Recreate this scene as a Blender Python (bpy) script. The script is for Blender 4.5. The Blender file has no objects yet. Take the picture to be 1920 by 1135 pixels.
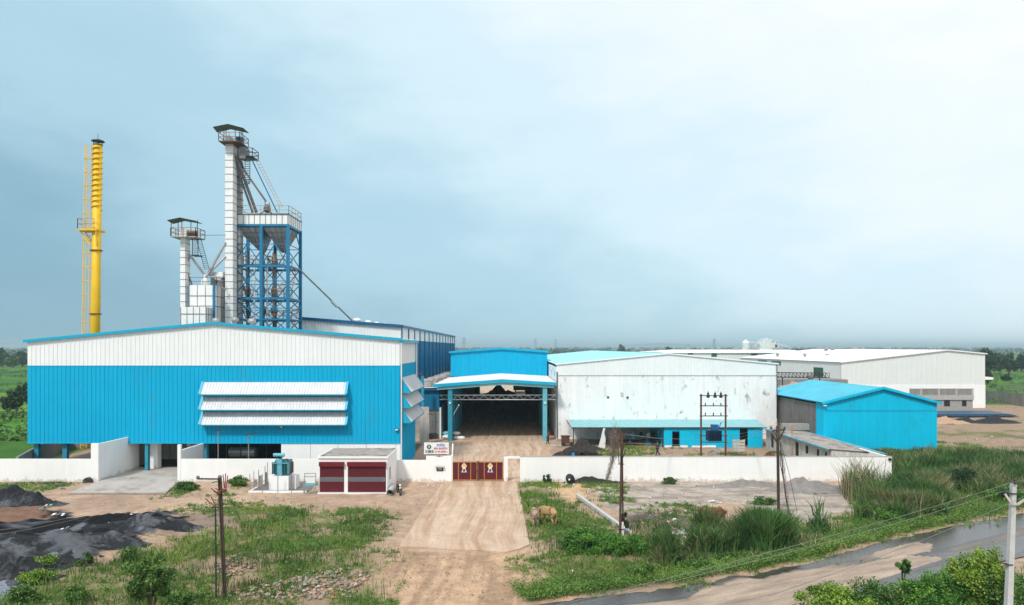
import bpy, bmesh, math, random
import numpy as np
from mathutils import Vector, Matrix
random.seed(7); rng = np.random.default_rng(7)
R = math.radians
scene = bpy.context.scene
col = scene.collection
# ---------------- camera, sky, sun, exposure ----------------
F = 1280.0; CH = 13.0; HZ = 652.0
cam_d = bpy.data.cameras.new('camera'); cam = bpy.data.objects.new('camera', cam_d); col.objects.link(cam)
cam.location = (0, 0, CH); cam.rotation_euler = (R(90), 0, 0)
cam_d.sensor_width = 36; cam_d.lens = 24; cam_d.shift_y = (HZ - 567.5) / 1920.0
cam_d.clip_start = 0.5; cam_d.clip_end = 60000
scene.camera = cam
SUN_EL, SUN_AZ = 48, 207          # azimuth the light comes from, clockwise from +Y
world = bpy.data.worlds.new('World'); scene.world = world; world.use_nodes = True
nt = world.node_tree; nt.nodes.clear()
def N(nt, t, **kw):
    n = nt.nodes.new(t)
    for k, v in kw.items():
        if k.startswith('i_'):
            n.inputs[k[2:]].default_value = v
        else: setattr(n, k, v)
    return n
def L(nt, a, b): nt.links.new(a, b)
out = N(nt, 'ShaderNodeOutputWorld')
sky = N(nt, 'ShaderNodeTexSky', sky_type='NISHITA', sun_disc=False)
sky.sun_elevation = R(SUN_EL); sky.sun_rotation = R(SUN_AZ)
bg1 = N(nt, 'ShaderNodeBackground'); bg1.inputs[1].default_value = 0.09
L(nt, sky.outputs[0], bg1.inputs[0])
tc = N(nt, 'ShaderNodeTexCoord'); sep = N(nt, 'ShaderNodeSeparateXYZ'); L(nt, tc.outputs['Generated'], sep.inputs[0])
def M(nt, op, a, b=None, c=None):
    n = nt.nodes.new('ShaderNodeMath'); n.operation = op
    for i, x in enumerate((a, b, c)):
        if x is None: continue
        if isinstance(x, (int, float)): n.inputs[i].default_value = x
        else: nt.links.new(x, n.inputs[i])
    return n.outputs[0]
mp = N(nt, 'ShaderNodeMapping'); mp.inputs['Scale'].default_value = (1.3, 1.3, 3.4); mp.inputs['Rotation'].default_value = (0, R(14), 0)
L(nt, tc.outputs['Generated'], mp.inputs[0])
n1 = N(nt, 'ShaderNodeTexNoise'); n1.inputs['Scale'].default_value = 1.5; n1.inputs['Detail'].default_value = 6; n1.inputs['Roughness'].default_value = .5; n1.inputs['Distortion'].default_value = .3
L(nt, mp.outputs[0], n1.inputs[0])
n2 = N(nt, 'ShaderNodeTexNoise'); n2.inputs['Scale'].default_value = 4.2; n2.inputs['Detail'].default_value = 8; n2.inputs['Roughness'].default_value = .55
L(nt, mp.outputs[0], n2.inputs[0])
t = M(nt, 'MULTIPLY', sep.outputs[0], 0.50)
t = M(nt, 'ADD', t, M(nt, 'MULTIPLY', sep.outputs[2], 0.80))
t = M(nt, 'ADD', t, M(nt, 'MULTIPLY', M(nt, 'SUBTRACT', n1.outputs[0], 0.5), 0.26))
t = M(nt, 'ADD', t, M(nt, 'MULTIPLY', M(nt, 'SUBTRACT', n2.outputs[0], 0.5), 0.26))
t = M(nt, 'ADD', t, 0.425)
rp = N(nt, 'ShaderNodeValToRGB'); L(nt, t, rp.inputs[0])
cr = rp.color_ramp; cr.interpolation = 'EASE'
cr.elements[0].position = 0.0; cr.elements[0].color = (.14, .28, .375, 1)
cr.elements[1].position = 1.0; cr.elements[1].color = (.84, .865, .885, 1)
for p, c in ((.20, (.215, .385, .49, 1)), (.45, (.375, .575, .68, 1)), (.70, (.60, .755, .835, 1)), (.86, (.75, .825, .87, 1))):
    e = cr.elements.new(p); e.color = c
bg2 = N(nt, 'ShaderNodeBackground'); bg2.inputs[1].default_value = 1.0; L(nt, rp.outputs[0], bg2.inputs[0])
mx = N(nt, 'ShaderNodeMixShader'); mx.inputs[0].default_value = 0.93
L(nt, bg1.outputs[0], mx.inputs[1]); L(nt, bg2.outputs[0], mx.inputs[2]); L(nt, mx.outputs[0], out.inputs[0])
sl = bpy.data.lights.new('sun', 'SUN'); sun = bpy.data.objects.new('sun', sl); col.objects.link(sun)
sl.energy = 2.4; sl.angle = R(7); sl.color = (1, .96, .9)
sd = Vector((math.sin(R(SUN_AZ)) * math.cos(R(SUN_EL)), math.cos(R(SUN_AZ)) * math.cos(R(SUN_EL)), math.sin(R(SUN_EL))))
sun.rotation_euler = sd.to_track_quat('Z', 'Y').to_euler()
scene.view_settings.view_transform = 'Standard'; scene.view_settings.look = 'None'
scene.view_settings.exposure = 0.33; scene.view_settings.gamma = 1; scene.view_settings.use_curve_mapping = False
scene.render.resolution_x = 1024; scene.render.resolution_y = 605

# ---------------- helpers ----------------
def P(px, py, Y): return Vector(((px - 960) * Y / F, Y, CH - (py - HZ) * Y / F))
def XX(px, Y): return (px - 960) * Y / F
def ZZ(py, Y): return CH - (py - HZ) * Y / F
def G(px, py, z=0.0):
    Y = (CH - z) * F / (py - HZ); return Vector(((px - 960) * Y / F, Y, z))
def srgb(r, g, b):
    f = lambda c: (c / 255) / 12.92 if c <= 10 else (((c / 255) + .055) / 1.055) ** 2.4
    return (f(r), f(g), f(b))
MATS = {}
def mat(name, c, rough=.6, var=.12, scale=1.0, streak=0.0, bump=0.0, metal=0.0, dirt=None, dirt_amt=0.0, dirt_scale=.35, dirt_pos=.56, fine=0.0, spec=.4, attr=None, attr_cols=None, lines=None, splash=False):
    m = bpy.data.materials.new(name); m.use_nodes = True; t = m.node_tree; t.nodes.clear()
    o = N(t, 'ShaderNodeOutputMaterial'); b = N(t, 'ShaderNodeBsdfPrincipled'); L(t, b.outputs[0], o.inputs[0])
    b.inputs['Roughness'].default_value = rough; b.inputs['Metallic'].default_value = metal
    b.inputs['Specular IOR Level'].default_value = spec
    g = N(t, 'ShaderNodeNewGeometry'); pos = g.outputs['Position']
    cur = None
    if attr:
        a = N(t, 'ShaderNodeAttribute', attribute_name=attr)
        rr = N(t, 'ShaderNodeValToRGB'); L(t, a.outputs['Fac'], rr.inputs[0])
        e = rr.color_ramp.elements
        e[0].position = attr_cols[0][0]; e[0].color = (*attr_cols[0][1], 1)
        e[1].position = attr_cols[-1][0]; e[1].color = (*attr_cols[-1][1], 1)
        for p_, c_ in attr_cols[1:-1]:
            q = e.new(p_); q.color = (*c_, 1)
        cur = rr.outputs[0]
    else:
        rgb = N(t, 'ShaderNodeRGB'); rgb.outputs[0].default_value = (*c, 1); cur = rgb.outputs[0]
    def mul(cur, fac_sock, lo, hi):
        mr = N(t, 'ShaderNodeMapRange'); mr.inputs['From Min'].default_value = .3; mr.inputs['From Max'].default_value = .7
        mr.inputs['To Min'].default_value = lo; mr.inputs['To Max'].default_value = hi; L(t, fac_sock, mr.inputs[0])
        vm = N(t, 'ShaderNodeVectorMath', operation='SCALE'); L(t, cur, vm.inputs[0]); L(t, mr.outputs[0], vm.inputs['Scale'])
        return vm.outputs[0]
    if var:
        n = N(t, 'ShaderNodeTexNoise'); n.inputs['Scale'].default_value = scale; n.inputs['Detail'].default_value = 6; n.inputs['Roughness'].default_value = .65
        L(t, pos, n.inputs[0]); cur = mul(cur, n.outputs[0], 1 - var, 1 + var * .6); nout = n.outputs[0]
    if fine:
        n = N(t, 'ShaderNodeTexNoise'); n.inputs['Scale'].default_value = scale * 14; n.inputs['Detail'].default_value = 3
        L(t, pos, n.inputs[0]); cur = mul(cur, n.outputs[0], 1 - fine, 1 + fine * .7)
    if streak:
        mpp = N(t, 'ShaderNodeMapping'); mpp.inputs['Scale'].default_value = (2.2, 2.2, .12); L(t, pos, mpp.inputs[0])
        n = N(t, 'ShaderNodeTexNoise'); n.inputs['Scale'].default_value = 1.0; n.inputs['Detail'].default_value = 7; n.inputs['Roughness'].default_value = .7
        L(t, mpp.outputs[0], n.inputs[0]); cur = mul(cur, n.outputs[0], 1 - streak, 1.03)
    if dirt:
        n = N(t, 'ShaderNodeTexNoise'); n.inputs['Scale'].default_value = dirt_scale; n.inputs['Detail'].default_value = 9; n.inputs['Roughness'].default_value = .72; n.inputs['Distortion'].default_value = .4
        mpp = N(t, 'ShaderNodeMapping'); mpp.inputs['Scale'].default_value = (1, 1, .6); mpp.inputs['Location'].default_value = (3.3, 1.7, 9.1); L(t, pos, mpp.inputs[0]); L(t, mpp.outputs[0], n.inputs[0])
        mr = N(t, 'ShaderNodeMapRange'); mr.inputs['From Min'].default_value = dirt_pos; mr.inputs['From Max'].default_value = dirt_pos + .1
        mr.inputs['To Max'].default_value = dirt_amt; L(t, n.outputs[0], mr.inputs[0])
        mxx = N(t, 'ShaderNodeMix', data_type='RGBA'); L(t, mr.outputs[0], mxx.inputs[0]); L(t, cur, mxx.inputs[6]); mxx.inputs[7].default_value = (*dirt, 1)
        cur = mxx.outputs[2]
    if splash:
        sz = N(t, 'ShaderNodeSeparateXYZ'); L(t, pos, sz.inputs[0])
        n = N(t, 'ShaderNodeTexNoise'); n.inputs['Scale'].default_value = 1.6; n.inputs['Detail'].default_value = 8; n.inputs['Roughness'].default_value = .75; L(t, pos, n.inputs[0])
        lim = M(t, 'MULTIPLY', M(t, 'SUBTRACT', n.outputs[0], .38), 2.2)
        ff = N(t, 'ShaderNodeMapRange'); ff.inputs['From Min'].default_value = 0; ff.inputs['From Max'].default_value = .18; ff.inputs['To Max'].default_value = .5; L(t, M(t, 'SUBTRACT', lim, sz.outputs[2]), ff.inputs[0])
        mxx = N(t, 'ShaderNodeMix', data_type='RGBA'); L(t, ff.outputs[0], mxx.inputs[0]); L(t, cur, mxx.inputs[6]); mxx.inputs[7].default_value = (.38, .29, .21, 1); cur = mxx.outputs[2]
    L(t, cur, b.inputs['Base Color'])
    if bump:
        n = N(t, 'ShaderNodeTexNoise'); n.inputs['Scale'].default_value = scale * 6; n.inputs['Detail'].default_value = 6
        L(t, pos, n.inputs[0]); bp = N(t, 'ShaderNodeBump'); bp.inputs['Strength'].default_value = bump; bp.inputs['Distance'].default_value = .08
        L(t, n.outputs[0], bp.inputs['Height']); L(t, bp.outputs[0], b.inputs['Normal'])
    MATS[name] = m; return m

def tag(o, label=None, cat=None, group=None, kind=None):
    if label: o['label'] = label
    if cat: o['category'] = cat
    if group: o['group'] = group
    if kind: o['kind'] = kind
    return o
def wloc(o):
    v = Vector((0, 0, 0))
    while o: v += o.location; o = o.parent
    return v
def empty(name, loc, label=None, cat=None, group=None):
    o = bpy.data.objects.new(name, None); col.objects.link(o); o.location = loc; o.empty_display_size = .3
    return tag(o, label, cat, group)
class MB:
    def __init__(s): s.v = []; s.f = []
    def add(s, vs, fs):
        k = len(s.v); s.v += [tuple(v) for v in vs]; s.f += [tuple(i + k for i in f) for f in fs]; return s
    def box(s, x0, x1, y0, y1, z0, z1):
        return s.add([(x0, y0, z0), (x1, y0, z0), (x1, y1, z0), (x0, y1, z0), (x0, y0, z1), (x1, y0, z1), (x1, y1, z1), (x0, y1, z1)],
                     [(0, 3, 2, 1), (4, 5, 6, 7), (0, 1, 5, 4), (1, 2, 6, 5), (2, 3, 7, 6), (3, 0, 4, 7)])
    def quad(s, *p): return s.add(p, [tuple(range(len(p)))])
    def bar(s, p, q, w=.1, h=None):
        h = h or w; p = Vector(p); q = Vector(q); d = (q - p).normalized()
        up = Vector((0, 0, 1)) if abs(d.z) < .95 else Vector((0, 1, 0))
        a = d.cross(up).normalized() * w / 2; b = a.cross(d).normalized() * h / 2
        vs = [p - a - b, p + a - b, p + a + b, p - a + b, q - a - b, q + a - b, q + a + b, q - a + b]
        return s.add(vs, [(0, 1, 2, 3), (7, 6, 5, 4), (0, 4, 5, 1), (1, 5, 6, 2), (2, 6, 7, 3), (3, 7, 4, 0)])
    def tube(s, p, q, r, r2=None, n=10, caps=True):
        r2 = r if r2 is None else r2; p = Vector(p); q = Vector(q); d = (q - p).normalized()
        up = Vector((0, 0, 1)) if abs(d.z) < .95 else Vector((0, 1, 0))
        a = d.cross(up).normalized(); b = a.cross(d).normalized(); vs = []
        for c, rr in ((p, r), (q, r2)):
            for i in range(n):
                t_ = 2 * math.pi * i / n; vs.append(c + a * rr * math.cos(t_) + b * rr * math.sin(t_))
        fs = [(i, i + n, (i + 1) % n + n, (i + 1) % n) for i in range(n)]
        if caps: fs += [tuple(range(n)), tuple(range(2 * n - 1, n - 1, -1))]
        return s.add(vs, fs)
    def path(s, pts, r, n=6):
        for a, b in zip(pts, pts[1:]): s.tube(a, b, r, n=n)
        return s
    def lathe(s, c, prof, n=14, ax=None):
        c = Vector(c); vs = []
        for r, z in prof:
            for i in range(n):
                t_ = 2 * math.pi * i / n; vs.append(c + Vector((r * math.cos(t_), r * math.sin(t_), z)))
        fs = []
        for k in range(len(prof) - 1):
            for i in range(n):
                j = (i + 1) % n; fs.append((k * n + i, k * n + j, (k + 1) * n + j, (k + 1) * n + i))
        fs += [tuple(range(n - 1, -1, -1)), tuple(range((len(prof) - 1) * n, len(prof) * n))]
        return s.add(vs, fs)
    def prism(s, pts, vec):
        vec = Vector(vec); n = len(pts); pts = [Vector(p) for p in pts]
        return s.add(pts + [p + vec for p in pts], [tuple(range(n)), tuple(range(2 * n - 1, n - 1, -1))] + [(i, i + n, (i + 1) % n + n, (i + 1) % n) for i in range(n)])
    def corr(s, a, b, c, d, pitch=.45, depth=.05, flip=False, prof='rib'):
        a, b, c, d = map(Vector, (a, b, c, d)); ln = ((b - a).length + (c - d).length) / 2
        nrm = (b - a).cross(d - a).normalized() * (-1 if flip else 1)
        k = max(1, round(ln / pitch)); us = []
        for i in range(k):
            u = i / k
            if prof == 'rib': us += [(u, 0), (u + .68 / k, 0), (u + .76 / k, 1), (u + .92 / k, 1)]
            elif prof == 'wave': us += [(u, 0), (u + .5 / k, 1)]
            else: us += [(u, 0), (u + .45 / k, 0), (u + .5 / k, 1), (u + .95 / k, 1)]
        us.append((1, 0)); vs = []
        for u, o_ in us:
            vs.append(a.lerp(b, u) + nrm * depth * o_); vs.append(d.lerp(c, u) + nrm * depth * o_)
        return s.add(vs, [(2 * i, 2 * i + 2, 2 * i + 3, 2 * i + 1) for i in range(len(us) - 1)])
    def sphere(s, c, r, n=8, sz=(1, 1, 1)):
        prof = [(max(.001, r * math.sin(math.pi * i / n)), -r * math.cos(math.pi * i / n)) for i in range(n + 1)]
        k = len(s.v); s.lathe((0, 0, 0), prof, n=n + 2)
        c = Vector(c)
        for i in range(k, len(s.v)):
            v = s.v[i]; s.v[i] = (c.x + v[0] * sz[0], c.y + v[1] * sz[1], c.z + v[2] * sz[2])
        return s
    def build(s, name, m, parent=None, smooth=False, label=None, cat=None, group=None, kind=None, origin=None):
        me = bpy.data.meshes.new(name)
        if parent is not None: off = wloc(parent)
        elif origin is not None: off = Vector(origin)
        else:
            xs = [v[0] for v in s.v]; ys = [v[1] for v in s.v]; zs = [v[2] for v in s.v]
            off = Vector(((min(xs) + max(xs)) / 2, (min(ys) + max(ys)) / 2, min(zs))) if kind != 'structure' else Vector((0, 0, 0))
        me.from_pydata([(v[0] - off.x, v[1] - off.y, v[2] - off.z) for v in s.v], [], s.f)
        if smooth:
            for p in me.polygons: p.use_smooth = True
        me.materials.append(MATS[m] if isinstance(m, str) else m)
        o = bpy.data.objects.new(name, me); col.objects.link(o)
        if parent is not None: o.parent = parent
        else: o.location = off
        return tag(o, label, cat, group, kind)
def fast(name, V, k, m, parent=None, var=None, off=(0, 0, 0), smooth=False, **kw):
    """mesh from an (n*k,3) array of polygons with k corners each"""
    V = np.asarray(V, dtype=np.float32).reshape(-1, 3) - np.array(off, dtype=np.float32); n = len(V) // k
    me = bpy.data.meshes.new(name); me.vertices.add(len(V)); me.vertices.foreach_set('co', V.ravel())
    me.loops.add(len(V)); me.loops.foreach_set('vertex_index', np.arange(len(V), dtype=np.int32))
    me.polygons.add(n); me.polygons.foreach_set('loop_start', np.arange(0, len(V), k, dtype=np.int32))
    me.polygons.foreach_set('loop_total', np.full(n, k, dtype=np.int32))
    if var is not None:
        a = me.attributes.new('var', 'FLOAT', 'FACE'); a.data.foreach_set('value', np.asarray(var, dtype=np.float32))
    me.update(); me.materials.append(MATS[m])
    o = bpy.data.objects.new(name, me); col.objects.link(o)
    if parent is not None: o.parent = parent
    else: o.location = off
    return tag(o, kw.get('label'), kw.get('cat'), kw.get('group'), kw.get('kind'))
def copy_tree(o, parent=None):
    c = o.copy(); col.objects.link(c); c.parent = parent
    for ch in o.children: copy_tree(ch, c)
    return c
# lattice noise for terrain
_lat = rng.random((256, 256))
def vnoise(x, y):
    xi = np.floor(x).astype(int); yi = np.floor(y).astype(int); fx = x - xi; fy = y - yi
    fx = fx * fx * (3 - 2 * fx); fy = fy * fy * (3 - 2 * fy); g = lambda a, b: _lat[a % 256, b % 256]
    return (g(xi, yi) * (1 - fx) + g(xi + 1, yi) * fx) * (1 - fy) + (g(xi, yi + 1) * (1 - fx) + g(xi + 1, yi + 1) * fx) * fy
def fbm(x, y, o=4):
    s = 0; a = .5; t_ = 0
    for i in range(o): s = s + a * vnoise(x * 2 ** i + 17.3 * i, y * 2 ** i + 5.1 * i); t_ += a; a *= .55
    return s / t_
def sdist(poly, x, y):
    """signed distance, positive inside"""
    d = np.full(x.shape, 1e9); ins = np.zeros(x.shape, bool); n = len(poly)
    for i in range(n):
        x0, y0 = poly[i]; x1, y1 = poly[(i + 1) % n]; ex, ey = x1 - x0, y1 - y0
        t_ = np.clip(((x - x0) * ex + (y - y0) * ey) / (ex * ex + ey * ey + 1e-9), 0, 1)
        d = np.minimum(d, np.hypot(x - x0 - t_ * ex, y - y0 - t_ * ey))
        c = ((y0 > y) != (y1 > y)) & (x < (x1 - x0) * (y - y0) / (y1 - y0 + 1e-12) + x0); ins ^= c
    return np.where(ins, d, -d)
def gp(*pts): return [tuple(G(*p)[:2]) for p in pts]

# ---------------- materials ----------------
mat('white_paint', (.85, .845, .83), .7, .03, .5, streak=.05)
mat('wall_white', (.85, .84, .82), .8, .04, .6, streak=.04, splash=True, dirt=(.42, .39, .34), dirt_amt=.5, dirt_scale=.7, dirt_pos=.66)
mat('white_sheet', (.78, .80, .79), .5, .04, .4, streak=.03, spec=.4)
mat('awning_sheet', (.66, .68, .70), .5, .08, .6, streak=.18)
mat('blue_sheet', (.001, .39, .635), .6, .05, .35, streak=.08, fine=.03, spec=.15, dirt=(.03, .30, .46), dirt_amt=.5, dirt_scale=.22, dirt_pos=.55)
mat('cyan_sheet', (.001, .50, .74), .6, .06, .35, streak=.10, spec=.15, dirt=(.02, .33, .44), dirt_amt=.5, dirt_scale=.35, dirt_pos=.54)
mat('cyan_roof', (.07, .44, .58), .5, .15, .4, streak=.0)
mat('pale_cyan_roof', (.30, .62, .72), .5, .10, .3)
mat('pale_teal', (.25, .52, .56), .55, .15, .8, dirt=(.14, .12, .11), dirt_amt=.8, dirt_scale=.5, dirt_pos=.61)
mat('navy_sheet', (.003, .175, .34), .45, .12, .35, streak=.15)
mat('navy_steel', (.004, .10, .24), .45, .15, 2)
mat('blue_trim', (.003, .37, .56), .4, .08, 1)
mat('teal_steel', (.03, .26, .36), .5, .15, 2)
mat('tower_white', (.82, .82, .79), .5, .08, 1.2, streak=.15)
mat('galv', (.42, .41, .40), .4, .2, 1.5, metal=.5, streak=.3)
mat('galv_dark', (.19, .18, .175), .5, .25, 2, metal=.3)
mat('yellow_paint', (.85, .52, .006), .5, .08, .6, streak=.15, dirt=(.30, .15, .03), dirt_amt=.5, dirt_scale=.9, dirt_pos=.60)
mat('dark_steel', (.03, .035, .04), .5, .3, 3)
mat('grey_canopy', (.085, .10, .10), .6, .2, 2)
mat('orange_rail', (.42, .22, .10), .6, .2, 2)
mat('rust', (.12, .05, .03), .8, .4, 5, fine=.3)
mat('pole_dark', (.055, .035, .028), .7, .4, 5)
mat('black', (.012, .012, .013), .6, .3, 3)
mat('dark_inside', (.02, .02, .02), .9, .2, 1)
mat('stained_wall', (.87, .865, .85), .85, .05, .3, streak=.15, fine=.04, dirt=(.22, .20, .18), dirt_amt=.85, dirt_scale=.75, dirt_pos=.572)
mat('old_concrete', (.42, .40, .38), .9, .25, 1.2, streak=.4, dirt=(.06, .05, .05), dirt_amt=.7, dirt_scale=.8, dirt_pos=.55)
mat('old_plaster', (.60, .56, .50), .9, .15, 1, streak=.35, dirt=(.25, .20, .15), dirt_amt=.6, dirt_scale=.9, dirt_pos=.6)
mat('old_roof', (.34, .31, .28), .9, .3, 1.2, dirt=(.12, .10, .09), dirt_amt=.8, dirt_scale=.6, dirt_pos=.5)
mat('grey_sheet', (.21, .19, .175), .7, .2, 1, streak=.45)
mat('grey_block', (.36, .34, .32), .9, .15, 2, fine=.25)
mat('grey_band', (.42, .40, .38), .9, .15, 2)
mat('concrete', (.46, .42, .38), .85, .15, .6, fine=.12, dirt=(.22, .17, .14), dirt_amt=.6, dirt_scale=.5, dirt_pos=.52)
mat('pole_concrete', (.50, .50, .49), .8, .12, 3, fine=.15)
mat('maroon', (.105, .008, .016), .5, .12, 1.5)
mat('maroon_bright', (.16, .008, .016), .45, .1, 1.5)
mat('gold_paint', (.46, .20, .05), .5, .15, 3)
mat('mesh_grey', (.17, .17, .19), .6, .3, 30)
mat('transformer_teal', (.05, .19, .22), .45, .25, 3)
mat('transformer_light', (.12, .42, .50), .45, .15, 3)
mat('transformer_navy', (.004, .02, .06), .45, .25, 3)
mat('white_roof', (.84, .85, .86), .6, .04, .4)
mat('cream_sheet', (.70, .72, .70), .5, .03, .3, streak=.02)
mat('green_window', (.01, .12, .07), .2, .3, 2)
mat('grey_wall', (.30, .28, .26), .9, .2, .5, streak=.4)
mat('blue_bundle', (.025, .08, .15), .5, .3, 2)
mat('tan_pile', (.46, .30, .20), .95, .2, 2, fine=.2, bump=.4)
mat('black_pile', (.022, .023, .028), .8, .3, 2, fine=.3, bump=.6)
mat('coal', (.016, .017, .021), .8, .5, .9, fine=.5, bump=1.0, dirt=(.145, .160, .180), dirt_amt=.6, dirt_scale=.42, dirt_pos=.49, spec=.3)  # dirt layer here paints bluish-grey sky light into the coal colour
mat('gravel_grey', (.26, .24, .225), .95, .25, 1.5, fine=.35, bump=.6)
mat('root', (.035, .028, .024), .9, .4, 4)
mat('bark', (.09, .065, .045), .9, .3, 4)
mat('leaf', (0, 0, 0), .6, .25, 1.2, attr='var', attr_cols=[(0, (.025, .07, .012)), (.5, (.065, .155, .022)), (1, (.16, .27, .045))])
mat('leaf_bright', (0, 0, 0), .6, .2, 1.2, attr='var', attr_cols=[(0, (.025, .085, .012)), (.5, (.07, .20, .02)), (1, (.17, .36, .045))])
mat('leaf_dark', (0, 0, 0), .65, .25, .6, attr='var', attr_cols=[(0, (.010, .030, .010)), (.5, (.022, .062, .016)), (1, (.05, .11, .025))])
mat('leaf_yellow', (0, 0, 0), .6, .25, 1.2, attr='var', attr_cols=[(0, (.055, .12, .014)), (.5, (.15, .27, .024)), (1, (.32, .43, .05))])
mat('grass', (0, 0, 0), .7, .45, .25, attr='var', attr_cols=[(0, (.04, .11, .016)), (.45, (.10, .215, .028)), (.8, (.23, .29, .05)), (1, (.40, .33, .14))])
mat('reed', (0, 0, 0), .7, .3, .4, attr='var', attr_cols=[(0, (.022, .070, .016)), (.4, (.058, .145, .028)), (.7, (.13, .19, .045)), (.85, (.17, .12, .075)), (1, (.38, .31, .19))])
mat('dead', (.19, .14, .115), .9, .3, 4)
mat('stone', (0, 0, 0), .9, .25, 3, attr='var', attr_cols=[(0, (.10, .085, .075)), (.4, (.30, .25, .21)), (.6, (.38, .34, .31)), (.75, (.40, .20, .11)), (.9, (.42, .26, .17)), (1, (.55, .51, .47))])
mat('litter', (0, 0, 0), .7, .2, 3, attr='var', attr_cols=[(0, (.75, .75, .73)), (.8, (.7, .7, .68)), (.88, (.15, .45, .45)), (1, (.5, .35, .2))])
mat('wire', (.16, .17, .17), .5, .1, 1)
mat('red_cloth', (.20, .02, .03), .8, .2, 4)
mat('skin', (.16, .08, .05), .6, .1, 4)
mat('dark_cloth', (.03, .035, .05), .9, .2, 4)
mat('cow_tan', (.42, .26, .12), .85, .25, 3, dirt=(.10, .07, .06), dirt_amt=.6, dirt_scale=1.4, dirt_pos=.55)
mat('cow_brown', (.17, .06, .025), .85, .45, 3, dirt=(.05, .03, .02), dirt_amt=.6, dirt_scale=1.5, dirt_pos=.54)
mat('cow_grey', (.36, .25, .18), .85, .3, 3)
mat('plastic_white', (.75, .75, .74), .4, .05, 2)
mat('tarp_blue', (.01, .25, .50), .5, .2, 3)
mat('sticker_pink', (.70, .35, .45), .6, .1, 4); mat('sticker_yellow', (.85, .45, .02), .6, .15, 8); mat('sticker_blue', (.02, .05, .15), .6, .1, 4)
mat('text_blue', (.02, .12, .50), .6, .05, 4); mat('text_red', (.50, .02, .04), .6, .05, 4); mat('seal_dark', (.06, .07, .07), .6, .3, 10); mat('figure_green', (.05, .16, .08), .6, .3, 10)
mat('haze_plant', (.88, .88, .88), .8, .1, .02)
mat('pylon_steel', (.16, .18, .19), .6, .1, 1)
mat('hill', (.05, .09, .07), .9, .2, .002)
# ---------------- ground ----------------
Z = {}   # named zones in world metres
Z['field_l'] = gp((30, 1100), (130, 1062), (250, 1032), (420, 985), (480, 955), (560, 955), (700, 955), (742, 980), (715, 1010), (740, 1050), (725, 1090), (735, 1160), (0, 1160), (0, 1128))
Z['strip_l'] = gp((325, 955), (400, 944), (500, 940), (560, 950), (470, 965), (420, 975), (390, 968))
Z['wall_l'] = gp((-60, 895), (140, 897), (146, 916), (60, 922), (-60, 920))
Z['pit_l'] = gp((312, 905), (365, 900), (372, 930), (318, 932))
Z['pit_r'] = gp((420, 903), (470, 900), (468, 922), (425, 925))
Z['verge'] = gp((970, 905), (1045, 903), (1040, 925), (1075, 945), (1110, 960), (1150, 1000), (1200, 1030), (1380, 1035), (1500, 985), (1565, 975), (1640, 940), (1920, 905), (2000, 900), (2000, 950), (1920, 958), (1800, 982), (1600, 1030), (1400, 1075), (1250, 1098), (1080, 1112), (1005, 1072), (985, 1035), (993, 1000), (965, 950))
Z['near_r'] = gp((1420, 1180), (1600, 1140), (1700, 1118), (1800, 1092), (1930, 1062), (2050, 1150), (1480, 1250))
Z['tuft_m'] = gp((1090, 905), (1160, 905), (1165, 925), (1150, 940), (1105, 935))
Z['mid_y'] = gp((1190, 960), (1240, 940), (1320, 945), (1300, 975), (1230, 990), (1180, 990))
Z['backyard_g'] = gp((1140, 835), (1240, 838), (1300, 845), (1480, 850), (1480, 857), (1100, 857))
Z['right_g'] = gp((1600, 850), (1760, 845), (2050, 830), (2200, 850), (2200, 905), (1650, 905))
Z['right_g3'] = gp((1760, 786), (1920, 786), (2300, 786), (2300, 850), (1760, 850))
Z['right_g2'] = gp((1760, 808), (1920, 802), (2300, 802), (2300, 828), (1900, 824), (1760, 822))
grass_density = {'field_l': .95, 'strip_l': 1.0, 'wall_l': 1.1, 'pit_l': .9, 'pit_r': .9, 'verge': .98, 'near_r': 1.0, 'tuft_m': .75, 'mid_y': .7, 'backyard_g': .42, 'right_g': 1.0, 'right_g2': 1.0, 'right_g3': .42}
Zc = {}
Zc['coal'] = gp((-60, 915), (90, 935), (75, 955), (150, 970), (330, 960), (352, 980), (320, 1003), (200, 1035), (130, 1068), (50, 1090), (-60, 1100))
Zc['red'] = gp((-60, 952), (70, 954), (90, 968), (60, 980), (-60, 985))
Zc['bluegrey'] = gp((-60, 1080), (45, 1088), (60, 1105), (40, 1130), (-60, 1140))
Zc['mud'] = gp((1120, 925), (1160, 905), (1400, 903), (1600, 912), (1610, 950), (1560, 975), (1480, 985), (1380, 945), (1300, 945), (1190, 965), (1120, 950))
Zc['sand'] = gp((1043, 908), (1092, 906), (1098, 925), (1088, 948), (1070, 935), (1040, 918))
Zc['brown'] = gp((1170, 965), (1290, 955), (1310, 1000), (1240, 1030), (1180, 1005))
Zc['brown2'] = gp((300, 975), (420, 955), (470, 965), (430, 985), (330, 1005))
Zc['yard'] = [(-13.5, 67), (2.5, 67), (4.0, 80), (6.2, 97), (6.2, 118), (-10.3, 118), (-10.3, 97), (-13.5, 90)]
Zc['backdirt'] = [(2.5, 66.5), (37, 66.5), (37, 97), (6.2, 97)]
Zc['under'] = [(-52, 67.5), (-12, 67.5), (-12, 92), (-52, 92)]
Zc['rdirt'] = [(50, 78), (52, 95), (45, 115), (48, 140), (60, 150), (125, 150), (130, 118), (118, 86), (80, 76)]
Zc['bounce_yard'] = [(38, 112), (70.5, 112), (70.5, 216), (38, 216)]  # added pale ground that bounces light onto the cream warehouse side
Zc['farend'] = [(-60, 192), (-60, 255), (45, 255), (45, 192)]
Zc['track'] = gp((742, 1030), (990, 1030), (1000, 1070), (1100, 1115), (1010, 1160), (740, 1160), (715, 1090), (725, 1050))
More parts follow.
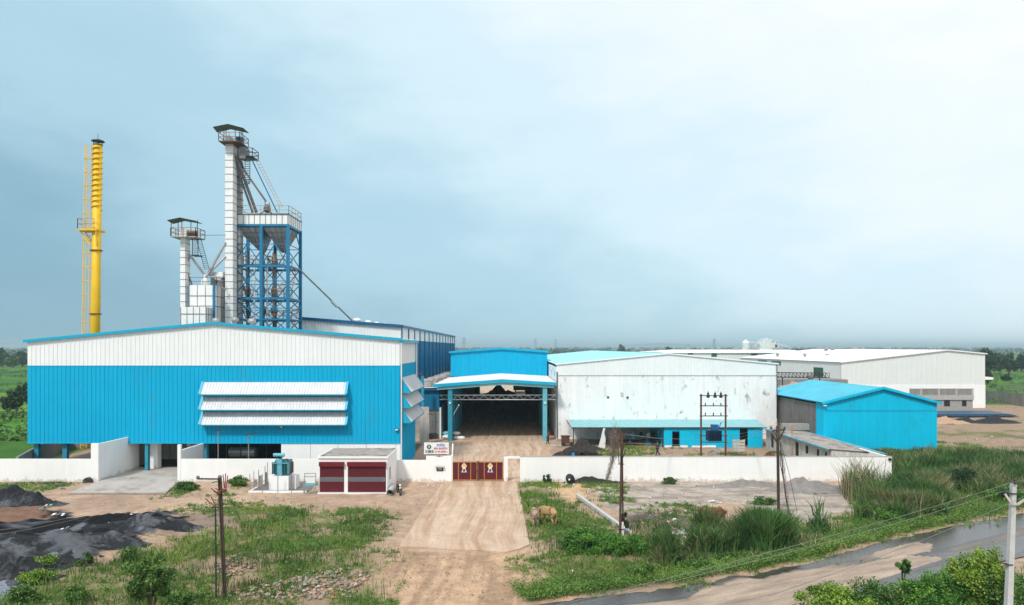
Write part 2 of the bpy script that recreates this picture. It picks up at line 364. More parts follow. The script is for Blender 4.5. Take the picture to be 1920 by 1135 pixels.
ccol = {'coal': (.011, .011, .013), 'red': (.20, .12, .085), 'bluegrey': (.22, .24, .29), 'mud': (.44, .375, .32), 'sand': (.56, .38, .22),
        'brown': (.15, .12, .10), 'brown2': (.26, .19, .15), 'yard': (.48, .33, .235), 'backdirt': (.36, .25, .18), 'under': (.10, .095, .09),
        'rdirt': (.33, .235, .165), 'farend': (.52, .40, .30), 'bounce_yard': (.40, .34, .29), 'track': (.52, .345, .225)}
def axis(lo, hi, step, far, g=1.16):
    a = list(np.arange(lo, hi + 1e-6, step)); s = step
    while a[-1] < far: s *= g; a.append(a[-1] + s)
    return a
xs_r = axis(0, 30, .15, 120, 1.02); xs_r = axis(0, 30, .15, 28000, 1.045)
xs = np.array([-v for v in xs_r[::-1]][:-1] + xs_r)
ya = axis(33, 68, .14, 45000, 1.045); yb = [33 - .14 * 1.25 ** k * (1) for k in range(1, 25)]
yb = [33 - sum(.14 * 1.25 ** j for j in range(k)) for k in range(1, 22)]
ys = np.array(sorted(yb) + ya)
gx, gy = np.meshgrid(xs, ys)
wob = .9
dx = (fbm(gx * .45, gy * .45) - .5) * 3.2 * wob + (fbm(gx * 2.1 + 9, gy * 2.1) - .5) * 1.3; dy = (fbm(gx * .45 + 40, gy * .45 + 9) - .5) * 3.2 * wob + (fbm(gx * 2.1, gy * 2.1 + 30) - .5) * 1.3
near = (np.abs(gx) < 140) & (gy < 270)
def zval(poly, soft=.5, warp=1.0):
    v = np.full(gx.shape, -50.0); m_ = near
    v[m_] = sdist(poly, gx[m_] + dx[m_] * warp, gy[m_] + dy[m_] * warp)
    return np.clip(v / soft + .5, 0, 1)
C = np.ones(gx.shape + (3,)) * np.array((.47, .33, .238))
big = fbm(gx * .12, gy * .12)[..., None]; C = C * (.70 + .55 * big)
C = C * (.82 + .36 * fbm(gx * .6 + 11, gy * .6, 5)[..., None])
for k_ in ('field_l', 'verge', 'near_r'):
    w_ = zval(Z[k_], 4, 1)[..., None] * .75; C = C * (1 - w_) + np.array((.25, .185, .115)) * (.75 + .5 * fbm(gx * .9, gy * .9 + 60, 5))[..., None] * w_
field = np.clip((gy - 150) / 8, 0, 1); field = np.maximum(field, np.clip((-gx - 53 + (gy < 66) * -200) / 2, 0, 1)); field = np.maximum(field, np.clip((gx - 135) / 8, 0, 1))
field = field * (1 - np.clip((66 - gy) / 2, 0, 1))
for k in ('backdirt', 'rdirt', 'yard', 'under', 'farend', 'bounce_yard', 'track', 'mud', 'brown', 'brown2', 'sand', 'coal', 'red', 'bluegrey'):
    w = zval(Zc[k], .8 if k in ('track', 'mud', 'brown2', 'brown', 'rdirt') else .4, .0 if k in ('yard', 'under', 'farend', 'bounce_yard') else 1.0)[..., None]
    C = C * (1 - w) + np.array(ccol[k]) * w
    if k == 'track':
        cx_ = gx + (gy - 40) ** 2 * .012; C = C * (1 - w * .30 * np.clip((fbm(cx_ * 1.9, gy * .14, 4)[..., None] - .42) * 5, 0, 1))
    if k == 'coal': C = C * (1 - w * zval(Zc['coal'], 6, .3)[..., None] * 0) + w * np.array((.115, .125, .14)) * np.clip((fbm(gx * .45 + 77, gy * .9 + 3, 6)[..., None] - .50) * 6, 0, 1) * zval(Zc['coal'], 3.0, .3)[..., None]  # pale grey sky highlights painted into the coal zone colour
    if k == 'mud': C = C * (1 - w * .35 * np.clip((fbm(gx * .5 + 31, gy * 1.1, 5)[..., None] - .45) * 4, 0, 1))
    if k in ('farend', 'bounce_yard'): field = field * (1 - w[..., 0])
grass_w = np.zeros(gx.shape)
for k, poly in Z.items(): grass_w = np.maximum(grass_w, zval(poly, 2.8, 1.3) * grass_density[k])
patch = fbm(gx * .4 + 3, gy * .4 + 8, 6) * .6 + fbm(gx * 1.5 + 3, gy * 1.5 + 8, 4) * .4
grassmask = np.clip((grass_w - .50 + (patch - .47) * 4.2) * 1.2, 0, 1) * (grass_w > .05)
H = (fbm(gx * .5, gy * .5) - .5) * .22 + (fbm(gx * 2, gy * 2) - .5) * .08
# keep flat under built things
flat = np.zeros(gx.shape)
for k in ('yard', 'under', 'farend'): flat = np.maximum(flat, zval(Zc[k], 2, 0))
H = H * (1 - flat) * np.clip((400 - gy) / 200, 0, 1)
coalw = zval(Zc['coal'], 2.5, .3)
H = H + coalw * (fbm(gx * .45 + 5, gy * .7 + 2, 6) - .35) * 1.5
redge = sdist(gp((990, 1135), (1100, 1120), (1250, 1103), (1400, 1078), (1500, 1058), (1600, 1033), (1700, 1004), (1800, 984), (1920, 962), (2300, 880), (2300, 1135), (1560, 1300)), gx, gy)
drv = sdist(gp((835, 902), (970, 902), (993, 1030), (948, 1041), (748, 1032)), gx, gy)
ramp = sdist(gp((205, 885), (340, 885), (346, 894), (310, 926), (128, 926), (190, 903)), gx, gy)
H = np.where(redge > -1, np.minimum(H, -.06), H); H = np.where(drv > -.8, np.minimum(H, -.05), H); H = np.where(ramp > -.6, np.minimum(H, -.05), H)
H = np.where((gy > 64) & (gy < 67.5), np.minimum(H, -.0), H)
H = np.where(gy > 8000, 0, H)
nv = gx.size; me = bpy.data.meshes.new('ground')
co = np.stack([gx, gy, H], -1).reshape(-1, 3).astype(np.float32)
ny, nx = gx.shape; idx = np.arange(nv).reshape(ny, nx)
q = np.stack([idx[:-1, :-1], idx[:-1, 1:], idx[1:, 1:], idx[1:, :-1]], -1).reshape(-1)
me.vertices.add(nv); me.vertices.foreach_set('co', co.ravel()); me.loops.add(len(q)); me.loops.foreach_set('vertex_index', q.astype(np.int32))
nf = len(q) // 4; me.polygons.add(nf); me.polygons.foreach_set('loop_start', np.arange(0, len(q), 4, dtype=np.int32)); me.polygons.foreach_set('loop_total', np.full(nf, 4, dtype=np.int32))
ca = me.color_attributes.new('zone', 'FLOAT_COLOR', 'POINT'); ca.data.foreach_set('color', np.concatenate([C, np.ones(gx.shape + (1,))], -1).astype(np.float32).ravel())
a = me.attributes.new('grass', 'FLOAT', 'POINT'); a.data.foreach_set('value', grassmask.astype(np.float32).ravel())
a = me.attributes.new('field', 'FLOAT', 'POINT'); a.data.foreach_set('value', field.astype(np.float32).ravel())
me.update()
for p_ in range(0): pass
me.polygons.foreach_set('use_smooth', np.ones(nf, dtype=bool))
ground = bpy.data.objects.new('ground', me); col.objects.link(ground); ground['kind'] = 'structure'
m = bpy.data.materials.new('ground'); m.use_nodes = True; t = m.node_tree; t.nodes.clear()
o = N(t, 'ShaderNodeOutputMaterial'); b = N(t, 'ShaderNodeBsdfPrincipled'); L(t, b.outputs[0], o.inputs[0]); b.inputs['Roughness'].default_value = .95; b.inputs['Specular IOR Level'].default_value = .15
g = N(t, 'ShaderNodeNewGeometry'); pos = g.outputs['Position']
def noise(t, vec, s, d=5, r=.6):
    n = N(t, 'ShaderNodeTexNoise'); n.inputs['Scale'].default_value = s; n.inputs['Detail'].default_value = d; n.inputs['Roughness'].default_value = r; L(t, vec, n.inputs[0]); return n.outputs[0]
def mr(t, v, a0, a1, b0, b1):
    n = N(t, 'ShaderNodeMapRange'); n.inputs[1].default_value = a0; n.inputs[2].default_value = a1; n.inputs[3].default_value = b0; n.inputs[4].default_value = b1; L(t, v, n.inputs[0]); return n.outputs[0]
def scl(t, c, f):
    n = N(t, 'ShaderNodeVectorMath', operation='SCALE'); L(t, c, n.inputs[0]); L(t, f, n.inputs['Scale']); return n.outputs[0]
def mixc(t, f, a, b):
    n = N(t, 'ShaderNodeMix', data_type='RGBA')
    for s_, v in ((0, f), (6, a), (7, b)):
        if isinstance(v, (tuple, float, int)): n.inputs[s_].default_value = v if not isinstance(v, tuple) else (*v, 1)
        else: L(t, v, n.inputs[s_])
    return n.outputs[2]
zc = N(t, 'ShaderNodeAttribute', attribute_name='zone').outputs['Color']
ga = N(t, 'ShaderNodeAttribute', attribute_name='grass').outputs['Fac']
fa = N(t, 'ShaderNodeAttribute', attribute_name='field').outputs['Fac']
c = scl(t, zc, mr(t, noise(t, pos, 1.1, 8, .7), .3, .7, .70, 1.22))
c = scl(t, c, mr(t, noise(t, pos, 14, 5, .65), .3, .7, .68, 1.25))
gn = noise(t, pos, 5, 5, .7)
gcol = N(t, 'ShaderNodeValToRGB'); L(t, noise(t, pos, .35, 6, .65), gcol.inputs[0]); e = gcol.color_ramp.elements
e[0].position = .3; e[0].color = (.055, .10, .02, 1); e[1].position = .7; e[1].color = (.21, .20, .075, 1)
gn2 = noise(t, pos, 1.3, 6, .7)
gfac = mr(t, M(t, 'ADD', M(t, 'ADD', ga, M(t, 'MULTIPLY', M(t, 'SUBTRACT', gn, .5), 1.6)), M(t, 'MULTIPLY', M(t, 'SUBTRACT', gn2, .5), 1.6)), .45, .8, 0, .82)
c = mixc(t, gfac, c, scl(t, gcol.outputs[0], mr(t, gn, .3, .7, .6, 1.25)))
# farmland far off: plots of different greens
mpf = N(t, 'ShaderNodeMapping'); mpf.inputs['Scale'].default_value = (.010, .034, 1); L(t, pos, mpf.inputs[0])
wv = N(t, 'ShaderNodeVectorMath', operation='ADD'); L(t, mpf.outputs[0], wv.inputs[0])
nn = N(t, 'ShaderNodeTexNoise'); nn.inputs['Scale'].default_value = .8; L(t, mpf.outputs[0], nn.inputs[0]); sc_ = N(t, 'ShaderNodeVectorMath', operation='SCALE'); sc_.inputs['Scale'].default_value = .5; L(t, nn.outputs['Color'], sc_.inputs[0]); L(t, sc_.outputs[0], wv.inputs[1])
vo = N(t, 'ShaderNodeTexVoronoi'); vo.inputs['Scale'].default_value = 1.0; L(t, wv.outputs[0], vo.inputs['Vector'])
fc = N(t, 'ShaderNodeValToRGB'); sp = N(t, 'ShaderNodeSeparateColor'); L(t, vo.outputs['Color'], sp.inputs[0]); L(t, sp.outputs[0], fc.inputs[0])
e = fc.color_ramp.elements; e[0].color = (.035, .095, .016, 1); e[1].color = (.07, .13, .035, 1)
for p_, q_ in ((.3, (.065, .19, .018, 1)), (.5, (.045, .13, .018, 1)), (.65, (.17, .29, .025, 1)), (.8, (.06, .17, .02, 1))):
    w_ = e.new(p_); w_.color = q_
ve = N(t, 'ShaderNodeTexVoronoi', feature='DISTANCE_TO_EDGE'); ve.inputs['Scale'].default_value = 1.0; L(t, wv.outputs[0], ve.inputs['Vector'])
fcol = scl(t, fc.outputs[0], mr(t, noise(t, pos, .25, 6, .7), .3, .7, .55, 1.3))
fcol = mixc(t, mr(t, ve.outputs['Distance'], .0, .06, .8, 0), fcol, (.025, .05, .014))
c = mixc(t, fa, c, fcol)
L(t, c, b.inputs['Base Color'])
bp = N(t, 'ShaderNodeBump'); bp.inputs['Strength'].default_value = .5; bp.inputs['Distance'].default_value = .06; L(t, noise(t, pos, 5, 7, .7), bp.inputs['Height']); L(t, bp.outputs[0], b.inputs['Normal'])
me.materials.append(m); MATS['ground'] = m
def ground_z(x, y):
    i = np.clip(np.searchsorted(ys, y) - 1, 0, ny - 2); j = np.clip(np.searchsorted(xs, x) - 1, 0, nx - 2)
    return H[i, j]
def mask_at(arr, x, y):
    i = np.clip(np.searchsorted(ys, y), 0, ny - 1); j = np.clip(np.searchsorted(xs, x), 0, nx - 1); return arr[i, j]

# road: wet asphalt with dust
up_e = [Vector((-34, 17.5, 0)), Vector((-12, 28, 0))] + [G(*p) for p in ((990, 1135), (1100, 1121), (1250, 1104), (1400, 1079), (1500, 1059), (1600, 1034), (1700, 1005), (1800, 985), (1920, 963))] + [Vector((62, 66, 0)), Vector((95, 84, 0))]
lo_e = [Vector((-26, 8, 0)), Vector((-8, 18, 0))] + [G(*p) for p in ((1240, 1290), (1340, 1245), (1420, 1200), (1500, 1165), (1570, 1133), (1650, 1112), (1720, 1092), (1800, 1070), (1940, 1040))] + [Vector((64, 57, 0)), Vector((98, 75, 0))]
def resample(e, n):
    d = [0]
    for a_, b_ in zip(e, e[1:]): d.append(d[-1] + (b_ - a_).length)
    o_ = []
    for k in range(n):
        s_ = d[-1] * k / (n - 1); i = 0
        while i < len(d) - 2 and d[i + 1] < s_: i += 1
        o_.append(e[i].lerp(e[i + 1], (s_ - d[i]) / (d[i + 1] - d[i])))
    return o_
nu, nw = 420, 60; U = np.array(resample(up_e, nu)); Wd = np.array(resample(lo_e, nu))
vv = np.linspace(0, 1, nw)[:, None, None]; RV = U[None] * (1 - vv) + Wd[None] * vv
jit = (fbm(U[:, 0] * .8, U[:, 1] * .8) - .5)[None, :, None] * (1 - vv) * np.array([.3, -1.2, 0]) ; RV = RV + jit
rx, ry = RV[..., 0], RV[..., 1]; vv2 = vv[..., 0] + 0 * rx
pxr = 960 + rx * F / ry; pyr = HZ + CH * F / ry
nz = fbm(rx * .22 + ry * -.1, ry * .5 - rx * .28, 5)
along = np.clip((pxr - 1430) / 260, 0, 1)
wet = along * .92 + np.clip((.20 - vv2) / .12, 0, 1) * np.clip((pxr - 900) / 100, 0, 1) * .9 + (nz - .5) * 1.3 - .05
d1 = sdist(gp((1640, 1038), (1720, 1018), (1745, 1022), (1740, 1034), (1680, 1045), (1650, 1047)), rx, ry); wet = np.where(d1 > -.1, wet - .75, wet)
d2 = sdist(gp((1560, 1075), (1700, 1045), (1755, 1048), (1640, 1085), (1590, 1100)), rx, ry); wet = np.where(d2 > -.3, wet - .8, wet)
d3 = sdist(gp((950, 1122), (1060, 1120), (1300, 1108), (1290, 1125), (1100, 1140), (930, 1145)), rx, ry); wet = wet + np.clip((d3 + .4) / .5, 0, 1) * .9
wet = np.clip(wet, 0, 1)
RV[..., 2] = .03 + .0 * nz
me = bpy.data.meshes.new('road'); nvr = nu * nw; me.vertices.add(nvr); me.vertices.foreach_set('co', RV.astype(np.float32).ravel())
idx = np.arange(nvr).reshape(nw, nu); q = np.stack([idx[1:, :-1], idx[1:, 1:], idx[:-1, 1:], idx[:-1, :-1]], -1).reshape(-1).astype(np.int32)
me.loops.add(len(q)); me.loops.foreach_set('vertex_index', q); nf = len(q) // 4; me.polygons.add(nf); me.polygons.foreach_set('loop_start', np.arange(0, len(q), 4, dtype=np.int32)); me.polygons.foreach_set('loop_total', np.full(nf, 4, dtype=np.int32))
a = me.attributes.new('wet', 'FLOAT', 'POINT'); a.data.foreach_set('value', wet.astype(np.float32).ravel()); me.update()
m = bpy.data.materials.new('road'); m.use_nodes = True; t = m.node_tree; t.nodes.clear()
o = N(t, 'ShaderNodeOutputMaterial'); b = N(t, 'ShaderNodeBsdfPrincipled'); L(t, b.outputs[0], o.inputs[0])
pos = N(t, 'ShaderNodeNewGeometry').outputs['Position']; wa = N(t, 'ShaderNodeAttribute', attribute_name='wet').outputs['Fac']
mpp = N(t, 'ShaderNodeMapping'); mpp.inputs['Rotation'].default_value = (0, 0, R(-26)); mpp2 = N(t, 'ShaderNodeMapping'); mpp2.inputs['Scale'].default_value = (.18, 1.3, 1); L(t, pos, mpp.inputs[0]); L(t, mpp.outputs[0], mpp2.inputs[0])
st = noise(t, mpp2.outputs[0], 1.6, 6, .6)
wf = mr(t, M(t, 'ADD', wa, M(t, 'MULTIPLY', M(t, 'SUBTRACT', st, .5), .7)), .36, .72, 0, 1)
dry = N(t, 'ShaderNodeValToRGB'); L(t, st, dry.inputs[0]); e = dry.color_ramp.elements; e[0].position = .3; e[0].color = (.22, .165, .13, 1); e[1].position = .68; e[1].color = (.46, .35, .265, 1)
cc = mixc(t, wf, scl(t, dry.outputs[0], mr(t, noise(t, pos, 9, 4), .3, .7, .85, 1.12)), scl(t, mixc(t, st, (.026, .024, .025), (.085, .074, .066)), mr(t, noise(t, pos, 5, 5), .3, .7, .7, 1.3)))
L(t, cc, b.inputs['Base Color'])
rg = M(t, 'ADD', mr(t, wf, 0, 1, .85, .26), M(t, 'MULTIPLY', mr(t, M(t, 'ADD', wa, M(t, 'MULTIPLY', M(t, 'SUBTRACT', noise(t, mpp2.outputs[0], .8, 4), .5), 1.4)), .78, .92, 0, 1), -.31))
L(t, rg, b.inputs['Roughness'])
bp = N(t, 'ShaderNodeBump'); bp.inputs['Distance'].default_value = .02; bp.inputs['Strength'].default_value = .3; L(t, noise(t, pos, 20, 4), bp.inputs['Height']); L(t, bp.outputs[0], b.inputs['Normal'])
me.materials.append(m); road = bpy.data.objects.new('road', me); col.objects.link(road); road['kind'] = 'structure'

# concrete driveway slab with wheel tracks
m = bpy.data.materials.new('driveway'); m.use_nodes = True; t = m.node_tree; t.nodes.clear()
o = N(t, 'ShaderNodeOutputMaterial'); b = N(t, 'ShaderNodeBsdfPrincipled'); L(t, b.outputs[0], o.inputs[0]); b.inputs['Roughness'].default_value = .9
pos = N(t, 'ShaderNodeNewGeometry').outputs['Position']
wp = N(t, 'ShaderNodeVectorMath', operation='ADD'); nn = N(t, 'ShaderNodeTexNoise'); nn.inputs['Scale'].default_value = .1; L(t, pos, nn.inputs[0])
s3 = N(t, 'ShaderNodeVectorMath', operation='SCALE'); s3.inputs['Scale'].default_value = 2.2; L(t, nn.outputs['Color'], s3.inputs[0]); L(t, pos, wp.inputs[0]); L(t, s3.outputs[0], wp.inputs[1])
mpp = N(t, 'ShaderNodeMapping'); mpp.inputs['Scale'].default_value = (1.5, .07, 1); L(t, wp.outputs[0], mpp.inputs[0])
tr = noise(t, mpp.outputs[0], 1.2, 6, .62)
dc = N(t, 'ShaderNodeValToRGB'); L(t, tr, dc.inputs[0]); e = dc.color_ramp.elements; e[0].position = .25; e[0].color = (.34, .195, .11, 1); e[1].position = .60; e[1].color = (.56, .415, .305, 1)
L(t, scl(t, scl(t, dc.outputs[0], mr(t, noise(t, pos, .6, 6), .3, .7, .85, 1.1)), mr(t, noise(t, pos, 12, 4), .3, .7, .9, 1.08)), b.inputs['Base Color']); MATS['driveway'] = m
mb = MB(); prof_ = [(835, 902), (970, 902), (976, 935), (981, 965), (988, 1000), (993, 1026), (975, 1034), (946, 1041), (900, 1037), (850, 1036), (800, 1031), (748, 1031), (790, 965)]
mb.prism([G(x, y, -.15) for x, y in prof_], (0, 0, .19)); mb.build('driveway', 'driveway', kind='structure')
mb = MB(); mb.prism([G(x, y, 0) for x, y in ((128, 926), (311, 926), (344, 896))] + [Vector((-32.6, 74, 0)), Vector((-42.5, 74, 0)), G(187, 904, 0)], (0, 0, .10))
mb.build('loading_ramp', 'concrete', kind='structure')
mb = MB(); mb.prism([Vector((x, y, -.1)) for x, y in ((-10.2, 66.3), (1.4, 66.3), (4.6, 92), (5.9, 97), (5.9, 189.5), (-10.2, 189.5))], (0, 0, .13))
mb.build('yard_paving', 'driveway', kind='structure')
# far hills on the horizon
hv = []; hf = []
hx = np.linspace(-16000, 16000, 160)
for k, x in enumerate(hx):
    h = 20 + 130 * max(0, float(fbm(np.array([x * .00035 + 3]), np.array([.5]), 4)[0]) - .42) * 2.6
    hv += [(x, 11000, -5), (x, 11500, h), (x, 14500, -5)]
for k in range(len(hx) - 1): hf += [(3 * k, 3 * k + 3, 3 * k + 4, 3 * k + 1), (3 * k + 1, 3 * k + 4, 3 * k + 5, 3 * k + 2)]
mb = MB(); mb.add(hv, hf); mb.build('hills', 'hill', kind='structure', smooth=True)
# ================= buildings =================
def gable_wall(parent, name, m, Y, xl, xm, xr, zl, zm, zr, zb, pitch=.45, depth=.05, zb2=None, label=None, prof='rib'):
    mb = MB()
    mb.corr((xl, Y, zb), (xm, Y, zb), (xm, Y, zm), (xl, Y, zl), pitch, depth, prof=prof)
    mb.corr((xm, Y, zb), (xr, Y, zb), (xr, Y, zr), (xm, Y, zm), pitch, depth, prof=prof)
    return mb.build(name, m, parent, label=label)
def gable_roof(parent, m, Y0, Y1, xl, xm, xr, zl, zm, zr, th=.12, name='roof', pitch=.45, over=.25):
    mb = MB()
    for (xa, za, xb, zb_) in ((xl - over, zl, xm, zm), (xm, zm, xr + over, zr)):
        mb.corr((xa, Y0, za + th), (xa, Y1, za + th), (xb, Y1, zb_ + th), (xb, Y0, zb_ + th), pitch, .04, flip=True)
        mb.quad((xa, Y0, za), (xb, Y0, zb_), (xb, Y1, zb_), (xa, Y1, za))
    return mb.build(name, m, parent)
def verge(parent, m, Y, xl, xm, xr, zl, zm, zr, h=.3, over=.3, d=.25, name='verge_trim'):
    mb = MB()
    mb.add([(xl - over, Y - d, zl - h * .5), (xm, Y - d, zm - h * .5), (xr + over, Y - d, zr - h * .5), (xr + over, Y - d, zr + h * .5), (xm, Y - d, zm + h * .5), (xl - over, Y - d, zl + h * .5),
            (xl - over, Y, zl - h * .5), (xm, Y, zm - h * .5), (xr + over, Y, zr - h * .5), (xr + over, Y, zr + h * .5), (xm, Y, zm + h * .5), (xl - over, Y, zl + h * .5)],
           [(0, 1, 4, 5), (1, 2, 3, 4), (6, 11, 10, 7), (7, 10, 9, 8), (5, 4, 10, 11), (4, 3, 9, 10), (0, 6, 7, 1), (1, 7, 8, 2), (0, 5, 11, 6), (2, 8, 9, 3)])
    return mb.build(name, m, parent)
def roof_vent(parent, x, y, z, r=.35, m='plastic_white'):
    mb = MB(); mb.lathe((x, y, z), [(r * .6, -.2), (r * .6, .25), (r, .3), (r * 1.1, .5), (r * .85, .7), (r * .3, .82)], 12); return mb.build('roof_vent', m, parent, smooth=False)

# ---- big blue and white shed on the left ----
Y1 = 71.4; Y2 = 82.4; xl, xm, xr = XX(52, Y1), XX(400, Y1), XX(750, Y1)
zl, zm, zr = ZZ(641, Y1), ZZ(607, Y1), ZZ(638, Y1); zmid = ZZ(686, Y1); zb = ZZ(830, Y1)
b1 = empty('industrial_shed', (xm, Y1 + 5, 0), 'large bright blue and white corrugated metal shed raised on teal columns', 'shed')
gable_wall(b1, 'upper_cladding', 'white_sheet', Y1, xl, xm, xr, zl, zm, zr, zmid)
mb = MB(); mb.corr((xl, Y1, zb), (xr, Y1, zb), (xr, Y1, zmid - .004), (xl, Y1, zmid - .004), .45, .05); mb.build('lower_cladding', 'blue_sheet', b1)
mb = MB(); mb.box(xl - .02, xr + .02, Y1 - .1, Y1 + .02, zb - .1, zb); mb.box(xl, xr, Y1 - .055, Y1 - .05, zmid - .02, zmid + .02); mb.build('base_flashing', 'blue_trim', b1)
zs = 9.95  # side wall
mb = MB(); mb.corr((xr, Y1, ZZ(683, Y1)), (xr, Y2, ZZ(683, Y1)), (xr, Y2, zr), (xr, Y1, zr), .45, .05); mb.build('side_upper_cladding', 'white_sheet', b1); mb = MB(); mb.corr((xl, Y2, zmid), (xl, Y1, zmid), (xl, Y1, zl), (xl, Y2, zl), .45, .05); mb.build('side_upper_cladding', 'white_sheet', b1)
mb = MB(); mb.corr((xr, Y1, .0), (xr, Y2, .0), (xr, Y2, ZZ(683, Y1) - .01), (xr, Y1, ZZ(683, Y1) - .01), .45, .05); mb.build('side_lower_cladding', 'blue_sheet', b1); mb = MB(); mb.corr((xl, Y2, zb), (xl, Y1, zb), (xl, Y1, zmid - .01), (xl, Y2, zmid - .01), .45, .05); mb.build('side_lower_cladding', 'blue_sheet', b1)
mb = MB(); mb.quad((xl, Y2, zb), (xr, Y2, zb), (xr, Y2, zr), (xm, Y2, zm), (xl, Y2, zl)); mb.build('rear_wall', 'blue_sheet', b1)
gable_roof(b1, 'awning_sheet', Y1 - .2, Y2 + .2, xl, xm, xr, zl, zm, zr)
verge(b1, 'blue_trim', Y1 - .07, xl, xm, xr, zl + .05, zm + .05, zr + .05, .28)
mb = MB(); mb.box(xr + .06, xr + .4, Y1 - .25, Y2 + .3, zr - .25, zr + .02); mb.build('gutter', 'blue_trim', b1)
mb = MB(); mb.box(xl, xr, Y1 + .3, Y2, zb + .1, zb + .3); mb.build('floor_slab', 'old_concrete', b1)
def louvre(parent, o, u, w, nrm, z0, outw, h):
    """sloped sheet hood: o = start on the wall, u = direction along the wall"""
    o = Vector(o); u = Vector(u); nrm = Vector(nrm); e = o + u * w
    a = o + Vector((0, 0, z0)); b_ = e + Vector((0, 0, z0)); c_ = e + nrm * outw + Vector((0, 0, z0 - h)); d_ = o + nrm * outw + Vector((0, 0, z0 - h))
    ins = u * .22
    mb = MB(); mb.corr(d_, c_, b_, a, .30, .05); l = mb.build('louvre', 'awning_sheet', parent)
    for p, q, s in ((a, d_, -1), (b_, c_, 1)):
        base = p - Vector((0, 0, h + .05)); mb = MB(); mb.prism([p + Vector((0, 0, .05)), q + Vector((0, 0, .05)) - nrm * -.03, q - Vector((0, 0, .10)), base], u * s * .06)
        if s == 1 or True:
            k = p + u * s * 0 ; mb.bar(p + nrm * .02 + Vector((0, 0, .06)), q + Vector((0, 0, .06)), .26, .05)
        mb.build('end_panel', 'blue_trim', l)
    mb = MB(); mb.bar(d_ + Vector((0, 0, -.04)), c_ + Vector((0, 0, -.04)), .05, .12); mb.build('edge_strip', 'teal_steel', l)
    return l
lx0, lx1 = XX(381, Y1), XX(652, Y1)
for z_, (pa, pb) in enumerate(((717, 740), (745, 769), (773, 797))):
    zt = ZZ(pa, Y1 - .06); zbm = ZZ(pb, Y1 - .9)
    louvre(b1, (lx0, Y1 - .06, 0), (1, 0, 0), lx1 - lx0, (0, -1, 0), zt, .85, zt - zbm)
for k in range(3):
    zt = ZZ(709, Y1) - 1.58 * k; louvre(b1, (xr + .06, Y1 + .15, 0), (0, 1, 0), 10.6, (1, 0, 0), zt, 1.05, 1.5)
for px in (67.5, 121, 274.5, 386):
    Yc = Y1 + .4 if px != 274.5 else Y1 - .5
    if px == 274.5: Yc = 71.5
    mb = MB(); x = XX(px, Yc); w = .24 if px in (67.5, 121) else .17
    mb.box(x - w, x + w, Yc, Yc + .06, 0, zb + .1); mb.box(x - .03, x + .03, Yc + .06, Yc + .34, 0, zb + .1); mb.box(x - w, x + w, Yc + .34, Yc + .4, 0, zb + .1); mb.build('column', 'teal_steel', b1)
for px in (197, 240, 330, 560, 640): 
    mb = MB(); x = XX(px, Y2 - 1); mb.box(x - .2, x + .2, Y2 - 1.2, Y2 - .8, 0, zb + .1); mb.build('column', 'teal_steel', b1)
ex = [527, 582, 634, 687, 742]
for pa, pb in zip(ex, ex[1:] + [751]):
    mb = MB(); mb.box(XX(pa, Y1) + .02, XX(pb, Y1) - .02, Y1 - .02, Y1 + .12, 0, zb - .1); mb.build('base_panel', 'white_paint', b1)
for px in (752.5,):
    mb = MB(); x = XX(px, Y1 - .15); mb.tube((x, Y1 - .15, .3), (x, Y1 - .15, zr - .3), .07); mb.build('downpipe', 'plastic_white', b1)
mb = MB(); x = xr + .25; mb.tube((x, Y2 - .4, 9.6), (x, Y2 - .4, zr - .2), .08); mb.build('downpipe', 'plastic_white', b1)
for px, py in ((528, 801), (744, 806)):
    c_ = P(px, py, Y1 - .2); mb = MB(); mb.box(c_.x - .18, c_.x + .18, c_.y - .1, c_.y + .1, c_.z - .1, c_.z + .12); f_ = mb.build('floodlight', 'dark_steel', b1)
    mb = MB(); mb.box(c_.x - .14, c_.x + .14, c_.y - .115, c_.y - .1, c_.z - .06, c_.z + .08); mb.build('lens', 'plastic_white', f_)
for px in (405, 440, 472): roof_vent(b1, XX(px, 76), 76, zm - .15 - abs(XX(px, 76) - xm) * .08 + .28, .42, 'galv')
# entry bay walls and back of the ground floor
mb = MB(); mb.box(XX(282, 73), XX(299, 73), 72.6, 73.4, 0, zb + .1); mb.build('pier', 'wall_white', b1)
mb = MB(); mb.box(XX(228, 78), XX(333, 78) + .2, 79.5, 79.8, 0, zb); mb.build('bay_back_wall', 'old_plaster', b1)
mb = MB(); mb.box(XX(262, 76), XX(270, 76), 75, 79.4, 0, zb); mb.build('bay_partition', 'old_plaster', b1)
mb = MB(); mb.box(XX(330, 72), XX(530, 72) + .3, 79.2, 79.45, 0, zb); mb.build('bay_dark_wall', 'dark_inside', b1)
mb = MB(); mb.tube(P(432, 846, 74) + Vector((0, 0, -.1)), P(480, 846, 74) + Vector((0, 0, -.1)), .55, n=16); mb.build('duct', 'galv', b1, smooth=False)
for px in (404, 425, 452, 500):
    mb = MB(); x = XX(px, 73); mb.box(x - .04, x + .04, 72.9, 73, 0, zb); mb.build('post', 'dark_steel', b1)

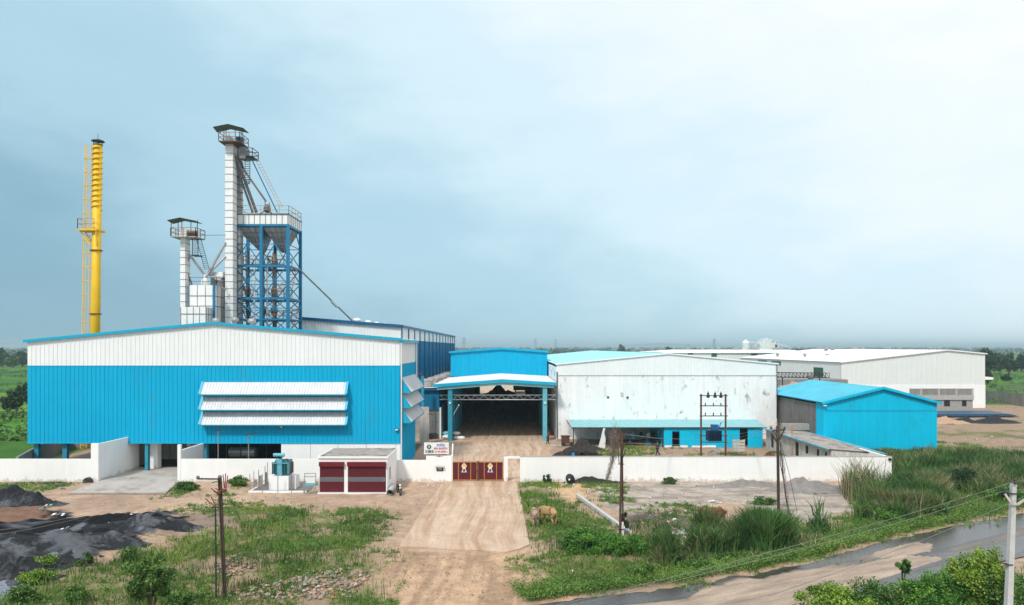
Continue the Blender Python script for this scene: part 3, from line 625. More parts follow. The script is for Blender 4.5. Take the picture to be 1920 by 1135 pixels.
# ---- boundary walls ----
YW = 66.2
def wall_thing(name, boxes, label, m='wall_white', cat='wall', cope=True):
    mb = MB()
    for bx in boxes: mb.box(*bx)
    return mb.build(name, m, label=label, cat=cat, origin=((boxes[0][0] + boxes[0][1]) / 2, boxes[0][2], 0))
zt = ZZ(861, YW)
wall_thing('boundary_wall', [(XX(0, YW) - 3, XX(171, YW), YW, YW + .2, -.3, zt), (XX(171, YW), XX(185, YW), YW - .05, YW + .3, -.3, ZZ(832, YW)), (XX(184, YW) - .2, XX(184, YW), YW + .3, 73.5, -.1, ZZ(832, YW) - .05), (XX(218, 73.5) - .1, XX(228, 73.5), 73.5, 74, -.1, 3.05)], 'low white boundary wall at the far left with a taller pier by the ramp')
mb = MB(); mb.box(-53.2, -52.4, YW + .1, YW + .3, -.3, 2.2); 
mb.quad((-52.2, YW + .3, 0), (-51.9, YW + .3, 0), (-48.5, 96, 0), (-48.8, 96, 0)); mb.v = []; mb.f = []
xa, xb = XX(26, YW), XX(118, 88)
mb.add([(xa, YW + .25, -.1), (xa + .25, YW + .25, -.1), (xb + .25, 88, -.1), (xb, 88, -.1), (xa, YW + .25, 2.35), (xa + .25, YW + .25, 2.35), (xb + .25, 88, 2.2), (xb, 88, 2.2)], [(0, 3, 2, 1), (4, 5, 6, 7), (0, 1, 5, 4), (1, 2, 6, 5), (2, 3, 7, 6), (3, 0, 4, 7)])
mb.box(xb, XX(330, 88), 88, 88.25, -.1, 2.2); mb.build('compound_wall', 'grey_wall', label='grey compound wall running back under the raised shed', cat='wall')
wall_thing('boundary_wall', [(XX(333, YW), XX(597, YW) + .3, YW, YW + .2, -.3, zt), (XX(333, YW), XX(339, YW), YW - .04, YW + .25, -.3, ZZ(834, YW)), (XX(333, YW) + .02, XX(333, YW) + .22, YW + .25, 71.3, -.1, 3.0)], 'white boundary wall between the ramp and the maroon-door booth')
wall_thing('boundary_wall', [(XX(738, YW), XX(799, YW), YW, YW + .2, -.3, ZZ(870, YW) + .35), (XX(799, YW), XX(846.5, YW), YW - .03, YW + .25, -.3, ZZ(855, YW))], 'white wall under the signboard, left of the maroon gate')
mb = MB(); mb.add([(XX(846.8, YW), YW - .03, -.2), (XX(848.5, YW), YW - .03, -.2), (XX(850, 69), 69, -.2), (XX(848, 69), 69, -.2), (XX(846.8, YW), YW - .03, 2.5), (XX(848.5, YW), YW - .03, 2.5), (XX(850, 69), 69, 3.3), (XX(848, 69), 69, 3.3)], [(0, 3, 2, 1), (4, 5, 6, 7), (0, 1, 5, 4), (1, 2, 6, 5), (2, 3, 7, 6), (3, 0, 4, 7)])
mb.build('gate_wing_wall', 'wall_white', label='short white wing wall behind the left gate hinge', cat='wall')
xe = XX(1672, YW)
rw = wall_thing('boundary_wall', [(XX(945, YW), XX(952, YW), YW, YW + .25, -.3, ZZ(857, YW)), (XX(952, YW), XX(975, YW), YW, YW + .25, ZZ(860, YW), ZZ(857, YW)), (XX(975, YW), xe, YW, YW + .25, -1.2, ZZ(857, YW)), (xe - .25, xe, YW + .25, 72, -1.2, ZZ(857, YW) - .02)], 'long white boundary wall right of the gate with a small doorway')
mb = MB(); mb.box(XX(975, YW) + .01, xe + .03, YW - .03, YW + .28, ZZ(857, YW) + .001, ZZ(857, YW) + .05); mb.build('coping', 'grey_band', rw)
mb = MB(); c_ = P(1668, 861.5, YW - .05); mb.lathe((0, 0, 0), [(.14, 0), (.14, .12)], 12); mb.v = [(c_.x + v[0], c_.y - v[2], c_.z + v[1]) for v in mb.v]; mb.build('drain_hole', 'black', rw)
# white low wall ends hide the small niche with picture
ni = empty('wall_niche', P(825, 884, YW - .04), 'small dark framed niche in the white wall beside the gate', 'niche')
mb = MB(); a_ = P(818.5, 875, YW - .06); b_ = P(831, 883.5, YW - .06); mb.box(a_.x, b_.x, YW - .09, YW - .032, b_.z, a_.z); mb.build('recess', 'dark_steel', ni)
mb = MB(); mb.box(a_.x + .13, b_.x - .13, YW - .12, YW - .091, b_.z + .12, a_.z - .02); mb.build('picture', 'old_plaster', ni)
mb = MB(); mb.prism([(a_.x - .1, YW - .032, a_.z + .08), (a_.x - .1, YW - .032, a_.z + .0), (a_.x - .1, YW - .35, a_.z - .04)], (b_.x - a_.x + .2, 0, 0)); mb.build('canopy', 'grey_band', ni)
cb = XX(1556, YW)

# ---- gate ----
gt = empty('entrance_gate', P(896, 902, YW), 'maroon double metal gate with gold bars and two stickers', 'gate')
gz0, gz1 = .1, ZZ(866, YW)
for pa, pb in ((848, 895), (896.5, 943.5)):
    x0, x1 = XX(pa, YW), XX(pb, YW)
    mb = MB(); mb.box(x0, x1, YW + .10, YW + .14, gz0, gz1); lf = mb.build('gate_leaf', 'maroon', gt)
    mb = MB()
    for f_ in (0, .23, .72, .97): xx = x0 + (x1 - x0) * f_; mb.box(xx, xx + .075, YW + .04, YW + .098, gz0 + .09, gz1 - .09)
    mb.box(x0, x1, YW + .03, YW + .098, gz0, gz0 + .085); mb.box(x0, x1, YW + .03, YW + .098, gz1 - .085, gz1); mb.build('frame', 'gold_paint', lf)
    xc = x0 + (x1 - x0) * (.47 if pa < 880 else .48); y_ = YW + .09; zt_ = gz1 - .12
    mb = MB(); mb.prism([(xc + a_ * 1.0, y_, zt_ + z_) for a_, z_ in ((-.09, 0), (.09, 0), (.11, -.12), (.24, -.25), (.22, -.42), (.12, -.52), (.17, -.7), (.26, -.92), (-.26, -.92), (-.17, -.7), (-.12, -.52), (-.22, -.42), (-.24, -.25), (-.11, -.12))], (0, .01, 0)); s_ = mb.build('sticker', 'plastic_white', lf)
    mb = MB(); mb.box(xc - .09, xc + .09, y_ - .006, y_ - .002, zt_ - .13, zt_ - .02); mb.build('pink_patch', 'sticker_pink', s_)
    mb = MB(); mb.lathe((0, 0, 0), [(.185, 0), (.185, .005)], 14); mb.v = [(xc + v[0], y_ - .003 - v[2], zt_ - .29 + v[1] * .75) for v in mb.v]; mb.build('yellow_disc', 'sticker_yellow', s_)
    mb = MB(); mb.prism([(xc + a_, y_ - .007, zt_ + z_) for a_, z_ in ((-.07, -.6), (.07, -.6), (.15, -.86), (-.15, -.86))], (0, .005, 0)); mb.build('dark_patch', 'sticker_blue', s_)
mb = MB(); mb.box(XX(895, YW) - .02, XX(896.5, YW) + .1, YW + .01, YW + .03, gz0, gz1 + .04); mb.box(XX(893, YW), XX(899, YW), YW - .03, YW + .005, 1.0, 1.08); mb.build('lock_bar', 'rust', gt)
# ---- signboard ----
sg = empty('signboard', P(819, 853, YW), 'white company signboard with round seal and Hindi lettering above the wall', 'sign')
sa, sb = P(795, 830, YW - .08), P(841.5, 852, YW - .08)
mb = MB(); mb.box(sa.x, sb.x, YW - .08, YW - .03, sb.z, sa.z); mb.build('board', 'plastic_white', sg)
mb = MB(); mb.box(sa.x + .25, sb.x - .18, YW - .02, YW + .06, sb.z - .09, sb.z - .005); mb.build('support_bar', 'dark_steel', sg)
mb = MB(); mb.lathe((0, 0, 0), [(.22, 0), (.22, .01)], 20); mb.v = [(sa.x + .49 + v[0], YW - .082 - v[2], sa.z - .42 + v[1]) for v in mb.v]; mb.build('seal', 'seal_dark', sg)
mb = MB(); mb.lathe((0, 0, 0), [(.09, 0), (.05, .02)], 10); mb.v = [(sa.x + .49 + v[0], YW - .094 - v[2], sa.z - .42 + v[1] * 1.5) for v in mb.v]; mb.build('seal_centre', 'old_plaster', sg)
for k, (dx_, m_) in enumerate(((.2, 'figure_green'), (.4, 'seal_dark'), (.55, 'seal_dark'), (.68, 'figure_green'), (.85, 'seal_dark'))):
    mb = MB(); x = sa.x + dx_; mb.prism([(x - .05, YW - .085, sa.z - 1.02), (x + .05, YW - .085, sa.z - 1.02), (x + .06, YW - .085, sa.z - .8), (x + .02, YW - .085, sa.z - .70), (x - .02, YW - .085, sa.z - .70), (x - .06, YW - .085, sa.z - .8)], (0, -.005, 0)); mb.build('emblem_figure', m_, sg)
def text(body, loc, size, m, parent, name='lettering', wid=None, rot=(R(90), 0, 0)):
    cu = bpy.data.curves.new(name, 'FONT'); cu.body = body; cu.size = size; cu.extrude = .003; cu.offset = .004; cu.align_x = 'CENTER'
    o = bpy.data.objects.new(name, cu); col.objects.link(o); bpy.context.view_layer.update()
    me_ = bpy.data.meshes.new_from_object(o.evaluated_get(bpy.context.evaluated_depsgraph_get())); bpy.data.objects.remove(o)
    o = bpy.data.objects.new(name, me_); col.objects.link(o); me_.materials.clear(); me_.materials.append(MATS[m]); o.parent = parent
    o.rotation_euler = rot; o.location = Vector(loc) - wloc(parent)
    if wid:
        w_ = max(v.co.x for v in me_.vertices) - min(v.co.x for v in me_.vertices); o.scale.x = wid / w_
    return o
text('वासिन्दा', (sa.x + 1.62, YW - .09, sa.z - .40), .36, 'text_blue', sg, wid=.80)
text('महेश इंडस्ट्रीज', (sa.x + 1.60, YW - .09, sa.z - .70), .30, 'text_red', sg, wid=1.35)
text('( दाल महेश इंडस्ट्रीज )', (sa.x + 1.60, YW - .09, sa.z - .97), .20, 'text_red', sg, wid=1.30)
text('महेश', (sa.x + 1.5, YW - .04, sb.z - .26), .12, 'text_red', sg, name='wall_lettering', wid=.7)

# ---- booth with two maroon shutters ----
Yb = 61.0; Yk = 64.8; x0, x1 = XX(597, Yb), XX(726, Yb); zr_ = ZZ(856, Yb)
bo = empty('guard_booth', ((x0 + x1) / 2, Yb, 0), 'small white flat-roofed booth with two maroon roller shutters', 'booth')
mb = MB(); mb.box(x0, x1, Yb, Yk + 1.2, -.1, zr_ - .16); mb.build('wall', 'white_paint', bo)
mb = MB(); mb.box(x0 - .06, x1 + .06, Yb - .12, Yk + 1.2, zr_ - .159, zr_); mb.build('roof_slab', 'white_paint', bo)
mb = MB(); mb.box(x0 + .1, x1 - .02, Yb + .0, Yk + 1.1, zr_ + .002, zr_ + .02); mb.build('roof_surface', 'old_roof', bo)
for pa, pb in ((600, 645), (652.5, 723.5)):
    a_, b_ = XX(pa, Yb), XX(pb, Yb); mb = MB()
    for k in range(22):
        z_ = .12 + k * .102; 
        if 9 <= k <= 12: continue
        mb.box(a_, b_, Yb - .06, Yb - .03, z_, z_ + .092)
    mb.box(a_, b_, Yb - .035, Yb - .004, .12, 2.45); sh = mb.build('roller_shutter', 'maroon', bo)
    mb = MB(); mb.box(a_ - .03, b_ + .03, Yb - .28, Yb - .004, 2.42, 2.80); mb.build('shutter_box', 'maroon_bright', sh)
    mb = MB(); z0_ = .12 + 9 * .102; mb.box(a_ + .05, b_ - .05, Yb - .05, Yb - .036, z0_, z0_ + .40)
    nn_ = int((b_ - a_ - .2) / .16)
    g_ = mb.build('grille', 'mesh_grey', sh); mb = MB()
    for r_ in range(3):
        for k in range(nn_): mb.box(a_ + .12 + k * .16 + (r_ % 2) * .08, a_ + .19 + k * .16 + (r_ % 2) * .08, Yb - .056, Yb - .051, z0_ + .05 + r_ * .12, z0_ + .11 + r_ * .12)
    mb.build('grille_holes', 'dark_steel', g_)
mb = MB(); mb.box(x1 - .03, x1 + .03, Yb + 1.2, Yb + 1.5, 1.0, 2.1); mb.build('side_window', 'dark_steel', bo)
mb = MB(); mb.box(x0, x1, Yb - .35, Yb - .13, -.1, .08); mb.build('doorstep', 'white_paint', bo)

# ---- dark blue long building behind ----
Ya, Yz = 100.0, 192.0; xw = XX(752, Ya); z_e = ZZ(612, Ya)
b7 = empty('long_factory_building', (xw - 10, 140, 0), 'long dark blue building with a white clerestory band behind the shed', 'building')
xl7, zl7 = XX(380, Ya), ZZ(582, Ya); xl7 = XX(566, Ya) - .1; zl7 = ZZ(597, Ya)
zb7 = ZZ(637, Ya)
mb = MB(); mb.corr((xl7, Ya, zb7), (xw, Ya, zb7), (xw, Ya, z_e), (xl7, Ya, zl7), .45, .05); mb.build('gable_cladding', 'white_sheet', b7)
mb = MB(); mb.corr((xl7, Ya, 0), (xw, Ya, 0), (xw, Ya, zb7 - .01), (xl7, Ya, zb7 - .01), .45, .05); mb.build('front_cladding', 'navy_sheet', b7)
mb = MB(); mb.corr((xw, Ya, zb7), (xw, Yz, zb7), (xw, Yz, z_e), (xw, Ya, z_e), .45, .05); mb.build('clerestory_cladding', 'white_sheet', b7)
mb = MB(); mb.corr((xw, Ya, 0), (xw, Yz, 0), (xw, Yz, zb7 - .01), (xw, Ya, zb7 - .01), .45, .05); mb.build('side_cladding', 'navy_sheet', b7)
for k in range(15):
    y_ = Ya + .1 + (Yz - Ya - .2) * k / 14; mb = MB(); mb.box(xw + .055, xw + .2, y_ - .09, y_ + .09, 6.5, z_e - .1); mb.build('mullion', 'navy_steel', b7)
    if k < 14 and k > 0:
        mb = MB(); mb.tube((xw + .3, y_ + 2, 6.5), (xw + .3, y_ + 2, 8.6), .06, n=6); mb.build('vent_pipe', 'galv', b7)
mb = MB(); mb.quad((xl7, Ya - .3, zl7 + .1), (xw + .25, Ya - .3, z_e + .1), (xw + .25, Yz, z_e + .1), (xl7, Yz, zl7 + .1)); mb.quad((xl7, Yz, 0), (xl7, Yz, zl7), (xw, Yz, z_e), (xw, Yz, 0)); mb.quad((xl7, Ya, 0), (xl7, Ya, zl7), (xl7, Yz, zl7), (xl7, Yz, 0)); mb.build('roof', 'navy_sheet', b7)
mb = MB(); mb.bar((xl7, Ya - .3, zl7), (xw + .3, Ya - .3, z_e), .2, .4); mb.bar((xw + .25, Ya - .3, z_e - .02), (xw + .25, Yz, z_e - .02), .2, .35); mb.build('eave_trim', 'navy_steel', b7)
mb = MB(); mb.tube((xw + .6, 104, ZZ(700, 120)), (xw + .6, 118, ZZ(700, 120)), .2, n=8); mb.build('wall_pipe', 'dark_steel', b7)
for px, py, r_ in ((669, 600, .6), (690, 604, .5), (706, 607, .48), (722, 609.5, .45), (737, 612, .42), (748, 613.5, .4), (766, 617, .4), (775, 619, .4), (784, 621, .4)):
    y_ = 104 if px < 745 else 108 + (px - 748) * .5
    x = XX(px, y_); z_ = ZZ(py, y_) - .55; roof_vent(b7, x, y_, z_, r_, 'tower_white')

# ---- annex between the shed and the hall ----
Yn = 98.0; ax0, ax1 = XX(784, Yn), XX(823, Yn)
an = empty('old_annex', ((ax0 + ax1) / 2, Yn + 5, 0), 'old stained concrete annex with dark blue cladding beside the porch', 'building')
zn = ZZ(767, Yn)
mb = MB(); mb.box(ax0 - 3, ax1, Yn, Yn + 50, -.1, zn); mb.build('wall', 'old_concrete', an)
mb = MB(); mb.corr((ax0 - 3, Yn - .2, zn - .1), (ax1 + .1, Yn - .2, zn - .1), (ax1 + .1, Yn - .2, ZZ(732, Yn)), (ax0 - 3, Yn - .2, ZZ(732, Yn)), .4, .05); mb.corr((ax1 + .1, Yn - .2, zn - .1), (ax1 + .1, Yn + 20, zn - .1), (ax1 + .1, Yn + 20, ZZ(732, Yn)), (ax1 + .1, Yn - .2, ZZ(732, Yn)), .4, .05); mb.build('cladding', 'navy_sheet', an)
zt_ = ZZ(731, Yn)
mb = MB(); mb.box(ax0 - 3, ax1 + .9, Yn - .7, Yn - .25, zt_ - .05, zt_ + .18); mb.build('eave', 'navy_steel', an)
mb = MB(); mb.corr((ax0 - 4, Yn - .2, zt_ + .2), (ax0 - 4, 165, zt_ + .2), (ax1 + .3, 165, zt_ + .3), (ax1 + .3, Yn - .2, zt_ + .3), 6, .12); mb.build('roof', 'awning_sheet', an)
for k, y_ in enumerate((100, 105, 110.5, 116, 122)):
    x = XX((803, 813, 823, 831, 838)[k] - 2, y_); mb = MB(); mb.box(x - .6, x + .6, y_, y_ + 1.6, zt_ + .3, zt_ + 1.0); mb.tube((x - .7, y_ + .7, zt_ + 1.1), (x + .7, y_ + .7, zt_ + 1.1), .38, n=8); mb.build('roof_cowl', 'old_concrete', an)
mb = MB()
for s_ in (0, 8): mb.bar(P(800 + s_, 833, Yn - .3), P(800 + s_, 770, Yn - .3), .06)
for k in range(14): mb.bar(P(800, 830 - k * 4.4, Yn - .3), P(808, 830 - k * 4.4, Yn - .3), .05)
mb.build('ladder', 'dark_steel', an)
mb = MB(); mb.box(XX(798, Yn - 1), XX(818, Yn - 1), Yn - 1.4, Yn - .05, ZZ(813, Yn), ZZ(812, Yn)); mb.build('ledge', 'dark_steel', an)
mb = MB(); x = XX(792, 95); mb.box(x - .2, x + .2, 95, 95.3, 0, 9.0); mb.build('column', 'teal_steel', an)
mb = MB(); mb.box(XX(822.5, Yn) + .13, XX(826, Yn) + .1, Yn - .2, Yn + 20, 0, zn + .2); mb.build('white_corner', 'white_paint', an)
mb = MB(); mb.box(xr + .5, XX(787, 92), 92, 92.2, 0, 5.0); mb.build('grey_screen', 'old_plaster', an)

# ---- central hall with open porch ----
Yh = 117.0; hl, hm, hr = XX(845, Yh), XX(940, Yh), XX(1026, Yh)
hz_l, hz_m, hz_r = ZZ(662, Yh), ZZ(654.5, Yh), ZZ(661, Yh)
hh = empty('open_hall', (hm, Yh, 0), 'blue gabled hall with an open drive-through and white porch roof', 'hall')
gable_wall(hh, 'gable_cladding', 'cyan_sheet' if False else 'blue_sheet', Yh, hl, hm, hr, hz_l, hz_m, hz_r, ZZ(706, Yh), .9, .04)
for s_, xx in ((1, hl), (-1, hr)): mb = MB(); mb.corr((xx, Yh, 0), (xx, 190, 0), (xx, 190, hz_l), (xx, Yh, hz_l), .9, .05); mb.build('side_cladding', 'blue_sheet', hh)
gable_roof(hh, 'pale_cyan_roof', Yh - .1, 190, hl, hm, hr, hz_l, hz_m, hz_r, pitch=1.0)
verge(hh, 'blue_trim', Yh - .1, hl, hm, hr, hz_l + .1, hz_m + .1, hz_r + .1, .35)
bx0, bx1, bz = XX(900, 190), XX(985, 190), 3.4
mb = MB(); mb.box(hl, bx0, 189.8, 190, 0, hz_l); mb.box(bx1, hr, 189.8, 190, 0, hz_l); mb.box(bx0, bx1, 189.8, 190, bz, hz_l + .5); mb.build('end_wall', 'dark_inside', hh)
Yp = 94.5; pl, pm, pr = XX(812, Yp), XX(942, Yp), XX(1043, Yp); pzl, pzm, pzr = ZZ(723.5, Yp), ZZ(714, Yp), ZZ(720, Yp)
up = 0.9
mb = MB()
for xa, za, xb_, zb_ in ((pl, pzl, pm, pzm), (pm, pzm, pr, pzr)):
    xa2, xb2 = (hl - .3, XX(940, Yh)) if xa == pl else (XX(940, Yh), hr + .1)
    mb.corr((xa, Yp, za + .12), (xa2, Yh, za + .12), (xb2, Yh, zb_ + .12), (xb_, Yp, zb_ + .12), .8, .05, flip=True)
    mb.quad((xa, Yp, za), (xb_, Yp, zb_), (xb2, Yh, zb_), (xa2, Yh, za))
pr_ = mb.build('porch_roof', 'awning_sheet', hh)
verge(hh, 'blue_trim', Yp - .02, pl, pm, pr, pzl, pzm, pzr, .42, .0, name='porch_fascia')
verge(hh, 'pale_teal', Yp + .25, pl + .5, pm, pr - .3, pzl - .42, pzm - .42, pzr - .4, .35, .0, name='porch_beam')
for xa in (XX(843.5, Yp), XX(1022, Yp)):
    mb = MB(); w = .3; mb.box(xa - w, xa + w, Yp + .2, Yp + .27, 0, 7.7); mb.box(xa - .04, xa + .04, Yp + .27, Yp + .75, 0, 7.7); mb.box(xa - w, xa + w, Yp + .75, Yp + .82, 0, 7.7); c_ = mb.build('column', 'teal_steel' if xa < 0 else 'transformer_light', hh)
    mb = MB(); mb.box(xa - .12, xa + .12, Yp + .02, Yp + .19, 5.2, 5.45); mb.build('lamp', 'plastic_white', c_)
mb = MB()
for k in range(1, 5):
    for xa in (XX(845, Yp) - .1, XX(1022, Yp) + .2):
        y_ = Yp + k * 4.6 + 1; mb = MB(); mb.box(xa - .2, xa + .2, y_, y_ + .4, 0, 7.5); mb.build('inner_column', 'teal_steel', hh)
for k in range(9):
    for xa in (hl + .3, hr - .3): y_ = Yh + 2 + k * 8; mb = MB(); mb.box(xa - .25, xa + .25, y_, y_ + .4, 0, 11.5); mb.build('inner_column', 'teal_steel', hh)
mb = MB(); Ls = XX(849, Yp) - .5; mb.corr((Ls, Yp + 1.2, 0), (Ls, Yh, 0), (Ls, Yh, 7.3), (Ls, Yp + 1.2, 7.3), .9, .05); mb.build('porch_side_sheet', 'teal_steel', hh)
# truss across the porch
mb = MB(); Yt = 96.2; za, zb_ = ZZ(741, Yt), ZZ(749.5, Yt); xa, xb_ = XX(825, Yt), XX(1042, Yt)
mb.bar((xa, Yt, za), (xb_, Yt, za), .1, .1); mb.bar((xa, Yt, zb_), (xb_, Yt, zb_), .1, .1); k = 0; x = xa
while x < xb_ - .5:
    mb.bar((x, Yt, zb_ if k % 2 else za), (x + .62, Yt, za if k % 2 else zb_), .06); x += .62; k += 1
mb.build('truss', 'tower_white', hh)
mb = MB(); mb.box(XX(905, 170), XX(909, 170), 170, 170.3, 5.2, 7.6); mb.build('banner', 'sticker_yellow', hh)
mb = MB(); mb.tube((XX(849, Yp), Yp + .6, 3.6), (XX(860, Yp), Yp + .2, 5.0), .03, n=6); mb.sphere((XX(860, Yp), Yp + .2, 5.0), .1); mb.build('bracket_lamp', 'plastic_white', hh)

# ---- white stained warehouse, centre right ----
Ym = 97.0; Yme = 190.0; ml, mm, mr_ = XX(1043, Ym), XX(1252, Ym), XX(1457, Ym); mzl, mzm, mzr = ZZ(684, Ym), ZZ(664, Ym), ZZ(683, Ym); mzc = ZZ(704, Ym)
b10 = empty('stained_warehouse', (mm, Ym, 0), 'wide white rendered warehouse with mould stains and a cyan roof', 'warehouse')
gable_wall(b10, 'gable_cladding', 'white_sheet', Ym - .1, ml, mm, mr_, mzl, mzm, mzr, mzc, .42, .05)
mb = MB(); mb.box(ml, mr_, Ym, Ym + .3, -.1, mzc - .003); mb.build('front_wall', 'stained_wall', b10)
mb = MB(); mb.box(ml, ml + .25, Ym + .301, Yme, -.1, mzl - .35); mb.box(mr_ - .25, mr_, Ym + .301, Yme, -.1, mzl - .35); mb.box(ml + .26, mr_ - .26, Yme - .3, Yme, 0, mzl - .3); mb.build('side_wall', 'wall_white', b10)
gable_roof(b10, 'pale_cyan_roof', Ym - .12, Yme, ml, mm, mr_, mzl, mzm, mzr, .08, pitch=.9, over=.15)
verge(b10, 'white_paint', Ym - .15, ml, mm, mr_, mzl + .05, mzm + .05, mzr + .05, .16, .15, .15)
for z_, y_, w, h_ in ((9.6, 99.5, .8, .8), (10.0, 104, .6, .5), (9.5, 107, .7, .7), (9.9, 112, .5, .6)):
    mb = MB(); mb.box(ml - .04, ml - .003, y_, y_ + w * 1.6, z_ - h_, z_); mb.build('blue_patch', 'cyan_sheet', b10)
mb = MB(); mb.tube((ml + .1, Ym - .2, .2), (ml + .1, Ym - .2, mzc + .5), .07); mb.build('downpipe', 'dark_steel', b10)
mb = MB(); mb.tube((mr_ - .1, Ym - .2, 3), (mr_ - .1, Ym - .2, mzc + 1.5), .06); mb.build('downpipe', 'dark_steel', b10)
for px, py in ((1140, 745), (1176.5, 745.5)):
    c_ = P(px, py, Ym); mb = MB(); mb.box(c_.x - .14, c_.x + .14, Ym - .12, Ym - .004, c_.z - .12, c_.z + .12); mb.build('wall_bracket', 'dark_steel', b10)
# lean-to
Yl = 88.6; la, lb = XX(1072, Yl), XX(1437, Yl); lta, ltb = XX(1067, Ym), XX(1418, Ym); zl1, zl0 = ZZ(787, Ym) , ZZ(801.5, Yl)
mb = MB(); mb.corr((la, Yl, zl0), (lb, Yl, zl0), (ltb, Ym - .01, zl1), (lta, Ym - .01, zl1), .28, .04); mb.add([], []); lr = mb.build('lean_to_roof', 'pale_teal', b10)
mb = MB(); mb.bar((la, Yl + .1, zl0 - .1), (lb, Yl + .1, zl0 - .1), .08, .1); 
for k in range(10): x = la + (lb - la) * k / 9; mb.bar((x, Yl, zl0 - .08), (x, Ym, zl1 - .08), .06, .08)
mb.build('rafters', 'dark_steel', b10)
for px in (1075, 1182, 1242):
    mb = MB(); x = XX(px, Yl + .2); mb.box(x - .06, x + .06, Yl + .15, Yl + .27, -.1, zl0 - .1); mb.build('post', 'dark_steel', b10)
# blue rooms
Yr = 88.9; ra, rb = XX(1245, Yr), XX(1430, Yr); br = empty('blue_workshop_room', ((ra + rb) / 2, Yr, 0), 'bright blue sheet workshop room under the teal lean-to roof', 'workshop')
segs = [(1245, 1260.5), (1273.5, 1387), (1402, 1430)]
for pa, pb in segs:
    mb = MB(); a_, b_ = XX(pa, Yr), XX(pb, Yr); mb.corr((a_, Yr, .0), (b_, Yr, .0), (b_, Yr, zl0 - .12), (a_, Yr, zl0 - .12), .36, .04); mb.build('sheet_wall', 'cyan_sheet', br)
mb = MB(); mb.corr((ra, Yr, 0), (ra, Ym, 0), (ra, Ym, zl0), (ra, Yr, zl0), .36, .04, flip=True); mb.corr((rb, Yr, 0), (rb, Ym, 0), (rb, Ym, zl0), (rb, Yr, zl0), .36, .04); mb.build('side_sheet', 'cyan_sheet', br)
mb = MB(); mb.box(XX(1258, Yr), XX(1405, Yr), Yr + 1.5, Yr + 1.6, 0, zl0 - .1); mb.build('inner_dark_wall', 'dark_inside', br)
for pa, pb in ((1246, 1259), (1275, 1289), (1297, 1342)):
    mb = MB(); mb.box(XX(pa, Yr), XX(pb, Yr), Yr - .08, Yr - .055, 0, .28); mb.build('white_plinth', 'white_paint', br)
for a_, b_ in ((1260.8, 1273.2),):
    mb = MB(); x0_, x1_ = XX(a_, Yr), XX(b_, Yr); z1_ = ZZ(810, Yr); mb.box(x0_ - .06, x0_, Yr - .08, Yr + .1, 0, z1_); mb.box(x1_, x1_ + .06, Yr - .08, Yr + .1, 0, z1_); mb.box(x0_ - .06, x1_ + .06, Yr - .08, Yr + .1, z1_ + .003, z1_ + .08); mb.build('door_frame', 'navy_steel', br)
    mb = MB(); mb.box(x0_ - .05, x1_ + .1, Yr - .5, Yr - .09, -.1, .16); mb.build('doorstep', 'old_plaster', br)
    mb = MB(); mb.box(x0_ - .0, x1_, Yr + .02, Yr + .06, z1_ + .09, zl0 - .12); mb.build('door_head', 'cyan_sheet', br)

# ---- cyan shed at right ----
Ys = 83.5; sl_, sm, sr = XX(1545, Ys), XX(1654, Ys), XX(1757, Ys); szl, szm, szr = ZZ(756, Ys), ZZ(728, Ys), ZZ(756.5, Ys)
b12 = empty('cyan_shed', (sm, Ys, 0), 'plain cyan corrugated shed with a pitched cyan roof among the reeds', 'shed')
gable_wall(b12, 'front_cladding', 'cyan_sheet', Ys, sl_, sm, sr, szl, szm, szr, -.2, .55, .05)
mb = MB(); mb.corr((sr, Ys, -.2), (sr, 103, -.2), (sr, 103, szr), (sr, Ys, szr), .55, .05); mb.build('side_cladding', 'cyan_sheet', b12); mb = MB(); mb.corr((sl_, Ys + 2.2, -.2), (sl_, Ys, -.2), (sl_, Ys, szl), (sl_, Ys + 2.2, szl), .55, .05); mb.build('side_cladding', 'cyan_sheet', b12); mb = MB(); mb.quad((sl_, 103, 0), (sr, 103, 0), (sr, 103, szr), (sm, 103, szm), (sl_, 103, szl)); mb.build('rear_wall', 'cyan_sheet', b12)
mb = MB(); mb.corr((sl_, 103, -.2), (sl_, Ys + 2.21, -.2), (sl_, Ys + 2.21, szl - .25), (sl_, 103, szl - .25), 1.0, .04); mb.build('old_side_sheet', 'grey_sheet', b12, label='weathered grey side sheets')
gable_roof(b12, 'cyan_roof', Ys - .35, 103.3, sl_, sm, sr, szl, szm, szr, .1, pitch=.6, over=.35)
verge(b12, 'cyan_sheet', Ys - .36, sl_, sm, sr, szl + .02, szm + .05, szr + .02, .32, .35, .06)
mb = MB(); mb.box(sl_ - .2, sl_ + .15, Ys - .45, Ys - .25, szl - .35, szl - .22); mb.build('lamp', 'plastic_white', b12)
mb = MB(); mb.box(sl_ + .2, sr - .2, Ys - .07, Ys - .055, ZZ(770.5, Ys), ZZ(770, Ys)); mb.build('seam', 'navy_steel', b12)

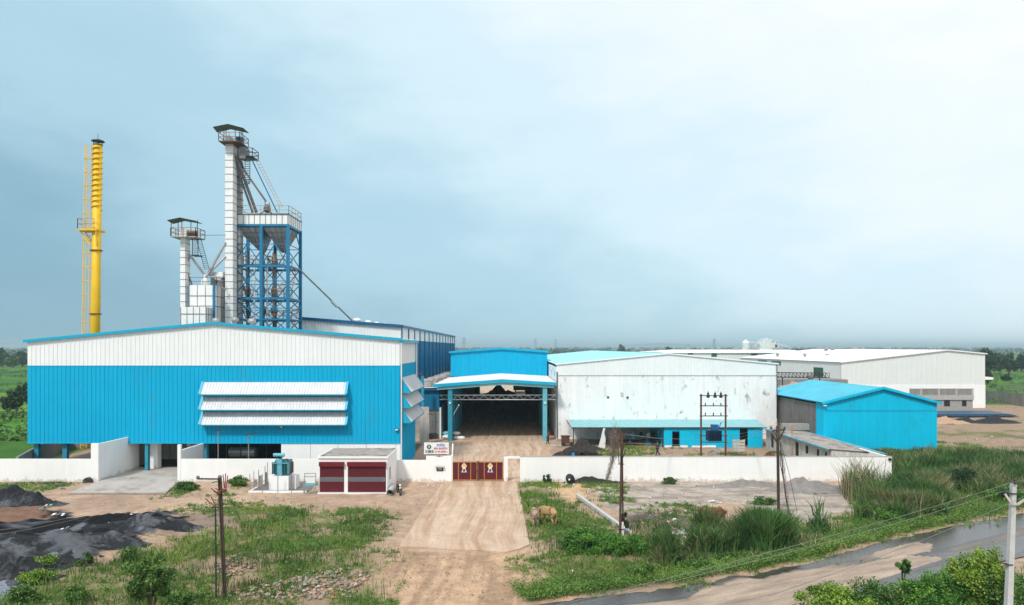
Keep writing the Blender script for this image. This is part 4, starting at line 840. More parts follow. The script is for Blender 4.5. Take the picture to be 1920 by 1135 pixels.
# ---- low old shed in front of it ----
Yo = 70.0; ol, orr = XX(1559, Yo), XX(1650, Yo); oz0, oz1 = ZZ(842, Yo), ZZ(851, Yo); Yoe = 88
b13 = empty('low_old_shed', ((ol + orr) / 2, Yo, 0), 'low old plastered shed with a patched grey roof edged in cyan', 'shed')
mb = MB(); mb.box(ol, orr, Yo, Yo + .25, -1, oz1 - .1); mb.prism([(ol, Yo, oz1 - .1), (orr, Yo, oz1 - .1), (orr, Yo, oz1 - .06), (ol, Yo, oz0 - .08)], (0, .25, 0)); mb.v = mb.v; mb.build('front_wall', 'old_plaster', b13)
mb = MB(); mb.box(ol, ol + .25, Yo + .26, Yoe, -1, oz0 - .1); mb.build('side_wall', 'old_plaster', b13)
mb = MB(); mb.corr((ol - .35, Yo - .1, oz0), (ol - .35, Yoe, oz0), (orr, Yoe, oz1 + .1), (orr, Yo - .1, oz1 + .1), .6, .04, flip=True); mb.quad((ol - .35, Yo - .1, oz0 - .06), (orr, Yo - .1, oz1 + .04), (orr, Yoe, oz1 + .04), (ol - .35, Yoe, oz0 - .06)); mb.build('roof', 'old_roof', b13)
mb = MB(); mb.prism([(orr - .3, Yo - .1, oz1 + .16), (orr + .7, Yo - .1, oz1 + .0), (orr + .7, Yo - .1, oz1 - .04), (orr - .3, Yo - .1, oz1 + .12)], (0, Yoe - Yo, 0)); mb.build('cyan_edge', 'cyan_roof', b13)
mb = MB(); mb.box(ol - .45, ol - .34, Yo - .1, Yoe, oz0 - .1, oz0 + .03); mb.build('eave_edge', 'cyan_roof', b13)
mb = MB(); mb.box(XX(1465, 88), XX(1518, 88), 87.6, 88.4, oz0 - .2, oz0 + .6); mb.build('parapet', 'grey_block', b13)
for y_, w, h_ in ((85.5, .7, 1.7), (78, .8, 1.6), (75.5, .6, .9), (72.8, .5, 1.0), (71, .4, .5)):
    mb = MB(); mb.box(ol - .02, ol + .02, y_, y_ + w, oz0 - .45 - h_, oz0 - .5); mb.build('window', 'dark_inside', b13)
mb = MB(); mb.tube((XX(1485, 79), 79, 0), (XX(1485, 79), 79, ZZ(810, 79)), .04, n=6); mb.tube((XX(1485, 79), 79, ZZ(811, 79)), (XX(1485, 79), 79, ZZ(800, 79)), .09, n=6); mb.build('flue', 'orange_rail', b13)

# ---- large cream warehouse, far right ----
Yc = 147.0; cl, cm, cr_ = XX(1577, Yc), XX(1775, Yc), XX(1847, Yc); czl, czm, czr = ZZ(680, Yc), ZZ(657, Yc), ZZ(664, Yc); Yce = 212
bA = empty('cream_warehouse', (cm, Yc, 0), 'huge cream and white warehouse with a shallow white roof, far right', 'warehouse')
mb = MB(); zc_ = ZZ(722, Yc)
mb.corr((cl, Yc, zc_), (cm, Yc, zc_), (cm, Yc, czm), (cl, Yc, czl), 1.1, .05); mb.corr((cm, Yc, zc_), (cr_, Yc, zc_), (cr_, Yc, czr), (cm, Yc, czm), 1.1, .05); mb.build('gable_cladding', 'cream_sheet', bA)
mb = MB(); mb.box(cl, cr_, Yc - .1, Yc + .2, -.2, zc_ - .003); mb.build('base_wall', 'white_paint', bA)
mb = MB(); mb.corr((cl, Yce, 0), (cl, Yc + .2, 0), (cl, Yc + .2, czl), (cl, Yce, czl), 1.1, .05); mb.quad((cr_, Yc + .2, 0), (cr_, Yce, 0), (cr_, Yce, czr), (cr_, Yc + .2, czr)); mb.build('side_cladding', 'cream_sheet', bA)
gable_roof(bA, 'white_roof', Yc - .3, Yce, cl, cm, cr_, czl, czm, czr, .1, pitch=1.5, over=.3)
verge(bA, 'white_paint', Yc - .32, cl, cm, cr_, czl + .05, czm + .05, czr + .05, .22, .3, .05)
for ya_, yb_, za_, zb__ in ((155.5, 160, 5.2, 8.4), (180, 186, 8.4, 9.4), (190, 196, 8.4, 9.4)):
    mb = MB(); mb.box(cl - .1, cl - .052, ya_, yb_, za_, zb__); w_ = mb.build('window', 'green_window', bA)
    mb = MB()
    for k in range(4): yy = ya_ + (yb_ - ya_) * k / 3; mb.box(cl - .14, cl - .101, yy - .12, yy + .12, za_, zb__)
    mb.build('mullions', 'dark_steel', w_)
for px, py in ((1458, 664), (1509, 664.5), (1551, 665.5), (1603, 666)):
    y_ = 185 - (px - 1458) * .12; roof_vent(bA, XX(px, y_), y_, ZZ(py, y_) - .55, .5, 'galv')
for px in (1668, 1687, 1744, 1618, 1604, 1549, 1561):
    roof_vent(bA, XX(px, 195), 195, 12.2, .75, 'galv')
mb = MB(); mb.prism([(cr_ + .05, Yc + 2, ZZ(706, Yc)), (XX(1875, Yc), Yc + 2, ZZ(708.5, Yc)), (XX(1875, Yc), Yc + 2, ZZ(713, Yc)), (cr_ + .05, Yc + 2, ZZ(713.5, Yc))], (0, 6, 0)); mb.build('side_canopy', 'white_paint', bA)
# second one behind
Yq = 222.0; ql, qr = XX(1243, Yq), XX(1500, Yq)
bB = empty('distant_white_warehouse', ((ql + qr) / 2, Yq, 0), 'long low white warehouse with green windows behind the stained one', 'warehouse')
mb = MB(); mb.corr((XX(1270, Yq), Yq, 0), (qr, Yq, 0), (qr, Yq, ZZ(661.5, Yq)), (XX(1270, Yq), Yq, ZZ(661.5, Yq)), 1.1, .05); mb.quad((ql + 4, Yq, 0), (ql + 4, Yq + 40, 0), (ql + 4, Yq + 40, 11), (ql + 4, Yq, 11)); mb.build('wall', 'cream_sheet', bB)
mb = MB(); zq0, zq1 = ZZ(661.3, Yq), ZZ(655.8, Yq + 22); mb.quad((ql, Yq - .5, zq0), (qr + 5, Yq - .5, zq0), (qr + 5, Yq + 22, zq1), (ql + 8, Yq + 22, zq1)); mb.quad((qr + 5, Yq + 22, zq1), (qr + 5, Yq + 45, zq0), (ql, Yq + 45, zq0), (ql + 8, Yq + 22, zq1)); mb.quad((ql, Yq - .5, zq0), (ql + 8, Yq + 22, zq1), (ql, Yq + 45, zq0)); mb.box(ql, qr, Yq - .52, Yq - .4, zq0 - .15, zq0 + .02); mb.build('roof', 'white_roof', bB)
for pa, pb, ya, yb_ in ((1290, 1299, 660.5, 665), (1334, 1344, 661.5, 669), (1408, 1420, 662, 666.5)):
    mb = MB(); mb.box(XX(pa, Yq), XX(pb, Yq), Yq - .12, Yq - .06, ZZ(yb_, Yq), ZZ(ya + 1.5, Yq)); mb.build('window', 'green_window', bB)
for px in (1290, 1317, 1347, 1378, 1383, 1411, 1420, 1455, 1460, 1497):
    roof_vent(bB, XX(px, Yq + 22), Yq + 22, zq1 - .1, .8, 'galv')
# unfinished block building
Yu = 135.0; ua, ub = XX(1707, Yu), XX(1824, Yu)
bu = empty('unfinished_block_building', ((ua + ub) / 2, Yu, 0), 'unfinished grey block building with two dark window openings', 'building')
mb = MB(); mb.box(ua, ub, Yu, Yu + 5, -.2, ZZ(750, Yu)); mb.build('wall', 'grey_block', bu)
mb = MB(); mb.box(ua - .1, ub + .05, Yu - .25, Yu + .6, ZZ(749.9, Yu), ZZ(741, Yu)); mb.build('concrete_band', 'grey_band', bu)
mb = MB(); mb.box(ua, ub, Yu, Yu + .3, ZZ(740.9, Yu), ZZ(729, Yu)); mb.build('parapet', 'grey_wall', bu)
for px in (1727, 1760, 1793, 1823): mb = MB(); mb.box(XX(px - 2, Yu), XX(px + 2, Yu), Yu - .08, Yu - .003, ZZ(740.8, Yu), ZZ(728.5, Yu)); mb.build('pillar', 'grey_band', bu)
for pa, pb in ((1770, 1781), (1803.5, 1812)): mb = MB(); mb.box(XX(pa, Yu), XX(pb, Yu), Yu - .03, Yu - .004, ZZ(762, Yu), ZZ(751, Yu)); mb.build('window', 'dark_inside', bu)
# grey compound wall right
mb = MB(); pts = [P(1848, 733, 168), P(1922, 738, 150), P(2050, 742, 144)]
for a_, b_ in zip(pts, pts[1:]):
    n_ = 3
    for k in range(n_):
        p_, q_ = a_.lerp(b_, k / n_ + .006), a_.lerp(b_, (k + 1) / n_ - .006); mb.prism([(p_.x, p_.y, -.2), (q_.x, q_.y, -.2), (q_.x, q_.y, q_.z), (p_.x, p_.y, p_.z)], (0, .3, 0))
mb.build('concrete_wall', 'grey_wall', label='grey concrete panel wall receding at the far right', cat='wall')
# grey store between warehouses, with conveyor bridge on its roof
mb = MB(); Yg = 118; mb.box(XX(1458, Yg), XX(1590, Yg), Yg, Yg + 12, 0, ZZ(712, Yg)); gs = mb.build('grey_store', 'grey_wall', label='low grey store behind the stained warehouse', cat='building')
cbr = empty('conveyor_bridge', P(1507, 708, 112), 'dark lattice conveyor bridge above the cyan shed roof', 'bridge')
mb = MB(); Yv = 112; a0, a1 = P(1458, 699, Yv), P(1555, 700, Yv); c0, c1 = P(1458, 707.5, Yv), P(1555, 708.5, Yv)
for yy in (0, 1.2):
    o_ = Vector((0, yy, 0)); mb.bar(a0 + o_, a1 + o_, .09); mb.bar(c0 + o_, c1 + o_, .12)
    for k in range(14):
        f0, f1 = k / 14, (k + 1) / 14; mb.bar(a0.lerp(a1, f0) + o_, c0.lerp(c1, f1) + o_, .05); mb.bar(a0.lerp(a1, f1) + o_, c0.lerp(c1, f1) + o_, .05)
mb.build('lattice', 'dark_steel', cbr)
for px in (1470, 1540): mb = MB(); mb.tube((XX(px, Yv), Yv + .6, 5), (XX(px, Yv), Yv + .6, ZZ(707, Yv)), .1, n=6); mb.build('leg', 'dark_steel', cbr)
mb = MB(); mb.lathe(P(1520, 712, 112), [(.3, 0), (.5, .2), (.5, .6), (.2, .8)], 10); mb.build('hopper', 'galv_dark', cbr)
# ================= chimney, towers =================
def rail(mb, pts, z, h=1.1, w=.05, closed=False, posts=True):
    pts = [Vector((p[0], p[1], z)) for p in pts]
    if closed: pts.append(pts[0])
    for a, b_ in zip(pts, pts[1:]):
        for hh_ in (h * .5, h): mb.bar(a + Vector((0, 0, hh_)), b_ + Vector((0, 0, hh_)), w)
        n_ = max(1, int((b_ - a).length / 1.2))
        for k in range(n_ + 1):
            p = a.lerp(b_, k / n_); mb.bar(p, p + Vector((0, 0, h)), w)
def platform(parent, x0, x1, y0, y1, z, m='dark_steel', rm='orange_rail', h=1.1, name='platform'):
    mb = MB(); mb.box(x0, x1, y0, y1, z - .12, z); pl_ = mb.build(name, m, parent)
    mb = MB(); rail(mb, [(x0, y0), (x1, y0), (x1, y1), (x0, y1)], z, h, .07, True); mb.build('railing', rm, pl_); return pl_
def ladder(parent, p, q, w=.45, n=12, m='dark_steel', r=.04, side=(1, 0, 0)):
    p = Vector(p); q = Vector(q); s = Vector(side) * w / 2; mb = MB(); mb.bar(p - s, q - s, r); mb.bar(p + s, q + s, r)
    for k in range(n + 1): c_ = p.lerp(q, k / n); mb.bar(c_ - s, c_ + s, r)
    return mb.build('ladder', m, parent)
# chimney
Yq_ = 88.0
ch = empty('chimney', P(174.5, 840, Yq_), 'tall yellow steel chimney with spiral strakes and a caged ladder', 'chimney')
A = P(175.5, 870, Yq_); A.z = 0; B = P(183.7, 272, Yq_)
mb = MB(); mb.tube(A, B, .60, .50, n=24); mb.build('stack', 'yellow_paint', ch, smooth=True)
ax_ = (B - A)
def on(py): z_ = ZZ(py, Yq_); return A + ax_ * (z_ / B.z)
mb = MB(); n_ = 24 * 12; pv = None
for k in range(n_ + 1):
    py = 395 - (395 - 276) * k / n_; c_ = on(py); th = 2 * math.pi * 12 * k / n_; d_ = Vector((math.cos(th), math.sin(th), 0)); r_ = .52
    cur = [c_ + d_ * r_ + Vector((0, 0, -.02)), c_ + d_ * (r_ + .15) + Vector((0, 0, -.02)), c_ + d_ * (r_ + .15) + Vector((0, 0, .05)), c_ + d_ * r_ + Vector((0, 0, .05))]
    if pv: mb.add(pv + cur, [(0, 4, 5, 1), (1, 5, 6, 2), (2, 6, 7, 3)])
    pv = cur
mb.build('spiral_strake', 'gold_paint' if False else 'yellow_paint', ch)
mb = MB(); mb.lathe(on(273), [(.5, 0), (.56, .02), (.56, .12), (.3, .14)], 16); mb.build('top_ring', 'dark_steel', ch)
mb = MB(); c_ = on(267); mb.lathe(c_, [(.78, .08), (.72, .2), (.1, .42)], 16); 
for k in range(4): th = k * math.pi / 2 + .5; d_ = Vector((math.cos(th) * .5, math.sin(th) * .5, 0)); mb.bar(c_ + d_ + Vector((0, 0, -.4)), c_ + d_ + Vector((0, 0, .1)), .05)
mb.tube(c_ + Vector((0, 0, .3)), c_ + Vector((0, 0, 1.1)), .03, n=5); mb.build('rain_cap', 'dark_steel', ch)
for py in (471, 590): mb = MB(); c_ = on(py); mb.lathe(c_, [(.56, 0), (.72, .02), (.72, .12), (.56, .14)], 20); mb.build('flange', 'rust', ch)
def cage(pa, pb):
    mb = MB(); a_, b_ = on(pa), on(pb); off = Vector((-1.0, 0, 0)); o2 = Vector((-1.6, 0, 0))
    for o_ in (Vector((-.75, -.25, 0)), Vector((-.75, .25, 0)), Vector((-1.45, -.3, 0)), Vector((-1.7, 0, 0)), Vector((-1.1, -.38, 0))): mb.bar(a_ + o_, b_ + o_, .06)
    k_ = int((b_ - a_).length / .35)
    for k in range(k_):
        c_ = a_.lerp(b_, k / k_); mb.bar(c_ + Vector((-.75, -.25, 0)), c_ + Vector((-.75, .25, 0)), .03)
        if k % 5 == 0:
            for p_, q_ in (((-.75, -.25), (-1.1, -.4)), ((-1.1, -.4), (-1.5, -.3)), ((-1.5, -.3), (-1.72, 0)), ((-1.72, 0), (-1.5, .3)), ((-1.5, .3), (-.75, .25)), ((-.75, 0), (-.5, 0))): mb.bar(c_ + Vector((*p_, 0)), c_ + Vector((*q_, 0)), .07)
    return mb.build('caged_ladder', 'gold_paint' if False else 'yellow_paint', ch)
cage(426, 272); cage(860, 440)
c_ = on(433); mb = MB(); mb.box(c_.x - 1.95, c_.x + .62, c_.y - .95, c_.y + .9, c_.z - .1, c_.z + .12)
for s_ in (-.5, .5): mb.bar(c_ + Vector((-1.8, s_, -.1)), c_ + Vector((-.5, s_, -1.9)), .12)
mb.bar(c_ + Vector((.4, -.8, -.1)), c_ + Vector((.3, -.5, -1.9)), .14)
pf = mb.build('platform', 'yellow_paint', ch); mb = MB(); rail(mb, [(c_.x + .2, c_.y - .9), (c_.x - 1.9, c_.y - .9), (c_.x - 1.9, c_.y + .85)], c_.z + .12, 1.3, .06); mb.build('railing', 'orange_rail', pf)

# tall bucket elevator
Ye = 90.0
te = empty('tall_elevator_tower', P(430, 840, Ye), 'tallest white bucket elevator tower with canopy-topped platform', 'tower')
te.location.z = 0
def shaft(parent, pa, pb, Y, dep, py0, py1, m='tower_white', sm='galv'):
    x0, x1 = XX(pa, Y), XX(pb, Y); z1 = ZZ(py0, Y); mb = MB(); mb.box(x0, x1, Y, Y + dep, 0, z1); s_ = mb.build('shaft', m, parent)
    k = 0; z_ = z1 - .8
    while z_ > 12:
        mb = MB(); mb.box(x0 - .04, x1 + .04, Y - .04, Y + dep + .04, z_, z_ + .05); mb.build('flange', 'galv_dark', s_); z_ -= .92 * (1 if k % 4 else 1.1); k += 1
shaft(te, 422, 436.5, Ye, 1.3, 262, 0)
mb = MB(); x = XX(447.5, 92.6); mb.tube((x, 92.6, 0), (x, 92.6, ZZ(275, 92)), .56, n=14); s_ = mb.build('return_leg', 'galv', te, smooth=True)
for k in range(24): mb = MB(); z_ = 15 + k * 1.0; mb.lathe((x, 92.6, z_), [(.57, 0), (.63, .01), (.63, .06), (.57, .07)], 14); mb.build('flange', 'galv_dark', s_)
def canopy(parent, fl, fm, fr, bl, bm, br_, Yf, Yb_):
    a = [P(*fl, Yf), P(*fm, Yf), P(*fr, Yf), P(*bl, Yb_), P(*bm, Yb_), P(*br_, Yb_)]; mb = MB()
    mb.corr(a[0], a[3], a[4], a[1], .5, .04); mb.corr(a[1], a[4], a[5], a[2], .5, .04)
    u_ = [p + Vector((0, 0, -.06)) for p in a]; mb.quad(u_[0], u_[1], u_[4], u_[3]); mb.quad(u_[1], u_[2], u_[5], u_[4]); return mb.build('canopy', 'grey_canopy', parent)
canopy(te, (399, 238), (427, 232.5), (456, 240), (407, 248), (433, 242), (467, 249.5), 88.3, 91.6)
pz = ZZ(267, 89.5)
platform(te, XX(410, 88.8), XX(449, 88.8), 88.8, 91.8, pz, 'rust')
mb = MB()
for px, Y_ in ((420, 88.9), (441, 88.9), (455, 88.9), (424, 91.7), (452, 91.7)): mb = MB(); mb.tube((XX(px, Y_), Y_, pz - .1), (XX(px, Y_), Y_, ZZ(242, Y_)), .05, n=6); mb.build('canopy_post', 'dark_steel', te)
mb = MB(); mb.box(XX(424, 89.8), XX(433, 89.8), 89.6, 90.6, pz, pz + .9); mb.build('head_box', 'tower_white', te)
mb = MB(); mb.tube((XX(444, 90), 90, pz + .6), (XX(449, 90), 90, pz + .6), .35, n=10); mb.box(XX(449, 90), XX(455, 90), 89.8, 90.5, pz, pz + .8); mb.build('drive_motor', 'transformer_teal', te)
platform(te, XX(449, 90), XX(472, 90), 90.2, 92.4, ZZ(291, 90), 'dark_steel', 'dark_steel', 1.0)
mb = MB(); mb.box(XX(449, 90), XX(460, 90), 90, 91.5, ZZ(297, 90), ZZ(275, 90)); mb.build('spout_head', 'galv_dark', te)
ladder(te, P(464, 345, 90.3), P(464, 296, 90.3), .65, 12, r=.07)
ladder(te, P(457, 352, 90.6), P(466, 338, 90.6), .5, 3, r=.06)
for a_, b_, r_, m_ in (((442, 292), (481, 399), .20, 'galv_dark'), ((438, 297), (474, 399), .15, 'galv_dark'), ((457, 318), (499, 378), .14, 'galv'), ((449, 296), (458, 322), .18, 'galv_dark')):
    mb = MB(); mb.tube(P(*a_, 90.8), P(*b_, 93.5), r_, n=8); mb.build('chute', m_, te)
mb = MB(); mb.bar(P(471, 297, 91), P(520, 399, 92.5), .13); mb.build('brace', 'blue_trim' if False else 'navy_sheet', te)
ladder(te, P(527, 388, 92.4), P(475, 286, 91), .45, 18, 'orange_rail', .035)
mb = MB(); mb.bar(P(374, 441.5, 88), P(423, 441, 90), .05); mb.build('stay_cable', 'dark_steel', te)

# hopper tower
Yf, Yb2 = 92.0, 97.4; ht = empty('hopper_tower', P(488, 840, Yf), 'blue steel frame tower carrying twin grey hoppers and a white bin', 'tower'); ht.location.z = 0
hx = [XX(436, Yf), XX(490, Yf), XX(540, Yf)]; ztop = ZZ(421, Yf)
for x in hx:
    for y_ in (Yf, Yb2): mb = MB(); w_ = .2; mb.box(x - w_, x + w_, y_ - .16, y_ + .16, 0, ztop); mb.build('column', 'navy_sheet', ht)
levels = [598, 558, 497, 421]
for py in levels:
    z_ = ZZ(py, Yf); w_ = .28 if py != 598 else .2
    mb = MB()
    for y_ in (Yf, Yb2): mb.box(hx[0] - .1, hx[2] + .1, y_ - .17, y_ + .17, z_ - w_, z_ + .02)
    for x in hx: mb.box(x - .1, x + .1, Yf + .18, Yb2 - .18, z_ - w_ + .01, z_ + .01)
    mb.build('floor_beam', 'navy_sheet', ht)
for py in (458, 527, 578):
    z_ = ZZ(py, Yf); mb = MB(); mb.bar((hx[0], Yf, z_), (hx[2], Yf, z_), .09); mb.bar((hx[2], Yf, z_), (hx[2], Yb2, z_), .09); mb.bar((hx[0], Yb2, z_), (hx[2], Yb2, z_), .09); mb.build('tie_beam', 'navy_sheet', ht)
zl_ = [ZZ(p, Yf) for p in (620, 598, 578, 558, 527, 497, 458)]
for i in range(len(zl_) - 1):
    for (p0, p1, y_) in ((hx[0], hx[1], Yf), (hx[1], hx[2], Yf), (hx[0], hx[1], Yb2), (hx[1], hx[2], Yb2)):
        mb = MB(); mid = (p0 + p1) / 2
        if i % 2: mb.bar((p0, y_, zl_[i]), (mid, y_, zl_[i + 1]), .11); mb.bar((p1, y_, zl_[i]), (mid, y_, zl_[i + 1]), .11)
        else: mb.bar((mid, y_, zl_[i]), (p0, y_, zl_[i + 1]), .11); mb.bar((mid, y_, zl_[i]), (p1, y_, zl_[i + 1]), .11)
        mb.build('cross_brace', 'navy_sheet', ht)
    mb = MB(); s_ = i % 2; mb.bar((hx[2], Yf if s_ else Yb2, zl_[i]), (hx[2], Yb2 if s_ else Yf, zl_[i + 1]), .12); mb.bar((hx[0], Yf if s_ else Yb2, zl_[i]), (hx[0], Yb2 if s_ else Yf, zl_[i + 1]), .12); mb.build('cross_brace', 'navy_sheet', ht)
mb = MB(); mb.bar((hx[2], Yb2, zl_[-1]), (hx[2], Yf + 3, ztop - .3), .12); mb.build('cross_brace', 'navy_sheet', ht); mb = MB(); mb.bar((hx[0], Yf, zl_[-1]), ((hx[0] + hx[1]) / 2, Yf, ZZ(480, Yf)), .1); mb.build('cross_brace', 'navy_sheet', ht)
# bin with panels
z0_, z1_ = ztop + .02, ZZ(403, Yf); mb = MB(); mb.box(hx[0] - .05, hx[2] + .1, Yf - .1, Yb2 + .1, z0_, z1_); bn = mb.build('bin', 'tower_white', ht)
for k in range(11): x = hx[0] + (hx[2] - hx[0]) * k / 10; mb = MB(); mb.box(x - .03, x + .03, Yf - .15, Yf - .101, z0_, z1_); mb.build('panel_rib', 'galv_dark', bn)
for k in range(7): y_ = Yf + (Yb2 - Yf) * k / 6; mb = MB(); mb.box(hx[2] + .101, hx[2] + .15, y_ - .03, y_ + .03, z0_, z1_); mb.build('panel_rib', 'galv_dark', bn)
mb = MB(); mb.box(hx[0] - .12, hx[2] + .2, Yf - .2, Yb2 + .2, z1_, z1_ + .08); mb.build('bin_rim', 'dark_steel', bn)
mb = MB(); rail(mb, [(hx[0], Yf), (hx[2] + .1, Yf), (hx[2] + .1, Yb2), (hx[0], Yb2)], z1_ + .08, 1.15, .05, True); mb.build('railing', 'orange_rail', ht)
def frust(x0, x1, y0, y1, zt__, cx, cy, r_, zb_):
    mb = MB(); mb.add([(x0, y0, zt__), (x1, y0, zt__), (x1, y1, zt__), (x0, y1, zt__), (cx - r_, cy - r_, zb_), (cx + r_, cy - r_, zb_), (cx + r_, cy + r_, zb_), (cx - r_, cy + r_, zb_)], [(0, 1, 5, 4), (1, 2, 6, 5), (2, 3, 7, 6), (3, 0, 4, 7), (4, 5, 6, 7)])
    h_ = mb.build('hopper', 'galv', ht)
    for f_ in (.2, .4, .6, .8):
        mb = MB(); c4 = [Vector(a_).lerp(Vector(b_), f_) for a_, b_ in (((x0, y0, zt__), (cx - r_, cy - r_, zb_)), ((x1, y0, zt__), (cx + r_, cy - r_, zb_)), ((x1, y1, zt__), (cx + r_, cy + r_, zb_)))]
        for a_, b_ in zip(c4, c4[1:]): mb.bar(a_ + Vector((0, -.04, 0)), b_ + Vector((0, -.04, 0)), .07)
        mb.build('stiffener', 'galv_dark', h_)
    for s_ in (.25, .5, .75):
        mb = MB(); mb.bar(Vector((x0, y0 - .04, zt__)).lerp(Vector((x1, y0 - .04, zt__)), s_), Vector((cx - r_, cy - r_ - .04, zb_)).lerp(Vector((cx + r_, cy - r_ - .04, zb_)), s_), .06); mb.bar(Vector((x1 + .04, y0, zt__)).lerp(Vector((x1 + .04, y1, zt__)), s_), Vector((cx + r_, cy - r_, zb_)).lerp(Vector((cx + r_, cy + r_, zb_)), s_), .06); mb.build('stiffener', 'galv_dark', h_)
    return h_
ym = (Yf + Yb2) / 2; zc0 = ZZ(422, Yf) - .3; zc1 = ZZ(474, ym)
frust(hx[0] + .2, hx[1] - .1, Yf + .2, Yb2 - .2, zc0, (hx[0] + hx[1]) / 2 + 1.2, ym, .25, zc1); frust(hx[1] + .1, hx[2] - .2, Yf + .2, Yb2 - .2, zc0, (hx[1] + hx[2]) / 2 + .3, ym, .25, zc1)
for px_, r_ in ((514, .22), (493, .2), (466, .16)):
    x = XX(px_, ym); mb = MB(); f = lambda py: ZZ(py, ym)
    pr0 = [(r_, f(625)), (r_, f(592)), (r_ * 2.2, f(587)), (r_ * 2.2, f(580)), (r_, f(573)), (r_, f(558)), (r_ * 1.9, f(550)), (r_ * 1.9, f(544)), (r_, f(536)), (r_, f(526)), (r_ * 1.5, f(521)), (r_, f(515)), (r_, f(474))]
    mb.lathe((x, ym, 0), pr0, 12); mb.build('separator_column', 'galv_dark', ht, smooth=True)
for px_ in (477, 501): mb = MB(); x = XX(px_, Yf + .8); mb.tube((x, Yf + .8, ZZ(625, Yf)), (x, Yf + .8, ZZ(498, Yf)), .11, n=8); mb.build('white_pipe', 'plastic_white', ht)
for py, xa, xb in ((497, 461, 506), (497, 508, 536), (558, 446, 470), (558, 508, 536), (598, 500, 535)):
    z_ = ZZ(py, Yf + 2.2) ; mb = MB(); mb.box(XX(xa, 94), XX(xb, 94), 93.2, 96.6, z_ - .1, z_); w_ = mb.build('walkway', 'dark_steel', ht)
    mb = MB(); rail(mb, [(XX(xa, 94), 93.2), (XX(xb, 94), 93.2), (XX(xb, 94), 96.6), (XX(xa, 94), 96.6)], z_, 1.1, .07, True); mb.build('railing', 'orange_rail', w_)
ladder(ht, P(538, 562, 94.5), P(551, 503, 94.5), .8, 10, 'orange_rail', .07); ladder(ht, P(546, 612, 95), P(555, 580, 95), .8, 8, 'orange_rail', .07); ladder(ht, P(466, 596, 94), P(455, 566, 94), .8, 8, 'dark_steel', .08)
ladder(ht, P(523, 547, 93.5), P(534, 530, 93.5), .7, 6, 'orange_rail', .06)
for px_ in (463, 467): mb = MB(); mb.bar(P(px_, 598, 95), P(px_ - 3, 465, 95), .06); mb.build('conduit', 'navy_steel', ht)
mb = MB(); mb.tube(P(560, 504, 97), P(663, 604, 106), .13, n=8); mb.build('long_chute', 'galv', ht)
mb = MB(); mb.tube(P(622, 565, 102), P(632, 575, 103), .25, n=8); mb.build('chute_joint', 'plastic_white', ht)
mb = MB(); c_ = P(501, 392, 94); mb.lathe(c_, [(.3, -.5), (.5, -.2), (.5, .2), (.2, .6)], 10); mb.bar(c_, c_ + Vector((-1.1, 0, -.8)), .12); mb.bar(c_, c_ + Vector((.8, 0, -.8)), .16); mb.bar(c_ + Vector((-.3, 0, 0)), c_ + Vector((-.3, 0, 1.2)), .08); mb.bar(c_ + Vector((.3, 0, 0)), c_ + Vector((.3, 0, .9)), .08); mb.build('distributor', 'galv_dark', ht)
mb = MB(); mb.tube(P(441, 500, 92.5), P(466, 560, 94), .14, n=8); mb.tube(P(455, 540, 92.8), P(470, 562, 94), .12, n=8); mb.build('chute', 'galv_dark', ht)

# short elevator
Yk_ = 88.0; se = empty('short_elevator_tower', P(343, 840, Yk_), 'shorter white bucket elevator tower with dark canopy, left of the tall one', 'tower'); se.location.z = 0
shaft(se, 338, 347, Yk_, 1.4, 430, 0)
canopy(se, (313, 413), (337, 408), (366, 414), (325, 419.5), (346, 414), (379, 419.5), 86.6, 89.8)
pz = ZZ(443, 87); platform(se, XX(320, 87), XX(367, 87), 87, 89.6, pz, 'old_concrete')
for px, Y_ in ((321, 87.1), (334, 87.1), (358, 87.1), (370, 88.8), (341, 89.5)): mb = MB(); mb.tube((XX(px, Y_), Y_, pz - .1), (XX(px, Y_), Y_, ZZ(413, Y_)), .05, n=6); mb.build('canopy_post', 'dark_steel', se)
mb = MB(); mb.box(XX(337, 87.8), XX(351, 87.8), 87.6, 88.8, pz, pz + .95); mb.build('head_box', 'tower_white', se)
mb = MB(); mb.tube((XX(354, 88), 88, pz + .5), (XX(362, 88), 88, pz + .5), .35, n=10); mb.box(XX(362, 88), XX(368, 88), 87.7, 88.5, pz, pz + .8); mb.build('drive_motor', 'rust', se)
ladder(se, P(366, 478, 88.4), P(366, 445, 88.4), .75, 9, r=.07); mb = MB(); mb.box(XX(361, 88.4), XX(375, 88.4), 88, 89.2, ZZ(479, 88.4) - .1, ZZ(479, 88.4)); mb.build('landing', 'dark_steel', se)
ladder(se, P(388, 505, 89), P(372, 447, 89), .6, 16, r=.05)
mb = MB(); mb.tube(P(354, 476, 88.8), P(384, 516, 89.5), .16, n=8); mb.build('chute', 'galv', se)
mb = MB(); mb.tube(P(356, 480, 88.8), P(351, 500, 89.2), .06, n=6); mb.tube(P(350, 507, 88.8), P(360, 534, 89.2), .1, n=6); mb.build('chute', 'galv_dark', se)
